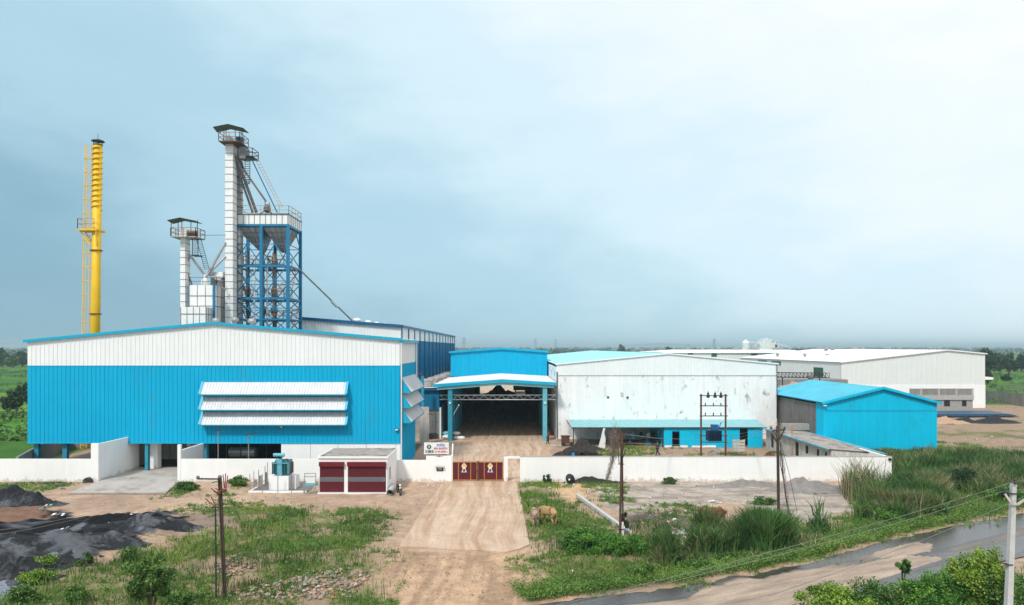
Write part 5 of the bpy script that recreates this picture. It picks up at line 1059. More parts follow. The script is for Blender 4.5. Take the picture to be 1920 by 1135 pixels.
# dryer
Yd = 88.0; dr = empty('grain_dryer', P(378, 840, Yd), 'white panelled dryer block between the two elevator towers', 'machine'); dr.location.z = 0
def panelbox(pa, pb, Y, dep, py, zb_, nx_, nm, py2):
    x0, x1 = XX(pa, Y), XX(pb, Y); z1 = ZZ(py, Y); mb = MB(); mb.box(x0, x1, Y, Y + dep, zb_, z1); b_ = mb.build(nm, 'tower_white', dr)
    mb = MB()
    for k in range(nx_ + 1): x = x0 + (x1 - x0) * k / nx_; mb.box(x - .03, x + .03, Y - .04, Y - .003, zb_, z1)
    for pz_ in py2: z_ = ZZ(pz_, Y); mb.box(x0, x1, Y - .06, Y - .041, z_ - .04, z_ + .04); mb.box(x1 + .003, x1 + .05, Y, Y + dep, z_ - .04, z_ + .04)
    for k in range(4): y_ = Y + dep * k / 3; mb.box(x1 + .051, x1 + .08, y_ - .03, y_ + .03, zb_, z1)
    mb.build('panel_ribs', 'galv_dark', b_); return x0, x1, z1
x0, x1, z1 = panelbox(355, 400, 88.0, 3.6, 535, 8, 3, 'upper_block', (555, 574))
panelbox(339, 386, 85.8, 2.1, 576, 8, 4, 'lower_block', (589,))
for px, Y_ in ((401, 87.8), (415.5, 91.0), (356, 88.2)): mb = MB(); x = XX(px, Y_); mb.box(x - .12, x + .12, Y_ - .12, Y_ + .12, 8, ZZ(535, Y_) + .1); mb.build('column', 'navy_sheet', dr)
mb = MB(); rail(mb, [(x0, 88), (x1 + .4, 88), (x1 + .4, 91.4)], z1, 1.0, .05); mb.build('railing', 'dark_steel', dr)
mb = MB(); c_ = P(384, 533, 89); mb.lathe(c_, [(.4, -.3), (.45, .4), (.3, .7), (.12, .9), (.12, 1.3)], 12); mb.build('inlet', 'tower_white', dr)
mb = MB(); a_ = P(398, 510, 90); mb.box(a_.x, a_.x + 1.35, 90, 91.3, a_.z - .6, a_.z); k0 = len(mb.v); mb.add([(a_.x, 90, a_.z - .6), (a_.x + 1.35, 90, a_.z - .6), (a_.x + 1.35, 91.3, a_.z - .6), (a_.x, 91.3, a_.z - .6), (a_.x + .45, 90.4, a_.z - 1.2), (a_.x + .9, 90.4, a_.z - 1.2), (a_.x + .9, 90.9, a_.z - 1.2), (a_.x + .45, 90.9, a_.z - 1.2)], [(0, 1, 5, 4), (1, 2, 6, 5), (2, 3, 7, 6), (3, 0, 4, 7)]); mb.build('feed_hopper', 'tower_white', dr)
mb = MB(); mb.box(XX(396, 90.5), XX(420, 90.5), 90.3, 91.4, z1, z1 + 1.2); mb.build('machine_deck', 'galv_dark', dr)
mb = MB(); mb.bar(P(406, 533, 88.5), P(424, 544, 89.5), .15); mb.tube(P(393, 516, 89.5), P(402, 512, 90), .22, n=8); mb.build('chute', 'galv', dr)
for a_, b_, r_ in (((423, 455), (390, 514), .16), ((423, 481), (383, 522), .14)): mb = MB(); mb.tube(P(*a_, 90), P(*b_, 89.3), r_, n=8); mb.build('chute', 'galv', dr)
mb = MB(); mb.box(XX(403, 91.5), XX(422, 91.5), 91.4, 92.8, 8, ZZ(520, 91.5)); mb.build('rear_block', 'galv', dr)

# ================= poles, wires, transformers =================
def dpole(base, top, gap, m, n_='pole', w=.11):
    pass
# left rusty pole
b0 = G(422, 1122); t0 = P(412, 897, b0.y)
po = empty('power_pole', b0, 'dark rusty twin-rail pole with red cable ends, front left beside the rubble', 'utility pole')
for dx_ in (-.055, .055): mb = MB(); mb.bar(b0 + Vector((dx_, 0, -.2)), t0 + Vector((dx_, 0, 0)), .065, .10); mb.build('pole_rail', 'pole_dark', po)
mb = MB(); mb.tube(b0 + Vector((-.42, -.1, -.2)), P(404, 952, b0.y), .045, n=6); mb.build('conduit', 'dark_steel', po)
mb = MB(); c_ = P(403, 952, b0.y); mb.bar(c_ + Vector((-.2, 0, 0)), c_ + Vector((.4, 0, .02)), .06); mb.build('bracket', 'dark_steel', po)
mb = MB(); mb.bar(P(370, 898, b0.y - .2), t0 + Vector((-.0, -.2, .0)), .05, .07); mb.bar(P(398, 905, b0.y - .2), t0 + Vector((0, -.2, -.1)), .04); mb.build('cross_arm', 'dark_steel', po)
mb = MB(); mb.sphere(P(371, 897, b0.y - .2) + Vector((0, 0, .05)), .09); mb.build('insulator', 'galv_dark', po)
mb = MB(); mb.sphere(t0 + Vector((0, 0, .06)), .11); mb.build('pole_cap', 'galv_dark', po)
for a_, b_ in (((421, 916), (418, 890)), ((422, 916), (423, 888)), ((424, 918), (427, 892)), ((408, 925), (396, 916)), ((408, 926), (400, 921)), ((405, 950), (396, 932)), ((404, 951), (385, 935)), ((413, 922), (404, 916))):
    mb = MB(); mb.bar(P(*a_, b0.y - .15), P(*b_, b0.y - .15), .035); mb.build('cable_end', 'red_cloth', po)
mb = MB(); mb.path([P(413, 932, b0.y - .1), P(409, 925, b0.y - .1), P(417, 918, b0.y - .1), P(425, 920, b0.y - .1)], .05); mb.sphere(P(411, 924, b0.y - .15), .13); mb.sphere(P(420, 921, b0.y - .15), .10); mb.build('cable_joint', 'rust', po)
mb = MB(); mb.path([P(425, 920, b0.y), P(437, 945, b0.y + .6), P(450, 975, b0.y + 1.6)], .012, 4); mb.build('stay_wire', 'dark_steel', po)
# middle pole
b0 = G(1163, 1006); t0 = P(1166, 812, b0.y)
po = empty('power_pole', b0, 'rust brown twin pole tangled with dead creeper behind the round bush', 'utility pole')
mb = MB(); mb.bar(b0 + Vector((-.02, 0, -.2)), t0, .15, .13); mb.build('pole_rail', 'rust', po)
mb = MB(); mb.tube(b0 + Vector((.2, 0, 0)), P(1167, 855, b0.y), .05, n=6); mb.build('conduit', 'dark_steel', po)
mb = MB(); mb.tube(b0 + Vector((.18, -.02, 0)), b0 + Vector((.17, -.02, 1.0)), .08, n=8); mb.build('white_sleeve', 'plastic_white', po)
for py in (870, 992): mb = MB(); c_ = P(1164, py, b0.y); mb.bar(c_ + Vector((-.22, -.1, 0)), c_ + Vector((.22, -.1, 0)), .05); mb.build('bracket', 'dark_steel', po)
mb = MB()
for a_, b_ in (((1164, 870), (1173, 843)), ((1165, 860), (1170, 835)), ((1161, 870), (1158, 835))): mb.bar(P(*a_, b0.y - .1), P(*b_, b0.y - .3), .05)
mb.build('cable_end', 'dark_steel', po)
mb = MB(); mb.bar(P(1160, 816, b0.y), P(1176, 817, b0.y - .1), .07); mb.bar(P(1162, 830, b0.y), P(1180, 832, b0.y - .1), .07); mb.build('cross_arm', 'rust', po)
for px, py in ((1173, 815), (1180, 831)): mb = MB(); mb.lathe(P(px, py, b0.y - .12), [(.05, -.1), (.1, -.05), (.06, 0), (.1, .05), (.04, .12)], 8); mb.build('insulator', 'dark_steel', po)
V = []
for k in range(1500):
    t_ = random.random(); s_ = random.random()
    if k < 1050: c_ = P(1151 + random.gauss(0, 6), 828 + random.gauss(0, 13), b0.y + random.gauss(0, .3))
    else: c_ = P(1153 - 14 * t_ + random.gauss(0, 1.8), 845 + 52 * t_, b0.y + random.gauss(0, .15))
    d_ = Vector((random.gauss(0, .4), random.gauss(0, .4), random.gauss(-.3, .7))).normalized() * .3; w_ = Vector((.011, 0, 0)); V += [c_ - w_, c_ + w_, c_ + d_]
fast('dead_creeper', [tuple(v) for v in V], 3, 'dead', label='brown dead creeper hanging from the middle pole', cat='creeper', off=tuple(P(1151, 850, b0.y)))
# right pole
b0 = G(1460, 966); t0 = P(1458, 800, b0.y); yb0 = b0.y
po = empty('power_pole', b0, 'dark pole with a leafy tangled head before the low old shed', 'utility pole')
mb = MB(); mb.bar(b0 + Vector((0, 0, -.2)), t0, .18, .15); mb.build('pole_rail', 'pole_dark', po)
for a_, b_ in (((1457, 830), (1446, 812)), ((1458, 830), (1470, 808))): mb = MB(); mb.bar(P(*a_, yb0), P(*b_, yb0), .08); mb.build('brace', 'pole_dark', po)
mb = MB(); mb.bar(P(1447, 808, yb0 - .1), P(1472, 806, yb0 - .1), .1); mb.build('cross_arm', 'pole_dark', po)
for px in (1446, 1471): mb = MB(); mb.lathe(P(px, 803, yb0 - .1), [(.05, -.1), (.1, -.05), (.06, 0), (.1, .05), (.04, .12)], 8); mb.build('insulator', 'dark_steel', po)
mb = MB(); mb.path([P(1463, 830, yb0), P(1466, 860, yb0 - .1), P(1467, 880, yb0 - .1), P(1473, 930, yb0 - .1), P(1480, 966, yb0 - .2)], .045, 5); mb.path([P(1464, 835, yb0), P(1463, 870, yb0 - .1), P(1471, 910, yb0 - .1), P(1478, 960, yb0 - .2)], .03, 5); mb.build('hanging_cables', 'pole_dark', po)
mb = MB(); mb.path([P(1464, 830, yb0), P(1480, 890, yb0 + .2), P(1495, 962, yb0)], .018, 4); mb.build('stay_wire', 'dark_steel', po)
V = []; 
for k in range(1200):
    if k < 650: c_ = P(1459 + random.gauss(0, 5), 812 + random.gauss(0, 9), yb0 + random.gauss(0, .2))
    else: t_ = random.random(); c_ = P(1465 + 14 * t_ + random.gauss(0, 1.5), 840 + 125 * t_, yb0 - .1 + random.gauss(0, .1))
    d_ = Vector((random.gauss(0, .4), random.gauss(0, .4), random.gauss(-.2, .7))).normalized() * .26; w_ = Vector((.009, 0, 0)); V += [c_ - w_, c_ + w_, c_ + d_]
fast('dead_creeper', [tuple(v) for v in V], 3, 'dead', label='dead creeper knotted round the right pole head', cat='creeper', off=tuple(P(1459, 850, yb0)))
# concrete pole bottom right
Yp_ = 28.0; b0 = Vector((XX(1886, Yp_), Yp_, 0)); t0 = P(1900, 908, Yp_)
po = empty('concrete_pole', b0, 'pale grey concrete electricity pole with a V-shaped cross arm', 'utility pole')
mb = MB(); d_ = (t0 - b0); mb.add([(b0.x - .14, b0.y - .12, -.2), (b0.x + .14, b0.y - .12, -.2), (b0.x + .14, b0.y + .12, -.2), (b0.x - .14, b0.y + .12, -.2), (t0.x - .085, t0.y - .08, t0.z), (t0.x + .085, t0.y - .08, t0.z), (t0.x + .085, t0.y + .08, t0.z), (t0.x - .085, t0.y + .08, t0.z)], [(0, 3, 2, 1), (4, 5, 6, 7), (0, 1, 5, 4), (1, 2, 6, 5), (2, 3, 7, 6), (3, 0, 4, 7)]); mb.build('post', 'pole_concrete', po)
for py in (925, 1058): c_ = P(1899 - (py - 908) * .065, py, Yp_); mb = MB(); mb.box(c_.x - .13, c_.x + .13, c_.y - .13, c_.y + .13, c_.z - .02, c_.z + .02); mb.build('band', 'dark_steel', po)
mb = MB(); mb.bar(P(1896, 945, Yp_ - .15), P(1884, 926, Yp_ - .15), .07); mb.bar(P(1896, 945, Yp_ - .15), P(1908, 946, Yp_ - .15), .07); mb.bar(P(1908, 946, Yp_ - .15), P(1922, 936, Yp_ - .15), .07); mb.build('cross_arm', 'old_plaster', po)
for q_ in ((1883, 920), (1922, 930), (1903, 903)): mb = MB(); mb.lathe(P(*q_, Yp_ - .15), [(.03, -.12), (.07, -.06), (.04, 0), (.07, .05), (.03, .12)], 8); mb.build('insulator', 'dark_steel', po)
for i, (a_, b_, Yb_, lab) in enumerate((((1903, 903), (1040, 1136), 16, 'topmost overhead wire running from the concrete pole to lower left'), ((1883, 921), (1010, 1150), 16, 'second overhead wire just below the topmost one'), ((1922, 930), (1560, 1070), 17, 'lowest overhead wire crossing above the wet road'))):
    p_, q_ = P(*a_, Yp_ - .15), P(*b_, Yb_); pts = []
    if i == 2: q_ = P(1440, 1118, 20)
    for k in range(21):
        f_ = k / 20; v_ = p_.lerp(q_, f_); v_.z -= .25 * 4 * f_ * (1 - f_) * .6; pts.append(v_)
    mb = MB(); mb.path(pts, .0085, 5); mb.build('overhead_wire', 'wire', label=lab, cat='wire')
    pts = [p_ + (Vector((34, 12, -.4)) - Vector((0, 0, 0))) * (k / 8) for k in range(9)]; mb = MB(); mb.path(pts, .009, 4); mb.build('overhead_wire', 'wire', label=['topmost wire leaving the frame right of the concrete pole', 'middle wire leaving the frame right of the concrete pole', 'lowest wire leaving the frame right of the concrete pole'][i], cat='wire')
for a_, b_, lab in (((-40, 1000), (160, 965), 'upper thin wire over the coal heaps at far left'), ((-40, 1008), (160, 970), 'lower thin wire over the coal heaps at far left')):
    mb = MB(); mb.path([P(*a_, 24), P((a_[0] + b_[0]) / 2, (a_[1] + b_[1]) / 2 + 3, 27), P(*b_, 31)], .008, 4); mb.build('overhead_wire', 'wire', label=lab, cat='wire')
mb = MB(); mb.path([P(1175, 815, 47), P(1230, 822, 62), P(1320, 825, 78)], .02, 4); mb.path([P(1180, 831, 47), P(1230, 833, 62), P(1320, 836, 78)], .02, 4); mb.build('cable_pair', 'wire', label='pair of cables from the middle pole to the transformer frame', cat='wire')
mb = MB()
for py in (806, 812, 818): mb.path([P(1362, py + 14, 78), P(1400, py + 5, 70), P(1450, py - 8, 53)], .018, 4)
mb.build('cable_set', 'wire', label='three cables from the transformer frame to the right pole', cat='wire')
# two-pole transformer frame
Yh_ = 78.0; hf_ = empty('pole_mounted_transformer', P(1338, 840, Yh_), 'rusty two-pole frame with insulators holding a navy transformer', 'transformer'); hf_.location.z = 0
xa, xb = XX(1314.5, Yh_), XX(1360.5, Yh_)
for x in (xa, xb): mb = MB(); mb.bar((x, Yh_, -.2), (x, Yh_, ZZ(739, Yh_)), .17); mb.build('pole', 'rust', hf_)
for py in (742, 761, 780, 817, 829): mb = MB(); z_ = ZZ(py, Yh_); mb.bar((xa - .2, Yh_ - .12, z_), (xb + .2, Yh_ - .12, z_), .07, .1); mb.build('cross_beam', 'rust', hf_)
for px in (1327, 1340, 1351):
    z_ = ZZ(742, Yh_); x = XX(px, Yh_); mb = MB(); mb.lathe((x, Yh_ - .15, z_), [(.1, -.25), (.2, -.2), (.2, -.05), (.08, 0), (.16, .1), (.08, .17), (.16, .26), (.06, .35), (.03, .5)], 10); mb.build('insulator', 'dark_steel', hf_)
for py in (759, 777):
    for px in (1322, 1337, 1351): z_ = ZZ(py, Yh_); x = XX(px, Yh_); mb = MB(); mb.lathe((x, Yh_ - .15, z_), [(.04, -.2), (.08, -.1), (.05, 0), (.08, .1), (.03, .22)], 8); mb.build('insulator', 'dark_steel', hf_)
mb = MB(); mb.box(XX(1325, Yh_), XX(1350, Yh_), Yh_ - .7, Yh_ + .4, ZZ(826, Yh_), ZZ(806, Yh_)); tk = mb.build('transformer_tank', 'transformer_navy', hf_)
for k in range(7): x = XX(1326.5 + k * 3.6, Yh_); mb = MB(); mb.box(x - .03, x + .03, Yh_ - .95, Yh_ - .702, ZZ(824, Yh_), ZZ(808, Yh_)); mb.build('cooling_fin', 'transformer_navy', tk)
mb = MB(); mb.box(XX(1333, Yh_), XX(1345, Yh_), Yh_ - .5, Yh_ + .2, ZZ(805.8, Yh_), ZZ(796, Yh_)); mb.build('terminal_box', 'navy_steel', tk)
mb = MB(); mb.path([P(1348, 805, Yh_ - .3), P(1351, 794, Yh_ - .3), P(1354, 792, Yh_ - .3)], .05); mb.build('vent_pipe', 'navy_steel', tk)
# transformer on plinth
Yt_ = 62.0; tr_ = empty('plinth_transformer', P(523, 926, Yt_), 'teal finned transformer on a white plinth beside the booth', 'transformer'); tr_.location.z = 0
xa, xb = XX(504.5, Yt_), XX(541, Yt_); zp = ZZ(893, Yt_)
mb = MB(); mb.box(xa, xb, Yt_, Yt_ + 1.6, -.1, zp); mb.box(xb + .003, xb + .5, Yt_ + .5, Yt_ + 1.6, -.1, zp - .1); mb.build('plinth', 'white_paint', tr_)
ta, tb = XX(511, Yt_), XX(541, Yt_); z2 = ZZ(865, Yt_); mb = MB(); mb.box(ta + .1, tb - .05, Yt_ + .3, Yt_ + 1.3, zp + .05, z2); mb.build('tank', 'transformer_teal', tr_)
for k in range(12):
    x = ta - .05 + (tb - ta + .1) * k / 11
    if 4 <= k <= 6: continue
    mb = MB(); mb.box(x - .02, x + .02, Yt_ + .02, Yt_ + .298, zp + .15, z2 - .12); mb.build('cooling_fin', 'transformer_teal', tr_)
mb = MB(); mb.box(XX(518, Yt_), XX(528, Yt_), Yt_ + .05, Yt_ + .29, zp + .03, z2 + .1); mb.build('front_panel', 'transformer_light', tr_, label='light teal front panel')
mb = MB(); mb.box(ta - .1, tb, Yt_ - .02, Yt_ + .04, z2 - .22, z2 - .15); mb.box(tb - .08, tb, Yt_ - .025, Yt_ + .035, zp + .15, z2 - .23); mb.build('fin_frame', 'transformer_light', tr_)
c0_, c1_ = P(513, 853.5, Yt_ + .4), P(533, 853.5, Yt_ + .4); mb = MB(); mb.tube(c0_, c1_, .17, n=14); cs = mb.build('conservator', 'transformer_light', tr_)
mb = MB(); mb.bar(c0_ + Vector((.25, 0, -.1)), (c0_.x + .25, Yt_ + .5, z2), .06); mb.bar(c1_ + Vector((-.25, 0, -.1)), (c1_.x - .25, Yt_ + .5, z2), .1); mb.build('stand', 'transformer_teal', cs)
mb = MB(); mb.path([P(531, 863, Yt_ + .3), P(538, 861, Yt_ + .3), P(543, 866, Yt_ + .5)], .06); mb.build('bushing_cables', 'dark_steel', tr_)
mb = MB(); mb.box(XX(542.5, 63), XX(548, 63), 62.6, 63.4, ZZ(887, 63), ZZ(867, 63)); mb.build('control_box', 'rust', tr_)
mb = MB(); mb.tube(P(546, 925, 62.2), P(546, 888, 62.2), .08, n=8); mb.build('cable_pipe', 'galv', tr_)
Yc_ = 61.2; cy = empty('transformer_yard_fence', P(520, 928, Yc_), 'low white kerb with thin grey posts round the plinth transformer', 'fence'); cy.location.z = 0
mb = MB(); k0, k1 = XX(466, Yc_), XX(574, Yc_); mb.box(k0, k1, Yc_, Yc_ + .15, -.1, .14); mb.box(k0, k0 + .15, Yc_ + .151, 65.8, -.1, .14); mb.build('kerb', 'white_paint', cy)
mb = MB(); mb.box(k0 + .16, k1, Yc_ + .16, 66, -.05, .06); mb.build('gravel_bed', 'galv_dark', cy)
for px, py, Y_ in ((468.5, 889, 61.3), (476, 884, 62.2), (485, 881, 63.2), (497, 874, 64.5), (501.5, 867, 65.6), (521, 886, 61.2), (492, 889, 61.2), (546.5, 887, 61.2)): mb = MB(); mb.tube((XX(px, Y_), Y_, 0), P(px, py, Y_), .035, n=6); mb.build('post', 'galv', cy)
for px, py, Y_ in ((478, 900, 63), (487.5, 892, 63.2), (498.5, 886, 64.6)): mb = MB(); c_ = P(px, py, Y_); mb.box(c_.x - .12, c_.x + .12, Y_, Y_ + .15, 0, c_.z); mb.build('meter_post', 'galv', cy)
# metal stand
Ys_ = 60.6; st_ = empty('steel_stand', P(582, 930, Ys_), 'grey steel frame stand with a turquoise band beside the booth', 'stand'); st_.location.z = 0
f = lambda px, py: P(px, py, Ys_)
mb = MB()
for a_, b_ in (((571, 928), (571, 888)), ((592, 930), (592, 888)), ((571, 888), (592, 888)), ((571, 894), (592, 894)), ((573, 927), (591, 927)), ((573, 919), (591, 919)), ((575, 918), (583, 911)), ((583, 911), (591, 918))): mb.bar(f(*a_), f(*b_), .05)
mb.build('frame', 'galv', st_); mb = MB(); a_ = f(572, 907); b_ = f(592, 911); mb.box(a_.x, b_.x, Ys_ - .06, Ys_ + .02, b_.z, a_.z); mb.build('band', 'transformer_light', st_)
mb = MB(); a_ = f(574, 897); b_ = f(591, 906); mb.box(a_.x, b_.x, Ys_ - .04, Ys_ + .0, b_.z, a_.z); mb.build('notice', 'plastic_white', st_); mb = MB(); a_ = f(569, 903); b_ = f(571.5, 928); mb.box(a_.x, b_.x, Ys_ - .04, Ys_ + .1, 0, a_.z); mb.build('post', 'galv', st_)
# concrete pipe
mb = MB(); a_ = G(731, 930) + Vector((0, 0, .28)); b_ = G(739, 916) + Vector((-.1, 0, .26)); r_ = .27; d_ = (b_ - a_).normalized()
mb.tube(a_, b_, r_, n=18, caps=False); mb.tube(b_, a_, r_ * .72, n=18, caps=False)
pp = mb.build('concrete_pipe', 'pole_concrete', label='short grey concrete pipe lying beside the booth', cat='pipe')
# drain pipe mouth at left wall
mb = MB(); c_ = P(164, 901, YW - .3); mb.lathe((0, 0, 0), [(.42, 0), (.42, .5)], 20); mb.lathe((0, 0, 0), [(.33, .505), (.33, .51)], 20); mb.v = [(c_.x + v[0], c_.y + .4 - v[2], max(-.1, c_.z - .15 + v[1])) for v in mb.v]
mb.build('drain_pipe', 'dark_steel', label='dark round drain pipe mouth at the foot of the left wall', cat='pipe')
# satellite dish
Yd_ = 16640 / (910 - 652); c_ = P(1068, 899, Yd_); sdh = empty('satellite_dish', G(1070, 910), 'dark dish with a white centre standing before the long wall', 'dish')
mb = MB(); prof_ = [(.001, 0), (.20, .02), (.36, .07), (.5, .14)]; mb.lathe((0, 0, 0), prof_, 20); me_ = Matrix.Rotation(R(38), 3, 'Z') @ Matrix.Rotation(R(-22), 3, 'Y') @ Matrix.Rotation(R(62), 3, 'X') ; mb.v = [tuple(c_ + me_ @ Vector(v)) for v in mb.v]; mb.build('dish', 'dark_steel', sdh, smooth=True)
mb = MB(); mb.sphere(c_ + Vector((-.05, -.2, .0)), .1); mb.build('receiver', 'plastic_white', sdh); mb = MB(); mb.prism([G(1065, 911), G(1074, 911), P(1071, 901, Yd_), P(1067, 901, Yd_)], (0, .2, 0)); mb.build('base', 'old_plaster', sdh)
# fallen white pole
mb = MB(); mb.add(*(lambda a, b: ([(a.x - .12, a.y, .1), (a.x + .12, a.y + .08, .1), (a.x + .12, a.y + .08, .36), (a.x - .12, a.y, .36), (b.x - .14, b.y, 0), (b.x + .14, b.y + .1, 0), (b.x + .14, b.y + .1, .24), (b.x - .14, b.y, .24)], [(0, 1, 2, 3), (7, 6, 5, 4), (0, 4, 5, 1), (1, 5, 6, 2), (2, 6, 7, 3), (3, 7, 4, 0)]))(G(1082, 934), G(1186, 1006)))
mb.build('fallen_pole', 'pole_concrete', label='long pale concrete pole lying on the ground toward the round bush', cat='pole')
# ================= heaps =================
def heap(name, c, rx, ry, h, m, label=None, cat='heap', group=None, n=64, rough=.7, seed=0, pw=1.3, peaks=None, kind=None):
    c = Vector(c); u = np.linspace(-1, 1, n); ux, uy = np.meshgrid(u, u)
    r = np.sqrt(ux ** 2 + uy ** 2) + (fbm(ux * 1.6 + seed * 3.1 + 9, uy * 1.6 + seed + 4) - .5) * .7
    z = np.clip(1 - r, 0, 1) ** pw * h * (1 + (fbm(ux * 3 + seed, uy * 3 + seed * 2 + 7) - .5) * rough * 2) * 1.25
    z += (fbm(ux * 9 + seed, uy * 9) - .5) * h * rough * .45 * (r < .95)
    z = np.where(r >= .97, -.15, z)
    V = [(c.x + a * rx, c.y + b_ * ry, c.z + d_) for a, b_, d_ in zip(ux.ravel(), uy.ravel(), z.ravel())]
    f_ = [(i * n + j, i * n + j + 1, (i + 1) * n + j + 1, (i + 1) * n + j) for i in range(n - 1) for j in range(n - 1)]
    mb = MB(); mb.add(V, f_); return mb.build(name, m, smooth=True, label=label, cat=cat, group=group, origin=c, kind=kind)
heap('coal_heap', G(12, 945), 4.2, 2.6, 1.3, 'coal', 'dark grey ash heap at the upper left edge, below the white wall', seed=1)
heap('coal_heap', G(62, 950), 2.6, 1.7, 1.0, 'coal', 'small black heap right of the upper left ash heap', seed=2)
heap('coal_heap', G(25, 1040), 6.0, 3.0, .85, 'coal', 'broad grey ash mound at the left edge with pale sky light painted on it', seed=3, pw=1)
heap('coal_heap', G(150, 1022), 4.8, 2.2, .75, 'coal', 'long ash mound with painted bluish sky light in the middle of the coal yard', seed=4, pw=1)
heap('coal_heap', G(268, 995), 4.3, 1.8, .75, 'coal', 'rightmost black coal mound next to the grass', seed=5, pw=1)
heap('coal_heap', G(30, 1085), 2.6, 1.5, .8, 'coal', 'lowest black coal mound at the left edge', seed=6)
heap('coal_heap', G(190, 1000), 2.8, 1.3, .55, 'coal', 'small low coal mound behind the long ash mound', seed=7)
heap('gravel_heap', G(1525, 921), 4.4, 1.4, .95, 'gravel_grey', 'grey gravel ridge against the long white wall near its right end', seed=8)
heap('gravel_heap', G(1390, 912), 4.2, .8, .55, 'gravel_grey', 'low grey gravel ridge at the foot of the long white wall', seed=9)
heap('gravel_heap', G(1110, 905), 3.0, .5, .4, 'root', 'low dark debris ridge at the wall foot beside the dish', seed=10)
heap('sand_heap', P(1772, 796, 118) * 1 - Vector((0, 0, P(1772, 796, 118).z)), 4.2, 2.5, .8, 'tan_pile', 'tan sand heap just right of the cyan shed', seed=11)
heap('black_heap', (XX(1812, 119), 119, 0), 3.2, 2, .7, 'black_pile', 'small black heap between the sand heap and the larger black heap', seed=12)
heap('black_heap', (XX(1865, 118), 118, 0), 4.6, 2.0, .75, 'black_pile', 'larger black heap in front of the long dark bundle', seed=13)
heap('grass_mound', (XX(1841, 80), 80, 0), 1.6, 1.2, 1.1, 'transformer_teal' if False else 'leaf_dark', 'small green mound in the rough ground at far right', seed=14)
heap('straw_heap', (XX(1488, 112), 112, ZZ(722, 112) - .2), 2.4, 2, .6, 'tan_pile', 'straw coloured heap above the cyan roof', seed=15)
mb = MB(); Yx = 127; a_, b_ = P(1745, 783, Yx), P(1913, 783, Yx); a_.z = b_.z = .5; mb.add([(a_.x, Yx, a_.z - .3), (b_.x, Yx, b_.z - .3), (b_.x - 2, Yx, b_.z + .15), (a_.x, Yx, a_.z + .1), (a_.x, Yx + 4, a_.z - .3), (b_.x, Yx + 4, b_.z - .3), (b_.x - 3, Yx + 4, b_.z + .45), (a_.x, Yx + 4, a_.z + .3)], [(0, 1, 2, 3), (3, 2, 6, 7), (1, 5, 6, 2), (4, 7, 6, 5), (0, 3, 7, 4)])
for px in (1762, 1795, 1838, 1880): mb.box(XX(px, Yx) - 1.0, XX(px, Yx) + 1.0, Yx + .3, Yx + 3, -.1, .34)
mb.build('sheet_bundle', 'blue_bundle', label='long dark blue stack of roofing sheets on blocks, far right', cat='bundle')
# root pile and clutter by the workshop
rp_ = empty('root_pile', (XX(1090, 79), 79, 0), 'tangled dark pile of tree roots and scrap behind the wall', 'pile')
heap('mound', (XX(1088, 79), 79, 0), 4.2, 2.0, 1.0, 'root', seed=16, pw=.8); o_ = bpy.data.objects['mound']; o_.parent = rp_; o_.location = o_.location - rp_.location
for k_ in ('label', 'category'):
    if k_ in o_: del o_[k_]
mb = MB()
for k in range(190):
    x = XX(1088, 79) + random.gauss(0, 1.7); y_ = 79 + random.uniform(-1.6, .8); z_ = max(.1, 1.15 * (1 - abs(x - XX(1090, 79)) / 3.2)) * random.uniform(.5, 1.1); a = random.uniform(0, 6.28); l_ = random.uniform(.5, 1.1)
    p0 = Vector((x, y_, z_)); p1 = p0 + Vector((math.cos(a) * l_, math.sin(a) * l_ * .5, random.uniform(-.3, .35))); p2 = p1 + Vector((math.cos(a + .8) * l_ * .6, 0, -.4)); p2.z = max(p2.z, .05); mb.path([p0, p1, p2], random.uniform(.03, .07), 5)
mb.build('tangled_roots', 'root', rp_)
heap('dark_heap', (XX(1098, 87), 87, 0), 2.6, 1.5, 1.0, 'root', 'dark heap under the left end of the lean-to roof', seed=17)
mb = MB(); c_ = P(1065, 840, 84); mb.box(c_.x - .15, c_.x + .18, 77, 77.25, .5, 1.1); mb.build('blue_can', 'tarp_blue', label='bright blue plastic can on the root pile', cat='can')
cart = empty('handcart', (XX(1063, 90), 90, 0), 'dark rusty box cart beside the warehouse corner', 'cart'); x = XX(1056, 90)
mb = MB(); mb.box(x - .2, x + .85, 90, 90.9, .35, 1.25); mb.box(x - .28, x + .93, 89.95, 90.95, 1.253, 1.33); mb.build('box', 'rust', cart)
for dx_ in (.0, 1.1): mb = MB(); mb.lathe((0, 0, 0), [(.28, -.04), (.28, .04)], 14); mb.v = [(x + dx_ + v[0], 89.9 + v[2], .3 + v[1]) for v in mb.v]; mb.build('wheel', 'dark_steel', cart)
mb = MB(); mb.bar((x - 1.6, 90.2, .35), (x - .2, 90.3, .45), .09); mb.bar((x - 1.7, 89.8, .1), (x - .1, 90, .15), .2); mb.build('shaft', 'old_plaster', cart)
tp = MB(); pts = [(1131, 803), (1127, 820), (1122, 838), (1134, 843), (1136, 825), (1133, 812), (1135, 803)]; tp.prism([P(a, b_, 88.0) for a, b_ in pts], (0, .08, 0)); tp.build('hanging_sheet', 'plastic_white', label='torn white sheet hanging from the lean-to roof edge', cat='sheet')
its = [(1140, 838, .5, .8, 'dark_steel', 'oil_drum', 'black drum just right of the torn white sheet', 'drum'), (1200, 836, .8, .5, 'rust', 'scrap_crate', 'rusty scrap crate in the open lean-to', 'crate'), (1213, 836, .7, .6, 'transformer_teal', 'scrap_machine', 'teal scrap machine in the open lean-to', 'machine'), (1228, 834, .6, .9, 'dark_steel', 'scrap_machine', 'black machine next to the blue workshop', 'machine')]
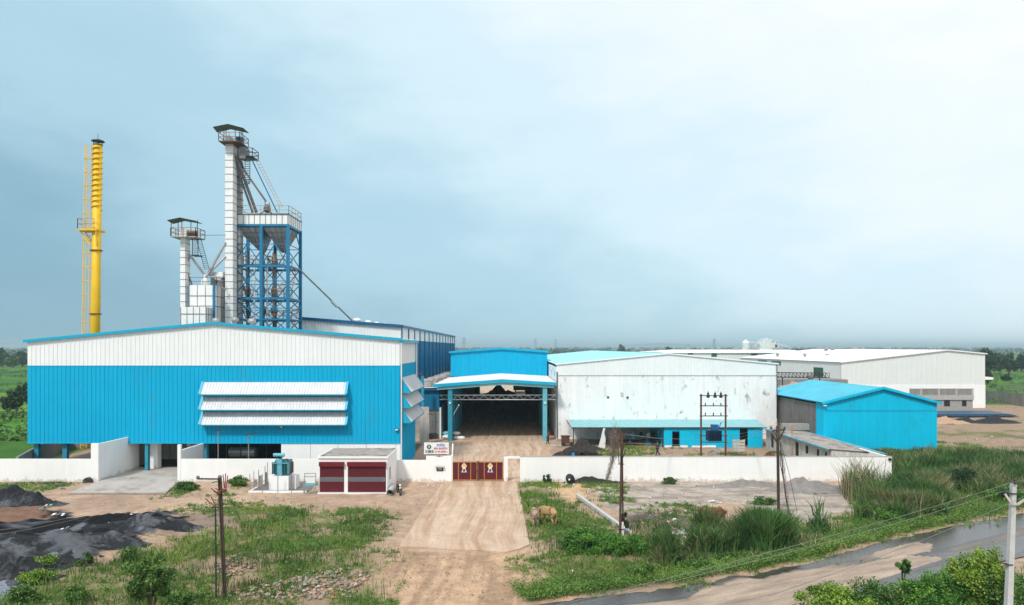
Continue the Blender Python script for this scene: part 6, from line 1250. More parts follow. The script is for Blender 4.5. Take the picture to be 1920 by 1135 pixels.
for px, py, w, h_, m_, n_, lab, ct in its:
    x = XX(px, 91); mb = MB(); mb.lathe((x, 91, 0), [(w * .8, 0), (w, .1), (w * .9, h_ * .7), (w * .5, h_), (w * .2, h_ + .25)], 7); mb.build(n_, m_, label=lab, cat=ct)
for px, py0, w, h_, m_, lab in ((1187, 811, .22, .9, 'transformer_light', 'pale blue cloth hanging in the lean-to'), (1216, 812, .22, .5, 'plastic_white', 'white shirt hanging on the lean-to wall'), (1202, 810, .2, .5, 'dark_cloth', 'dark cloth hanging left of the white shirt'), (1224, 810, .25, .6, 'dark_cloth', 'dark jacket hanging right of the white shirt'), (1237, 806, .25, .7, 'plastic_white', 'white cloth hanging next to the blue workshop')):
    x, z_ = XX(px, 92), ZZ(py0, 92); mb = MB(); mb.prism([(x - w, 92, z_ - h_), (x + w, 92, z_ - h_), (x + w * 1.2, 92, z_ - .15), (x + .05, 92, z_), (x - .05, 92, z_), (x - w * 1.2, 92, z_ - .15)], (0, .08, 0)); mb.build('hanging_cloth', m_, label=lab, cat='cloth')
mb = MB(); x0, x1 = XX(1374, 84), XX(1397, 84)
for k in range(4): mb.box(x0, x1, 84, 84.05, .2 + k * .38, .5 + k * .38)
for k in range(3): xx = x0 + (x1 - x0 - .1) * k / 2; mb.box(xx, xx + .1, 84.06, 84.14, 0, 1.7)
mb.build('wooden_crate', 'old_plaster', label='pale slatted wooden crate before the blue workshop doorway', cat='crate')
mb = MB(); mb.prism([P(1330, 852, 79), P(1352, 842, 80.5), P(1358, 843, 80.5), P(1338, 854, 79)], (0, .1, .05)); mb.build('plank', 'old_plaster', label='tilted plank on the ground under the transformer frame', cat='plank')
mb = MB(); mb.box(XX(1402, 76), XX(1412, 76), 76, 76.7, 0, .9); mb.build('red_sack', 'red_cloth', label='dark red sack just behind the white wall', cat='sack')
heap('scrap_heap', (XX(1385, 77), 77, 0), 1.8, .8, 1.0, 'rust', 'scrap heap just behind the long white wall', seed=18)
heap('scrap_heap', (XX(1443, 80), 80, 0), .8, .7, 1.0, 'rust', 'small scrap heap at the corner of the low old shed', seed=19)
for k, (px, py, r_) in enumerate(((838, 818, .75), (838, 812, .7), (858, 820, .7), (855, 812, .6), (865, 823, .6))):
    x = XX(px, 96.5) ; mb = MB(); mb.sphere((x, 96.5 + (k % 2) * .5, max(.25, ZZ(py, 96.5) - .1)), r_, 7, (1, .7, .42)); 
    mb.build('cement_sack', 'plastic_white' if k != 1 else 'transformer_light', smooth=True, label=['white sack at the bottom of the stack by the left porch column', 'pale blue sack on top of the stack by the left porch column', 'white sack leaning behind the left porch column', 'topmost white sack right of the left porch column', 'loose white sack lying on the yard floor by the porch'][k], cat='sack')
# stacks and silhouettes inside the far end of the hall
heap('goods_stack', (XX(938, 186), 186, 0), 5, 2, 1.9, 'black_pile', 'black jumbled stack at the far end of the open hall', seed=20)
trk = empty('parked_truck', (XX(975, 196), 196, 0), 'dark parked truck silhouetted at the far end of the hall', 'truck'); x = XX(975, 196)
mb = MB(); mb.prism([(x - 1.9, 196, .7), (x + 1.9, 196, .7), (x + 1.9, 196, 2.5), (x + 1.6, 196, 3.1), (x - 1.3, 196, 3.1), (x - 1.9, 196, 2.2)], (0, 6, 0)); mb.build('body', 'black', trk)
for dx_ in (-1.4, 1.4): mb = MB(); mb.lathe((0, 0, 0), [(.5, 0), (.5, .4)], 12); mb.v = [(x + dx_ + v[2] * .8, 196.6 + v[0], .5 + v[1]) for v in mb.v]; mb.build('wheel', 'dark_steel', trk)

# ================= motorcycle =================
c_ = G(750, 929); my = c_.y; mx_ = c_.x; mo = empty('motorcycle', c_, 'black motorcycle parked beside the white booth', 'motorcycle')
hd = Vector((.35, -.94, 0)).normalized(); sdv = Vector((hd.y, -hd.x, 0))
def at(f_, z_, s_=0): return Vector((mx_, my, 0)) + hd * (f_ - .5) + sdv * s_ + Vector((0, 0, z_))
for f_ in (-.65, .65):
    mb = MB(); n_ = 16
    for k in range(n_):
        a, b_ = 2 * math.pi * k / n_, 2 * math.pi * (k + 1) / n_; mb.tube(at(f_ + .3 * math.cos(a), .3 + .3 * math.sin(a)), at(f_ + .3 * math.cos(b_), .3 + .3 * math.sin(b_)), .055, n=6)
    w_ = mb.build('wheel', 'black', mo); mb = MB()
    for k in range(5): a = k * 1.257; mb.bar(at(f_, .3), at(f_ + .25 * math.cos(a), .3 + .25 * math.sin(a)), .03)
    mb.build('rim', 'galv', w_)
mb = MB(); mb.bar(at(-.55, .35), at(.35, .75), .08); mb.bar(at(-.1, .3), at(.35, .75), .07); mb.bar(at(-.5, .3), at(-.1, .3), .06); mb.box(mx_ - .14, mx_ + .14, my - .05, my + .3, .3, .58); mb.build('frame', 'dark_steel', mo)
mb = MB(); mb.sphere(at(.15, .82), .2, 8, (.8, 1.3, .7)); mb.build('fuel_tank', 'maroon', mo, smooth=True)
mb = MB(); mb.bar(at(-.65, .80), at(-.02, .78), .24, .1); mb.build('seat', 'black', mo)
mb = MB(); mb.bar(at(.65, .3), at(.42, 1.0), .07); mb.bar(at(.42, 1.0, -.33), at(.42, 1.02, .33), .04); mb.build('handlebar', 'galv', mo)
mb = MB(); mb.sphere(at(.52, .88), .1); mb.build('headlight', 'plastic_white', mo); mb = MB(); mb.bar(at(.5, .62, 0), at(.62, .66, 0), .16, .12); mb.build('mudguard', 'plastic_white', mo)
cb_ = copy_tree(mo); cb_.location = (XX(786, 68.5), 68.5, 0); cb_['label'] = 'dark motorcycle behind the white wall, left of the signboard'
for px, pt, lab, wd in ((409, 806, 'thin lamp post with a small head rising behind the white wall', 8), (466, 814, 'thin lamp post with a wide tilted head behind the plinth transformer', 26)):
    lp = empty('lamp_post', (XX(px, 66.6), 66.6, 0), lab, 'lamp post'); mb = MB(); mb.tube((XX(px, 66.6), 66.6, 1.8), P(px, pt, 66.6), .05, n=6); mb.build('post', 'galv', lp)
    mb = MB(); mb.bar(P(px - wd * .3, pt + 2, 66.3), P(px + wd * .7, pt - 4, 66.9), .16, .08); mb.build('lamp_head', 'dark_steel', lp)

# ================= people, cattle =================
def skin_mesh(name, verts, edges, radii, m, parent=None, sub=2, root=0, smooth=True):
    me_ = bpy.data.meshes.new(name); me_.from_pydata([tuple(v) for v in verts], edges, []); o = bpy.data.objects.new(name, me_); col.objects.link(o)
    md = o.modifiers.new('s', 'SKIN'); md.use_smooth_shade = True
    lay = me_.skin_vertices[0] if len(me_.skin_vertices) else None
    for i, r_ in enumerate(radii):
        r_ = r_ if isinstance(r_, tuple) else (r_, r_); me_.skin_vertices[0].data[i].radius = r_
        me_.skin_vertices[0].data[i].use_root = (i == root)
    sb_ = o.modifiers.new('u', 'SUBSURF'); sb_.levels = sub; sb_.render_levels = sub
    bpy.context.view_layer.update(); m2 = bpy.data.meshes.new_from_object(o.evaluated_get(bpy.context.evaluated_depsgraph_get()))
    bpy.data.objects.remove(o); o = bpy.data.objects.new(name, m2); col.objects.link(o); m2.materials.clear(); m2.materials.append(MATS[m]); o.parent = parent
    for p_ in m2.polygons: p_.use_smooth = smooth
    return o
def ensure_skin(): pass
_orig_new = None
def mk_skin_layer(me_):
    pass
def cow(label, loc, ang, m, scale=1.0, graze=True):
    c = empty('cow', loc, label, 'cow')
    hz_ = .62 if graze else 1.35
    vs = [(-.72, 0, 1.16), (-.25, 0, 1.05), (.3, 0, 1.05), (.52, 0, 1.16), (.82, 0, 1.12), (1.08, 0, .9 if graze else 1.3), (1.22, 0, hz_ + .05), (1.32, 0, hz_ - .25),
          (-.70, .17, .88), (-.60, .19, .60), (-.78, .19, .38), (-.70, .19, .04), (-.70, -.17, .88), (-.56, -.19, .60), (-.70, -.19, .38), (-.60, -.19, .04),
          (.42, .16, .80), (.44, .17, .45), (.42, .17, .04), (.42, -.16, .80), (.50, -.17, .45), (.52, -.17, .04), (-.95, 0, 1.12), (-1.0, 0, .6), (-.98, 0, .45)]
    ra = [(.24, .22), (.30, .33), (.29, .33), (.22, .27), (.13, .19), (.11, .15), (.11, .12), (.065, .075), (.13, .15), (.075, .1), (.05, .06), (.045, .05), (.13, .15), (.075, .1), (.05, .06), (.045, .05), (.1, .12), (.05, .055), (.045, .045), (.1, .12), (.05, .055), (.045, .045), .035, .02, .04]
    ed = [(0, 1), (1, 2), (2, 3), (3, 4), (4, 5), (5, 6), (6, 7), (0, 8), (8, 9), (9, 10), (10, 11), (0, 12), (12, 13), (13, 14), (14, 15), (2, 16), (16, 17), (17, 18), (2, 19), (19, 20), (20, 21), (0, 22), (22, 23), (23, 24)]
    bo_ = skin_mesh('body', vs, ed, ra, m, c, root=1)
    for s_ in (-1, 1):
        mb = MB(); p_ = Vector((1.18, .10 * s_, hz_ + .12)); mb.bar(p_, p_ + Vector((-.03, .16 * s_, -.02)), .04, .10)
        e_ = mb.build('ear', m); e_.parent = c; e_.location = (0, 0, 0); e_.data.transform(Matrix.Translation((0, 0, 0)))
        for v, w_ in zip(e_.data.vertices, mb.v): v.co = w_
        mb = MB(); p_ = Vector((1.14, .06 * s_, hz_ + .18)); mb.tube(p_, p_ + Vector((-.05, .08 * s_, .16)), .025, .008, 6)
        e_ = mb.build('horn', 'old_plaster'); e_.parent = c; e_.location = (0, 0, 0)
        for v, w_ in zip(e_.data.vertices, mb.v): v.co = w_
    c.rotation_euler.z = ang; c.scale = (scale,) * 3; return c
cow('greyish tan cow grazing, the left of the pair near the driveway', G(1002, 985), R(96), 'cow_grey', .9)
cow('light tan cow grazing, the right of the pair near the driveway', G(1027, 984), R(132), 'cow_tan', .95)
cow('reddish brown cow half hidden in the reeds', G(1340, 988), R(188), 'cow_brown', .98, False)
def person(label, loc, ang, shirt, trousers, stride=.3, lean=0, arm=.2):
    c = empty('person', loc, label, 'person'); s = stride
    vs = [(0, 0, .95), (0, 0, 1.15), (lean * .5, 0, 1.38), (lean * .7, 0, 1.50), (lean, 0, 1.62), (lean + .01, 0, 1.72),
          (0, .09, .90), (s * .5, .10, .50), (s * .8, .10, .08), (s * .8 + .14, .10, .04), (0, -.09, .90), (-s * .2, -.10, .50), (-s, -.10, .10), (-s + .14, -.10, .04),
          (lean * .5, .18, 1.40), (lean * .5 - arm * .6, .23, 1.13), (lean * .5 - arm * .2, .24, .90), (lean * .5 + .02, .24, .80),
          (lean * .5, -.18, 1.40), (lean * .5 + arm * .6, -.23, 1.13), (lean * .5 + arm * 1.6, -.24, .95), (lean * .5 + arm * 1.9, -.24, .88)]
    ra = [(.13, .11), (.12, .1), (.15, .1), .05, (.085, .095), (.08, .09), .085, .06, .04, .035, .085, .06, .04, .035, .055, .042, .034, .04, .055, .042, .034, .04]
    ed = [(0, 1), (1, 2), (2, 3), (3, 4), (4, 5), (0, 6), (6, 7), (7, 8), (8, 9), (0, 10), (10, 11), (11, 12), (12, 13), (2, 14), (14, 15), (15, 16), (16, 17), (2, 18), (18, 19), (19, 20), (20, 21)]
    skin_mesh('body', vs, ed, ra, 'skin', c)
    g = lambda r_, k: tuple(x + k for x in r_) if isinstance(r_, tuple) else r_ + k
    ix = [0, 1, 2, 14, 15, 18, 19]; mp_ = {a: i for i, a in enumerate(ix)}; skin_mesh('shirt', [vs[i] for i in ix], [(mp_[a], mp_[b_]) for a, b_ in ed if a in mp_ and b_ in mp_], [g(ra[i], .025) for i in ix], shirt, c)
    ix = [0, 6, 7, 8, 10, 11, 12]; mp_ = {a: i for i, a in enumerate(ix)}; skin_mesh('trousers', [vs[i] for i in ix], [(mp_[a], mp_[b_]) for a, b_ in ed if a in mp_ and b_ in mp_], [g(ra[i], .03) for i in ix], trousers, c)
    mb = MB(); mb.sphere((0, 0, 0), .115, 8, (1, .95, .8)); h_ = mb.build('hair', 'black'); h_.parent = c; h_.location = (lean - .01, 0, 1.74)
    for v, w_ in zip(h_.data.vertices, mb.v): v.co = w_
    c.rotation_euler.z = ang; return c
person('person in dark clothes walking past the lean-to', G(1357, 850) if False else Vector((XX(1233, 82), 82, 0)), R(200), 'dark_cloth', 'dark_cloth', .38)
person('person in a red shirt bending over a cart by the warehouse corner', Vector((XX(1027, 92), 92, 0)), R(-20), 'red_cloth', 'dark_cloth', .12, .18, .28)

# ================= vegetation =================
def leaf_quads(C, size, up=.3):
    n = len(C); C = np.asarray(C); a = rng.normal(size=(n, 3)); a /= np.linalg.norm(a, axis=1)[:, None]
    b_ = rng.normal(size=(n, 3)); b_[:, 2] += up; b_ -= a * (a * b_).sum(1)[:, None]; b_ /= np.linalg.norm(b_, axis=1)[:, None]
    s_ = (size * rng.uniform(.6, 1.3, n))[:, None]
    return np.stack([C - b_ * s_, C + a * s_ * .5, C + b_ * s_, C - a * s_ * .5], 1).reshape(-1, 3)
def crown_pts(c, rx, ry, rz, nclump, nleaf, cr=.34, flat=.1, seed=0):
    r_ = np.random.default_rng(seed); out_ = []; var = []
    d = r_.normal(size=(nclump, 3)); d /= np.linalg.norm(d, axis=1)[:, None]; rad = r_.uniform(.25, .85, nclump)[:, None]; cc_ = d * rad
    cc_[:, 2] = np.where(cc_[:, 2] < -.5, cc_[:, 2] * .4, cc_[:, 2])
    for k in range(nclump):
        m_ = nleaf // nclump; e = r_.normal(size=(m_, 3)); e /= np.linalg.norm(e, axis=1)[:, None]; q = cr * r_.uniform(.6, 1.3)
        p_ = cc_[k] + e * q * (r_.uniform(.3, 1.1, m_)[:, None]); out_.append(p_); var.append(np.clip(r_.normal(.45 + r_.normal(0, .12), .2, m_), 0, 1))
    p_ = np.concatenate(out_); v = np.concatenate(var); return p_ * np.array([rx, ry, rz]) + np.array(c), v
def bush(name, c, r, label, cat='bush', m='leaf', n=1800, leaf=.10, nclump=14, trunk=True, seed=1, h=None, cr=.34, stem=.05, group=None):
    rx, ry, rz = r; root = empty(name, c, label, cat, group); cz = c[2] + (h if h is not None else rz)
    p_, v = crown_pts((c[0], c[1], cz), rx, ry, rz, nclump, n, cr, seed=seed); p_[:, 2] = np.maximum(p_[:, 2], c[2] + .03)
    fast('foliage', leaf_quads(p_, leaf), 4, m, parent=root, var=v, off=tuple(c))
    if trunk:
        mb = MB(); r_ = random.Random(seed); b_ = Vector(c)
        for k in range(5 if stem < .15 else 7):
            a = r_.uniform(0, 6.28); e = Vector((c[0] + math.cos(a) * rx * .55, c[1] + math.sin(a) * ry * .55, cz + rz * r_.uniform(-.1, .5))); mid = Vector((c[0], c[1], cz - rz * .7)).lerp(e, .3)
            if k == 0: mb.tube(b_ - Vector((0, 0, .1)), mid, stem * 1.3, stem, 6)
            mb.tube(mid, e, stem * .6, stem * .2, 5); mb.tube(b_.lerp(mid, .5), mid, stem * .9, stem * .6, 5)
        mb.build('stem' if stem < .15 else 'trunk', 'bark', root)
    return root
c_ = G(1138, 1046); bush('round_bush', (XX(1095, 43.5), 43.5, 0), (1.75, 1.3, .95), 'dense green bush, left half of the hedge at the middle pole', m='leaf_bright', n=16000, leaf=.06, nclump=44, seed=2, h=.6, cr=.3)
bush('round_bush', (XX(1145, 43.2), 43.2, 0), (1.6, 1.2, .85), 'dense green bush, middle of the hedge right below the rust pole', m='leaf_bright', n=14000, leaf=.06, nclump=40, seed=3, h=.55, cr=.3)
bush('round_bush', (XX(1190, 43.2), 43.4, 0), (1.0, 1.0, .7), 'dense green bush, right end of the hedge at the middle pole', m='leaf_bright', n=8000, leaf=.06, nclump=26, seed=4, h=.5, cr=.32)
bush('leafy_shrub', (XX(285, 33), 33.0, 0), (1.45, 1.2, 1.5), 'large dark leafy shrub at the lower left of the frame', m='leaf', n=11000, leaf=.07, nclump=40, seed=5, h=1.75, cr=.24)
bush('leafy_shrub', (XX(340, 32.5), 32.5, 0), (.9, .9, .75), 'lower leafy shrub right of the large dark shrub', n=4000, leaf=.07, nclump=18, seed=6)
bush('leafy_shrub', (XX(150, 34.6), 34.6, 0), (.7, .6, .5), 'small bright shrub between the ash yard and the large shrub', n=4000, leaf=.06, nclump=22, seed=7)
bush('leafy_shrub', (XX(60, 37), 37.3, 0), (1.0, .7, .5), 'bright shrub on the edge of the ash yard, far left', m='leaf_yellow', n=3500, leaf=.06, nclump=22, seed=8)
bush('leafy_shrub', (XX(48, 34.8), 34.8, 0), (1.1, .7, .45), 'low green shrub in the bottom left corner', n=3500, leaf=.06, nclump=22, seed=9)
bush('leafy_shrub', (XX(85, 40.2), 40.2, 0), (.9, .6, .45), 'small shrub growing at the lower edge of the coal yard', m='leaf_yellow', n=2500, leaf=.06, nclump=18, seed=10)
bush('leafy_shrub', (XX(245, 40.6), 40.6, 0), (.7, .5, .7), 'thin upright shrub above the large dark shrub', n=2000, leaf=.06, nclump=16, seed=11)
bush('leafy_shrub', (XX(160, 40.3), 40.3, 0), (.5, .4, .45), 'tiny shrub in the grass below the coal yard', n=500, leaf=.09, nclump=7, seed=12)
bush('leafy_shrub', (XX(345, 62), 62.2, 0), (1.3, .7, .55), 'bush in front of the wall, just right of the ramp', n=4000, leaf=.08, nclump=26, seed=13, h=.3)
bush('leafy_shrub', (XX(445, 63.5), 63.8, 0), (1.2, .6, .6), 'bush at the wall left of the plinth transformer', n=3600, leaf=.08, nclump=24, seed=14, h=.35)
bush('leafy_shrub', (XX(1024, 65), 65.3, 0), (.5, .3, .6), 'small weed at the foot of the long wall beside the doorway', m='leaf_dark', n=1500, leaf=.06, nclump=14, seed=15, h=.35)
bush('leafy_shrub', (XX(1255, 64.8), 64.9, 0), (1.0, .4, .45), 'low weed at the foot of the long wall behind the mud', n=2000, leaf=.07, nclump=16, seed=16, h=.25)
bush('leafy_shrub', (XX(1170, 47), 47.2, .3), (.4, .3, .75), 'small creeper bush growing on the foot of the rust pole', m='leaf_dark', n=1400, leaf=.06, nclump=14, seed=17, trunk=False)
bush('leafy_shrub', (XX(1435, 56), 56.5, 0), (1.3, .6, .4), 'dark bush left of the right pole', n=2200, leaf=.07, nclump=18, seed=18, h=.25)
bush('leafy_shrub', (XX(1560, 31.4), 31.2, 0), (2.0, 1.4, 1.25), 'bright yellow-green bush at the bottom edge beside the road', m='leaf_yellow', n=17000, leaf=.065, nclump=48, seed=19, h=1.1, cr=.25)
bush('leafy_shrub', (XX(1665, 31), 31.0, 0), (2.2, 1.4, 1.5), 'mid green bush, second from the left on the near roadside', n=16000, leaf=.065, nclump=48, seed=20, h=1.1, cr=.25)
bush('leafy_shrub', (XX(1765, 30), 30.4, 0), (1.9, 1.4, 1.9), 'tall dark shrub, third from the left on the near roadside', m='leaf_bright', n=16000, leaf=.065, nclump=50, seed=21, h=1.5, cr=.24)
bush('leafy_shrub', (XX(1835, 30), 30.0, 0), (1.3, 1.2, 2.0), 'tallest bright roadside shrub just left of the concrete pole', m='leaf_yellow', n=13000, leaf=.065, nclump=40, seed=22, h=2.6, cr=.24)
bush('leafy_shrub', (XX(1915, 28.5), 29.5, 0), (1.6, 1.3, 1.9), 'green shrub in the lower right corner behind the concrete pole', n=12000, leaf=.065, nclump=40, seed=23, h=1.7, cr=.25)
bush('leafy_shrub', (XX(1850, 28.0), 28.3, 0), (1.8, .9, 1.2), 'dark low shrub at the foot of the tall bright shrub', m='leaf_dark', n=9000, leaf=.065, nclump=34, seed=24, h=1.0, cr=.26)
bush('sapling', (XX(1707, 34), 34.6, 0), (.5, .5, .42), 'single thin sapling with a round top beside the road', 'tree', n=700, leaf=.09, nclump=8, seed=25, h=1.9, stem=.03)
bush('leafy_shrub', (XX(1290, 41), 38.8 + 1, 0), (1.3, .5, .35), 'low shrub along the verge beside the road puddle', n=1300, leaf=.10, nclump=12, seed=26)
bush('leafy_shrub', (XX(1200, 39), 38.2, 0), (.9, .5, .5), 'dark shrub on the verge below the hedge', n=1200, leaf=.10, nclump=10, seed=27)
bush('leafy_shrub', (XX(1720, 33), 32.6, 0), (1.6, 1.0, .9), 'low green shrub between the road edge and the second roadside bush', n=8000, leaf=.06, nclump=30, seed=60, h=.8, cr=.26)
bush('leafy_shrub', (XX(1880, 34), 33.6, 0), (1.8, 1.0, 1.1), 'fine leaved green shrub behind the concrete pole foot', n=9000, leaf=.06, nclump=32, seed=61, h=1.0, cr=.26)
bush('leafy_shrub', (XX(1610, 32), 31.8, 0), (1.5, 1.0, .9), 'bright low shrub in the gap behind the first two roadside bushes', m='leaf_bright', n=8000, leaf=.055, nclump=30, seed=62, h=.8, cr=.26)
bush('leafy_shrub', (XX(1790, 33.5), 33.4, 0), (1.4, .9, 1.3), 'medium shrub between the sapling and the tallest roadside shrub', m='leaf_bright', n=9000, leaf=.055, nclump=32, seed=63, h=1.1, cr=.26)
# grass
n = 420000; X_ = rng.uniform(-48, 62, n); Y_ = rng.uniform(33.5, 95, n) ; fr = np.abs(X_) < Y_ * .78; X_, Y_ = X_[fr], Y_[fr]
gm = mask_at(grassmask, X_, Y_); keep = (rng.random(len(X_)) < gm * .8) & ~((Y_ > 65.6) & (Y_ < 67.2)); X_, Y_ = X_[keep], Y_[keep]
def rect(x0, x1, y0, y1): return (X_ > x0) & (X_ < x1) & (Y_ > y0) & (Y_ < y1)
bad = rect(-25, -10.8, 60.3, 66) | (rect(40, 140, 84, 130) & (rng.random(len(X_)) < .3)) | ((sdist(gp((205, 885), (340, 885), (346, 894), (310, 926), (128, 926), (190, 903)), X_, Y_)) > -.2) | (sdist(gp((835, 902), (970, 902), (993, 1030), (948, 1041), (748, 1032)), X_, Y_) > -.15) | rect(-52, -12, 70, 84)
X_, Y_ = X_[~bad], Y_[~bad]; nT = len(X_)
hs = rng.uniform(.08, .24, nT) * (.45 + 1.1 * fbm(X_ * .6, Y_ * .6)) * (1 + (Y_ > 60) * .3); nb = 5
bx = np.repeat(X_, nb) + rng.normal(0, .07, nT * nb); by = np.repeat(Y_, nb) + rng.normal(0, .07, nT * nb); bz = ground_z(bx, by) - .02
hh2 = np.repeat(hs, nb) * rng.uniform(.6, 1.4, nT * nb); th = rng.uniform(0, 6.28, nT * nb); ww = rng.uniform(.010, .024, nT * nb) * (by / 45)
base = np.stack([bx, by, bz], 1); side = np.stack([np.cos(th) * ww, np.sin(th) * ww * .4, 0 * ww], 1); tip = base + np.stack([rng.normal(0, .35, nT * nb) * hh2, rng.normal(0, .35, nT * nb) * hh2, hh2], 1)
patchc = fbm(bx * .35 + 20, by * .35 + 3, 5); v = np.clip(.1 + (patchc - .3) * 1.6 + rng.normal(0, .12, nT * nb), 0, 1)
fast('grass', np.stack([base - side, base + side, tip], 1), 3, 'grass', var=v, kind='stuff', label='short weedy grass covering the rough ground', cat='grass')
# weeds: leafy low plants through the grass
sel = rng.choice(nT, 5200, replace=False); wx, wy = X_[sel], Y_[sel]; pts = []; vv_ = []
for k in range(9):
    s_ = rng.uniform(.05, .22, len(wx)); pts.append(np.stack([wx + rng.normal(0, .12, len(wx)), wy + rng.normal(0, .1, len(wx)), np.maximum(ground_z(wx, wy), -.05) + s_], 1)); vv_.append(np.clip(.2 + fbm(wx * .3 + 50, wy * .3) * .9 + rng.normal(0, .15, len(wx)), 0, 1))
fast('weeds', leaf_quads(np.concatenate(pts), .075), 4, 'leaf', var=np.concatenate(vv_), kind='stuff', label='low broad-leaved weeds among the grass', cat='weeds')
# verge weeds along the road, taller
t_ = rng.random(4600); seg = np.array([tuple(G(*p)[:2]) for p in ((990, 1128), (1100, 1112), (1250, 1094), (1400, 1068), (1500, 1048), (1600, 1024), (1700, 997), (1800, 978), (1960, 945))])
u_ = t_ * (len(seg) - 1); i_ = np.minimum(u_.astype(int), len(seg) - 2); f_ = (u_ - i_)[:, None]; pc = seg[i_] * (1 - f_) + seg[i_ + 1] * f_; off_ = np.abs(rng.normal(0, 1.0, len(t_))); pc = pc + np.stack([-.45 * off_, .9 * off_], 1)
pts = []; vv_ = []
for k in range(14): pts.append(np.column_stack([pc + rng.normal(0, .14, pc.shape), rng.uniform(.03, .42, len(pc))])); vv_.append(np.clip(.38 + fbm(pc[:, 0] * .5, pc[:, 1] * .5) * .8 + rng.normal(0, .15, len(pc)), 0, 1))
fast('verge_plants', leaf_quads(np.concatenate(pts), .055), 4, 'leaf', var=np.concatenate(vv_), kind='stuff', label='dense green plants along the road edge', cat='plants')
# reeds
def reeds(name, px_poly, n, h0, h1, label=None, kind=None, cat='reeds', brown=0.0, world=None, group=None, w=.022, mt='reed'):
    poly = world or gp(*px_poly); xs_ = [p[0] for p in poly]; ys_ = [p[1] for p in poly]
    x = rng.uniform(min(xs_), max(xs_), n * 4); y = rng.uniform(min(ys_), max(ys_), n * 4); sc_ = min(1.5, (max(xs_) - min(xs_)) * .12); d = sdist(poly, x + (fbm(x, y) - .5) * sc_ * 2, y + (fbm(x + 9, y) - .5) * sc_ * 2); k = (d > 0) & (rng.random(len(d)) < np.clip(d / (sc_ * .8), .12, 1)) & ((fbm(x * .6 + 5, y * .6 + 1, 4) > .40) | (sc_ < .5)); x, y = x[k][:n], y[k][:n]; n = len(x)
    hp = .35 + 1.3 * fbm(x * .45 + 3, y * .45 + 3, 3); h = rng.uniform(h0, h1, n) * hp; th = rng.uniform(0, 6.28, n); ww = rng.uniform(.6, 1.3, n) * w * (1 + y / 90)
    b_ = np.stack([x, y, np.full(n, -.05)], 1); s_ = np.stack([np.cos(th) * ww, np.sin(th) * ww, 0 * ww], 1); ln = rng.normal(0, .19, (n, 2)) * h[:, None]
    mid = b_ + np.column_stack([ln * .35, h * .6]); tip = b_ + np.column_stack([ln * 1.35, h])
    Q = np.stack([b_ - s_, b_ + s_, mid + s_ * .9, mid - s_ * .9], 1).reshape(-1, 3); Q2 = np.stack([mid - s_ * .9, mid + s_ * .9, tip + s_ * .15, tip - s_ * .15], 1).reshape(-1, 3)
    pv_ = fbm(x * .25 + 70, y * .25 + 30, 4); v = np.clip(.05 + (pv_ - .34) * 1.5 + rng.normal(0, .14, n) + brown * (rng.random(n) < .45), 0, 1)
    c_ = (sum(xs_) / len(xs_), sum(ys_) / len(ys_), 0)
    return fast(name, np.concatenate([Q, Q2]), 4, mt, var=np.concatenate([v, np.clip(v + .08, 0, 1)]), label=label, cat=cat, kind=kind, group=group, off=c_)
reeds('reed_bed', None, 60000, 1.0, 1.9, 'wide bed of dark green reeds right of the white wall', 'stuff', world=[(37.6, 64), (38, 70), (44, 76), (60, 78), (80, 76), (80, 62), (58, 61), (46, 58), (40, 59)], brown=.25)
reeds('reed_bed', None, 15000, 1.2, 2.1, 'tall dark reed clump just right of the wall corner gravel', None, world=[(25.6, 50.5), (30, 50.3), (36, 55), (38, 61), (34.5, 61), (29, 56)], brown=.1)
reeds('reed_clump', ((1570, 925), (1600, 915), (1672, 925), (1665, 940), (1590, 945)), 700, 1.3, 2.9, 'tall sparse reeds against the right end of the white wall', brown=.55, w=.018)
reeds('reed_clump', ((1395, 1018), (1478, 1015), (1490, 1035), (1440, 1046), (1390, 1042)), 6500, 1.3, 2.3, 'dense dark green reed clump below the right pole')
reeds('reed_clump', ((1300, 1003), (1395, 1003), (1400, 1042), (1340, 1052), (1285, 1045)), 5500, 1.0, 1.9, 'brownish reed clump next to the brown cow', brown=.55)
reeds('reed_clump', ((1222, 1045), (1265, 1045), (1272, 1068), (1228, 1070)), 1500, 1.1, 2.1, 'small reed clump right of the hedge')
reeds('reed_clump', ((1512, 985), (1552, 985), (1556, 1008), (1512, 1010)), 380, .5, 1.0, 'small reed clump between the two large ones')
reeds('reed_clump', ((1525, 960), (1545, 960), (1545, 985), (1525, 985)), 26, 1.0, 2.0, 'few tall thin reeds left of the tall dark clump', w=.03)
reeds('dry_grass', ((1165, 985), (1500, 1010), (1600, 990), (1520, 1030), (1380, 1060), (1220, 1075)), 9000, .25, .7, 'dry tufts of grass around the reeds', 'stuff', brown=.6, cat='grass')
reeds('shed_front_reeds', None, 5000, .4, 1.0, 'line of reeds along the foot of the cyan shed', 'stuff', world=[(37, 79.5), (52.5, 81), (53, 83), (37, 82.8)], brown=.2)
reeds('tall_grass', None, 7000, .25, .7, 'taller grass stalks standing out of the rough field on the left', 'stuff', world=Z['field_l'], cat='grass', mt='grass', w=.012)
reeds('tall_grass', None, 9000, .25, .75, 'taller grass stalks along the verge between driveway and road', 'stuff', world=Z['verge'], cat='grass', mt='grass', w=.013)
reeds('tall_grass', None, 3000, .3, .8, 'taller grass on the near side of the road', 'stuff', world=Z['near_r'], cat='grass', mt='grass', w=.013)
bush('leafy_shrub', (XX(1745, 52), 51.8, 0), (1.3, .9, .8), 'leafy shrub at the front edge of the reed bed right of the dark clump', n=5000, leaf=.08, nclump=26, seed=70, h=.6, cr=.3)
bush('leafy_shrub', (XX(1660, 51), 50.4, 0), (1.1, .7, .7), 'leafy shrub right in front of the tall dark reed clump', m='leaf_bright', n=4500, leaf=.07, nclump=22, seed=71, h=.5, cr=.3)
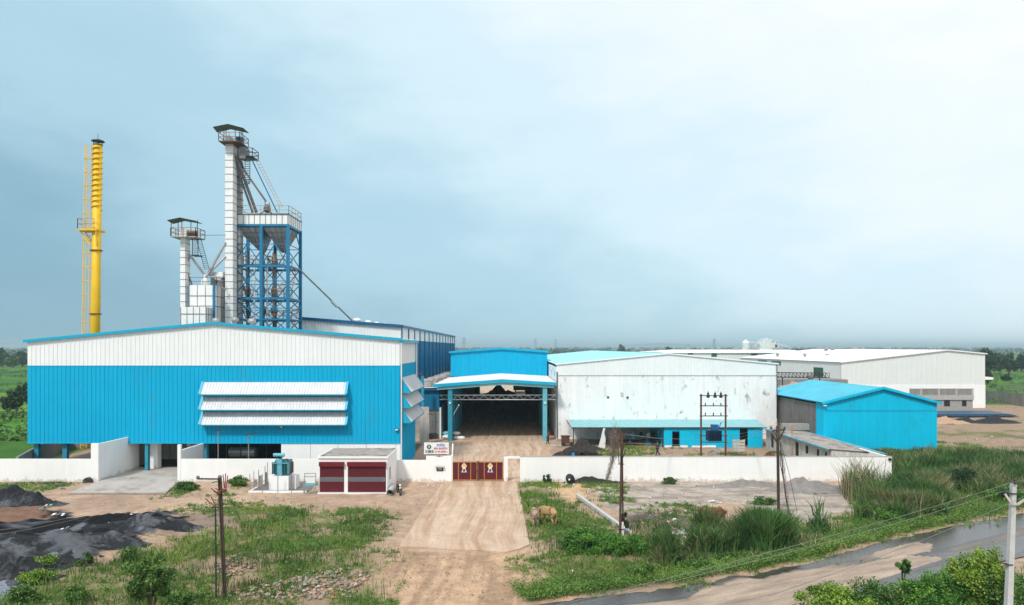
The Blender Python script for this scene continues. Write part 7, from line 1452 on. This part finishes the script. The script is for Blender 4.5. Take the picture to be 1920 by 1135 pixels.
bush('leafy_shrub', (XX(1800, 62), 62, 0), (1.8, 1.2, 1.3), 'rounded dark shrub in the middle of the wide reed bed', m='leaf_dark', n=5000, leaf=.10, nclump=26, seed=72, h=1.1, cr=.3)
bush('leafy_shrub', (XX(1890, 57), 57, 0), (1.6, 1.0, .9), 'low shrub at the right end of the reed bed front', m='leaf_bright', n=4500, leaf=.09, nclump=24, seed=73, h=.7, cr=.3)
# rubble
poly = gp((430, 1118), (520, 1096), (590, 1078), (640, 1070), (700, 1080), (650, 1118), (450, 1128)); poly2 = gp((405, 1060), (440, 1045), (470, 1070), (430, 1085)); V = []; vr = []
def stones(poly, n, s0, s1):
    xs_ = [p[0] for p in poly]; ys_ = [p[1] for p in poly]; k = 0
    while k < n:
        x, y = random.uniform(min(xs_), max(xs_)), random.uniform(min(ys_), max(ys_))
        if sdist(poly, np.array([x + random.gauss(0, .3)]), np.array([y + random.gauss(0, .3)]))[0] < 0: continue
        s = random.uniform(s0, s1) * random.choice((1, 1, .6)); z_ = float(ground_z(np.array([x]), np.array([y]))[0]) + s * .2 + random.random() * .12; k += 1
        q = [Vector((random.gauss(0, 1), random.gauss(0, 1), random.gauss(0, .7))).normalized() * s * random.uniform(.7, 1.1) for _ in range(6)]
        q[0] = Vector((s, 0, 0)); q[1] = Vector((-s, .1 * s, 0)); q[2] = Vector((0, s * .8, 0)); q[3] = Vector((.1 * s, -s * .9, 0)); q[4] = Vector((.2 * s, 0, s * .7)); q[5] = Vector((0, 0, -s * .5))
        M_ = Matrix.Rotation(random.uniform(0, 6), 3, 'Z') @ Matrix.Rotation(random.uniform(-.6, .6), 3, 'X'); q = [M_ @ (a * random.uniform(.75, 1.2)) + Vector((x, y, z_)) for a in q]
        for a, b_, c__ in ((0, 2, 4), (2, 1, 4), (1, 3, 4), (3, 0, 4), (2, 0, 5), (1, 2, 5), (3, 1, 5), (0, 3, 5)): V.extend([tuple(q[a]), tuple(q[b_]), tuple(q[c__])]); vr.append(sv)
        
for n_, pl__, a_, b_ in ((850, poly, .04, .17), (220, poly2, .05, .17)):
    for _ in range(n_ // 10): sv = random.random() ** .8; stones(pl__, 10, a_, b_)
fast('rubble', V, 3, 'stone', var=vr, kind='stuff', label='scattered broken bricks and stones in the grass', cat='rubble')
V = []; vr = []
for pl__, n_ in ((gp((600, 940), (960, 940), (960, 1130), (500, 1130), (480, 1000)), 500), (gp((990, 900), (1560, 905), (1560, 1010), (1000, 1060)), 800), (gp((0, 905), (470, 905), (470, 960), (0, 940)), 260), (gp((1190, 955), (1290, 955), (1300, 1005), (1190, 1010)), 500), (gp((350, 926), (600, 935), (600, 945), (350, 938)), 260), (gp((1758, 815), (1920, 812), (1920, 850), (1760, 850)), 500), (gp((730, 1040), (990, 1040), (1040, 1130), (720, 1130)), 600)):
    for _ in range(n_ // 10): sv = random.random(); stones(pl__, 10, .02, .07)
fast('pebbles', V, 3, 'stone', var=vr, kind='stuff', label='small stones scattered over the bare dirt', cat='stones')
# litter
V = []; vr = []
def litter(px, py, s=.18, sp=0):
    g_ = G(px + random.gauss(0, sp), py + random.gauss(0, sp * .35)); g_.z = max(0, float(ground_z(np.array([g_.x]), np.array([g_.y]))[0])) + .05; c_v = random.random()
    for _ in range(3):
        a = random.uniform(0, 6.28); d_ = Vector((math.cos(a), math.sin(a), random.uniform(-.1, .5))) * s * random.uniform(.5, 1.2); e_ = Vector((-math.sin(a), math.cos(a), random.uniform(0, .5))) * s * random.uniform(.4, .9); c__ = g_ + Vector((random.gauss(0, s * .5), random.gauss(0, s * .4), random.uniform(.0, .1)))
        V.extend([tuple(c__ - d_), tuple(c__ - e_ * .6), tuple(c__ + d_), tuple(c__ + e_)]); vr.append(c_v)
for px, py, s, k, sp in ((118, 968, .25, 3, 6), (85, 962, .2, 5, 10), (435, 945, .15, 6, 14), (1275, 1005, .3, 7, 9), (1310, 960, .2, 5, 20), (1240, 985, .15, 7, 28), (1215, 965, .12, 5, 25), (1440, 955, .3, 3, 8), (1025, 918, .3, 2, 2), (1075, 1076, .2, 1, 1), (1063, 905, .2, 3, 6), (1345, 945, .25, 3, 6), (1290, 1010, .25, 3, 5), (1200, 925, .15, 6, 30), (1110, 905, .15, 6, 20), (980, 928, .15, 3, 12), (270, 985, .2, 3, 30), (180, 1010, .2, 5, 40), (430, 955, .15, 6, 18), (60, 1010, .15, 6, 40), (640, 925, .12, 4, 40), (700, 975, .1, 5, 40), (520, 1000, .1, 8, 80), (1460, 925, .12, 5, 40), (1500, 948, .15, 3, 20), (1840, 830, .3, 5, 30), (780, 915, .12, 4, 15), (820, 910, .1, 3, 8), (1150, 850, .2, 6, 40), (1330, 853, .2, 6, 40), (1265, 975, .2, 5, 15)):
    for _ in range(k): litter(px, py, s * .75, sp)
fast('litter', V, 4, 'litter', var=vr, kind='stuff', label='white plastic scraps strewn over the ground', cat='litter')

# ================= distance: trees, pylons, plant =================
def tree(label, px, base_py, top_py, wpx, m='leaf_dark', seed=1, n=1800, Y=None):
    Y = Y or CH * F / (base_py - HZ); zt__ = ZZ(top_py, Y); rx = wpx / 2 * Y / F
    return bush('field_tree', (XX(px, Y), Y, 0), (rx, rx * .8, zt__ * .48), label, 'tree', m, n, leaf=Y * .0022, nclump=22, seed=seed, h=zt__ * .52, cr=.33, stem=max(.16, zt__ * .04))
tree('leaning dark tree in the left field near the shed corner', 32, 775, 722, 34, seed=40)
tree('small dark tree below the leaning one at the left edge', 14, 772, 742, 26, seed=41)
tree('dark tree partly hidden behind the left shed corner', 52, 758, 712, 30, seed=42)
tree('round dark tree on the horizon at the far left edge', 4, 688, 654, 30, seed=43)
tree('dark tree on the horizon just left of the shed', 42, 688, 657, 34, seed=44)
tree('pale green tree in front of the horizon trees at far left', 24, 690, 667, 30, 'leaf', seed=45)
tree('big domed dark tree behind the right end of the cream warehouse', 1853, 690, 650, 58, seed=46, n=2600, Y=330)
tree('dark tree second from the right on the far field', 1893, 690, 661, 36, seed=47, Y=330)
tree('broad dark tree cut by the right frame edge', 1916, 697, 666, 46, seed=48, n=2400)
tree('small lone bush tree in the bright field at far right', 1874, 697, 681, 14, seed=49)
tree('dark bush at the field edge beside the cream warehouse', 1852, 708, 692, 16, seed=50, Y=240)
tree('round bush above the grey panel wall', 1888, 715, 703, 16, seed=51)
tree('dark dome-shaped tree on the horizon above the cyan roof', 1165, 662, 646.5, 15, seed=52, n=500, Y=900)
tree('low dark tree on the horizon left of the white warehouses', 1255, 662, 651, 22, seed=53, n=500, Y=800)
C_ = []; vv_ = []
r2 = np.random.default_rng(99)
for Yb_, dens, hgt in ((430, 22, 6), (520, 40, 7), (650, 90, 8), (820, 150, 9), (1000, 180, 9), (1300, 230, 10), (1700, 280, 10), (2300, 330, 11), (3200, 360, 12), (4500, 380, 14)):
    W_ = Yb_ * .85
    for k in range(dens):
        x = r2.uniform(-W_, W_); y = Yb_ + r2.normal(0, Yb_ * .06)
        if fbm(np.array([x * .006 + Yb_]), np.array([y * .003]))[0] < .40: continue
        if y < 600 and -.16 < x / y < .05: continue
        r_ = r2.uniform(2.5, 5.5) * (1 + Yb_ / 2500); h = hgt * r2.uniform(.5, 1.15); m_ = 60 if Yb_ < 700 else 26
        e = r2.normal(size=(m_, 3)); e /= np.linalg.norm(e, axis=1)[:, None]; e *= r2.uniform(.5, 1, m_)[:, None] ** .5
        C_.append(np.column_stack([x + e[:, 0] * r_ * 1.5, y + e[:, 1] * r_, h * .55 + e[:, 2] * h * .5])); vv_.append(np.clip(r2.normal(.4, .2, m_), 0, 1))
C_ = np.concatenate(C_); vv_ = np.concatenate(vv_)
fast('tree_belt', leaf_quads(C_, C_[:, 1] * .0016 + .5), 4, 'leaf_dark', var=vv_, kind='stuff', label='distant belts of trees across the plain', cat='trees')
def shrubs_field(): pass
C_ = []; vv_ = []
for k in range(700):
    y = r2.uniform(95, 400); x = (-1 if k % 2 else 1) * r2.uniform(.60, .80) * y
    if x > 0 and (y < 155): continue
    if fbm(np.array([x * .03]), np.array([y * .03]))[0] < .5: continue
    m_ = 40; e = r2.normal(size=(m_, 3)); e /= np.linalg.norm(e, axis=1)[:, None]; s = r2.uniform(.5, 1.6); C_.append(np.column_stack([x + e[:, 0] * s * 1.6, y + e[:, 1] * s, .4 * s + e[:, 2] * s * .6])); vv_.append(np.clip(r2.normal(.5, .2, m_), 0, 1))
C_ = np.concatenate(C_); fast('field_scrub', leaf_quads(C_, .32 + C_[:, 1] * 0), 4, 'leaf', var=np.concatenate(vv_), kind='stuff', label='low scrub scattered on the fields', cat='scrub')
def pylon(px, top_py, Y, label):
    h = ZZ(top_py, Y); x = XX(px, Y); w = h * .09; mb = MB(); t = h * .010; c = empty('pylon', (x, Y, 0), label, 'pylon')
    for a in (-1, 1):
        for b_ in (-1, 1): mb.bar((x + a * w, Y + b_ * w, 0), (x + a * w * .22, Y + b_ * w * .22, h), t)
    for k in range(10):
        z0_, z1_ = h * k / 10, h * (k + 1) / 10; q0, q1 = w * (1 - .78 * k / 10), w * (1 - .78 * (k + 1) / 10); mb.bar((x - q0, Y - q0, z0_), (x + q1, Y - q1, z1_), t * .6); mb.bar((x + q0, Y - q0, z0_), (x - q1, Y - q1, z1_), t * .6)
    mb.build('lattice_mast', 'pylon_steel', c)
    for f_ in (.62, .76, .9): m2 = MB(); m2.bar((x - h * .16, Y, h * f_), (x + h * .16, Y, h * f_), t * 1.4); m2.bar((x - h * .16, Y, h * f_), (x, Y, h * (f_ + .05)), t * .8); m2.bar((x + h * .16, Y, h * f_), (x, Y, h * (f_ + .05)), t * .8); m2.build('cross_arm', 'pylon_steel', c)
pylon(870, 632, 1500, 'faint lattice pylon just right of the dark blue building')
pylon(1004, 635, 1700, 'left one of two faint pylons above the hall roof')
pylon(1042, 636, 1800, 'right one of two faint pylons above the hall roof')
pylon(1339, 635, 1600, 'slender pylon left of the distant white factory')
pylon(1291, 645, 2600, 'tiny faint pylon left of the slender one')
fp = empty('distant_factory', (XX(1430, 1500), 1500, 0), 'hazy white factory with silos on the horizon', 'factory'); Yf_ = 1500
for pa, pb, pt in ((1397, 1406, 640), (1426, 1436, 637), (1436, 1447, 635.5), (1447, 1452, 639), (1455, 1462, 641), (1420, 1460, 646)):
    mb = MB(); x0, x1 = XX(pa, Yf_), XX(pb, Yf_); mb.box(x0, x1, Yf_ + (pa % 7), Yf_ + 20, 0, ZZ(pt, Yf_)); mb.box(x0 + 2, x0 + 5, Yf_ + 2, Yf_ + 8, ZZ(pt, Yf_), ZZ(pt - 2, Yf_)); mb.build('block', 'haze_plant', fp)
mb = MB(); mb.lathe((XX(1398, Yf_), Yf_, 0), [(8, 0), (8, ZZ(643, Yf_)), (4, ZZ(639, Yf_)), (1, ZZ(637, Yf_))], 12); mb.build('silo', 'haze_plant', fp)
mb = MB(); mb.bar(P(1405, 641, Yf_), P(1426, 645, Yf_), 1.5); mb.bar(P(1462, 646, Yf_), P(1480, 651, Yf_), 1.5); mb.build('conveyor', 'haze_plant', fp)
# ---------------- haze ----------------
m = bpy.data.materials.new('haze'); m.use_nodes = True; t = m.node_tree; t.nodes.clear()
o = N(t, 'ShaderNodeOutputMaterial'); v = N(t, 'ShaderNodeVolumePrincipled'); v.inputs['Color'].default_value = (.72, .93, 1.0, 1); v.inputs['Density'].default_value = .00028; v.inputs['Anisotropy'].default_value = .3
L(t, v.outputs[0], o.inputs['Volume']); MATS['haze'] = m
mb = MB(); mb.box(-29000, 29000, -60, 46000, -8, 52); mb.build('haze', 'haze', kind='stuff', label='pale blue haze over the plain', cat='haze')
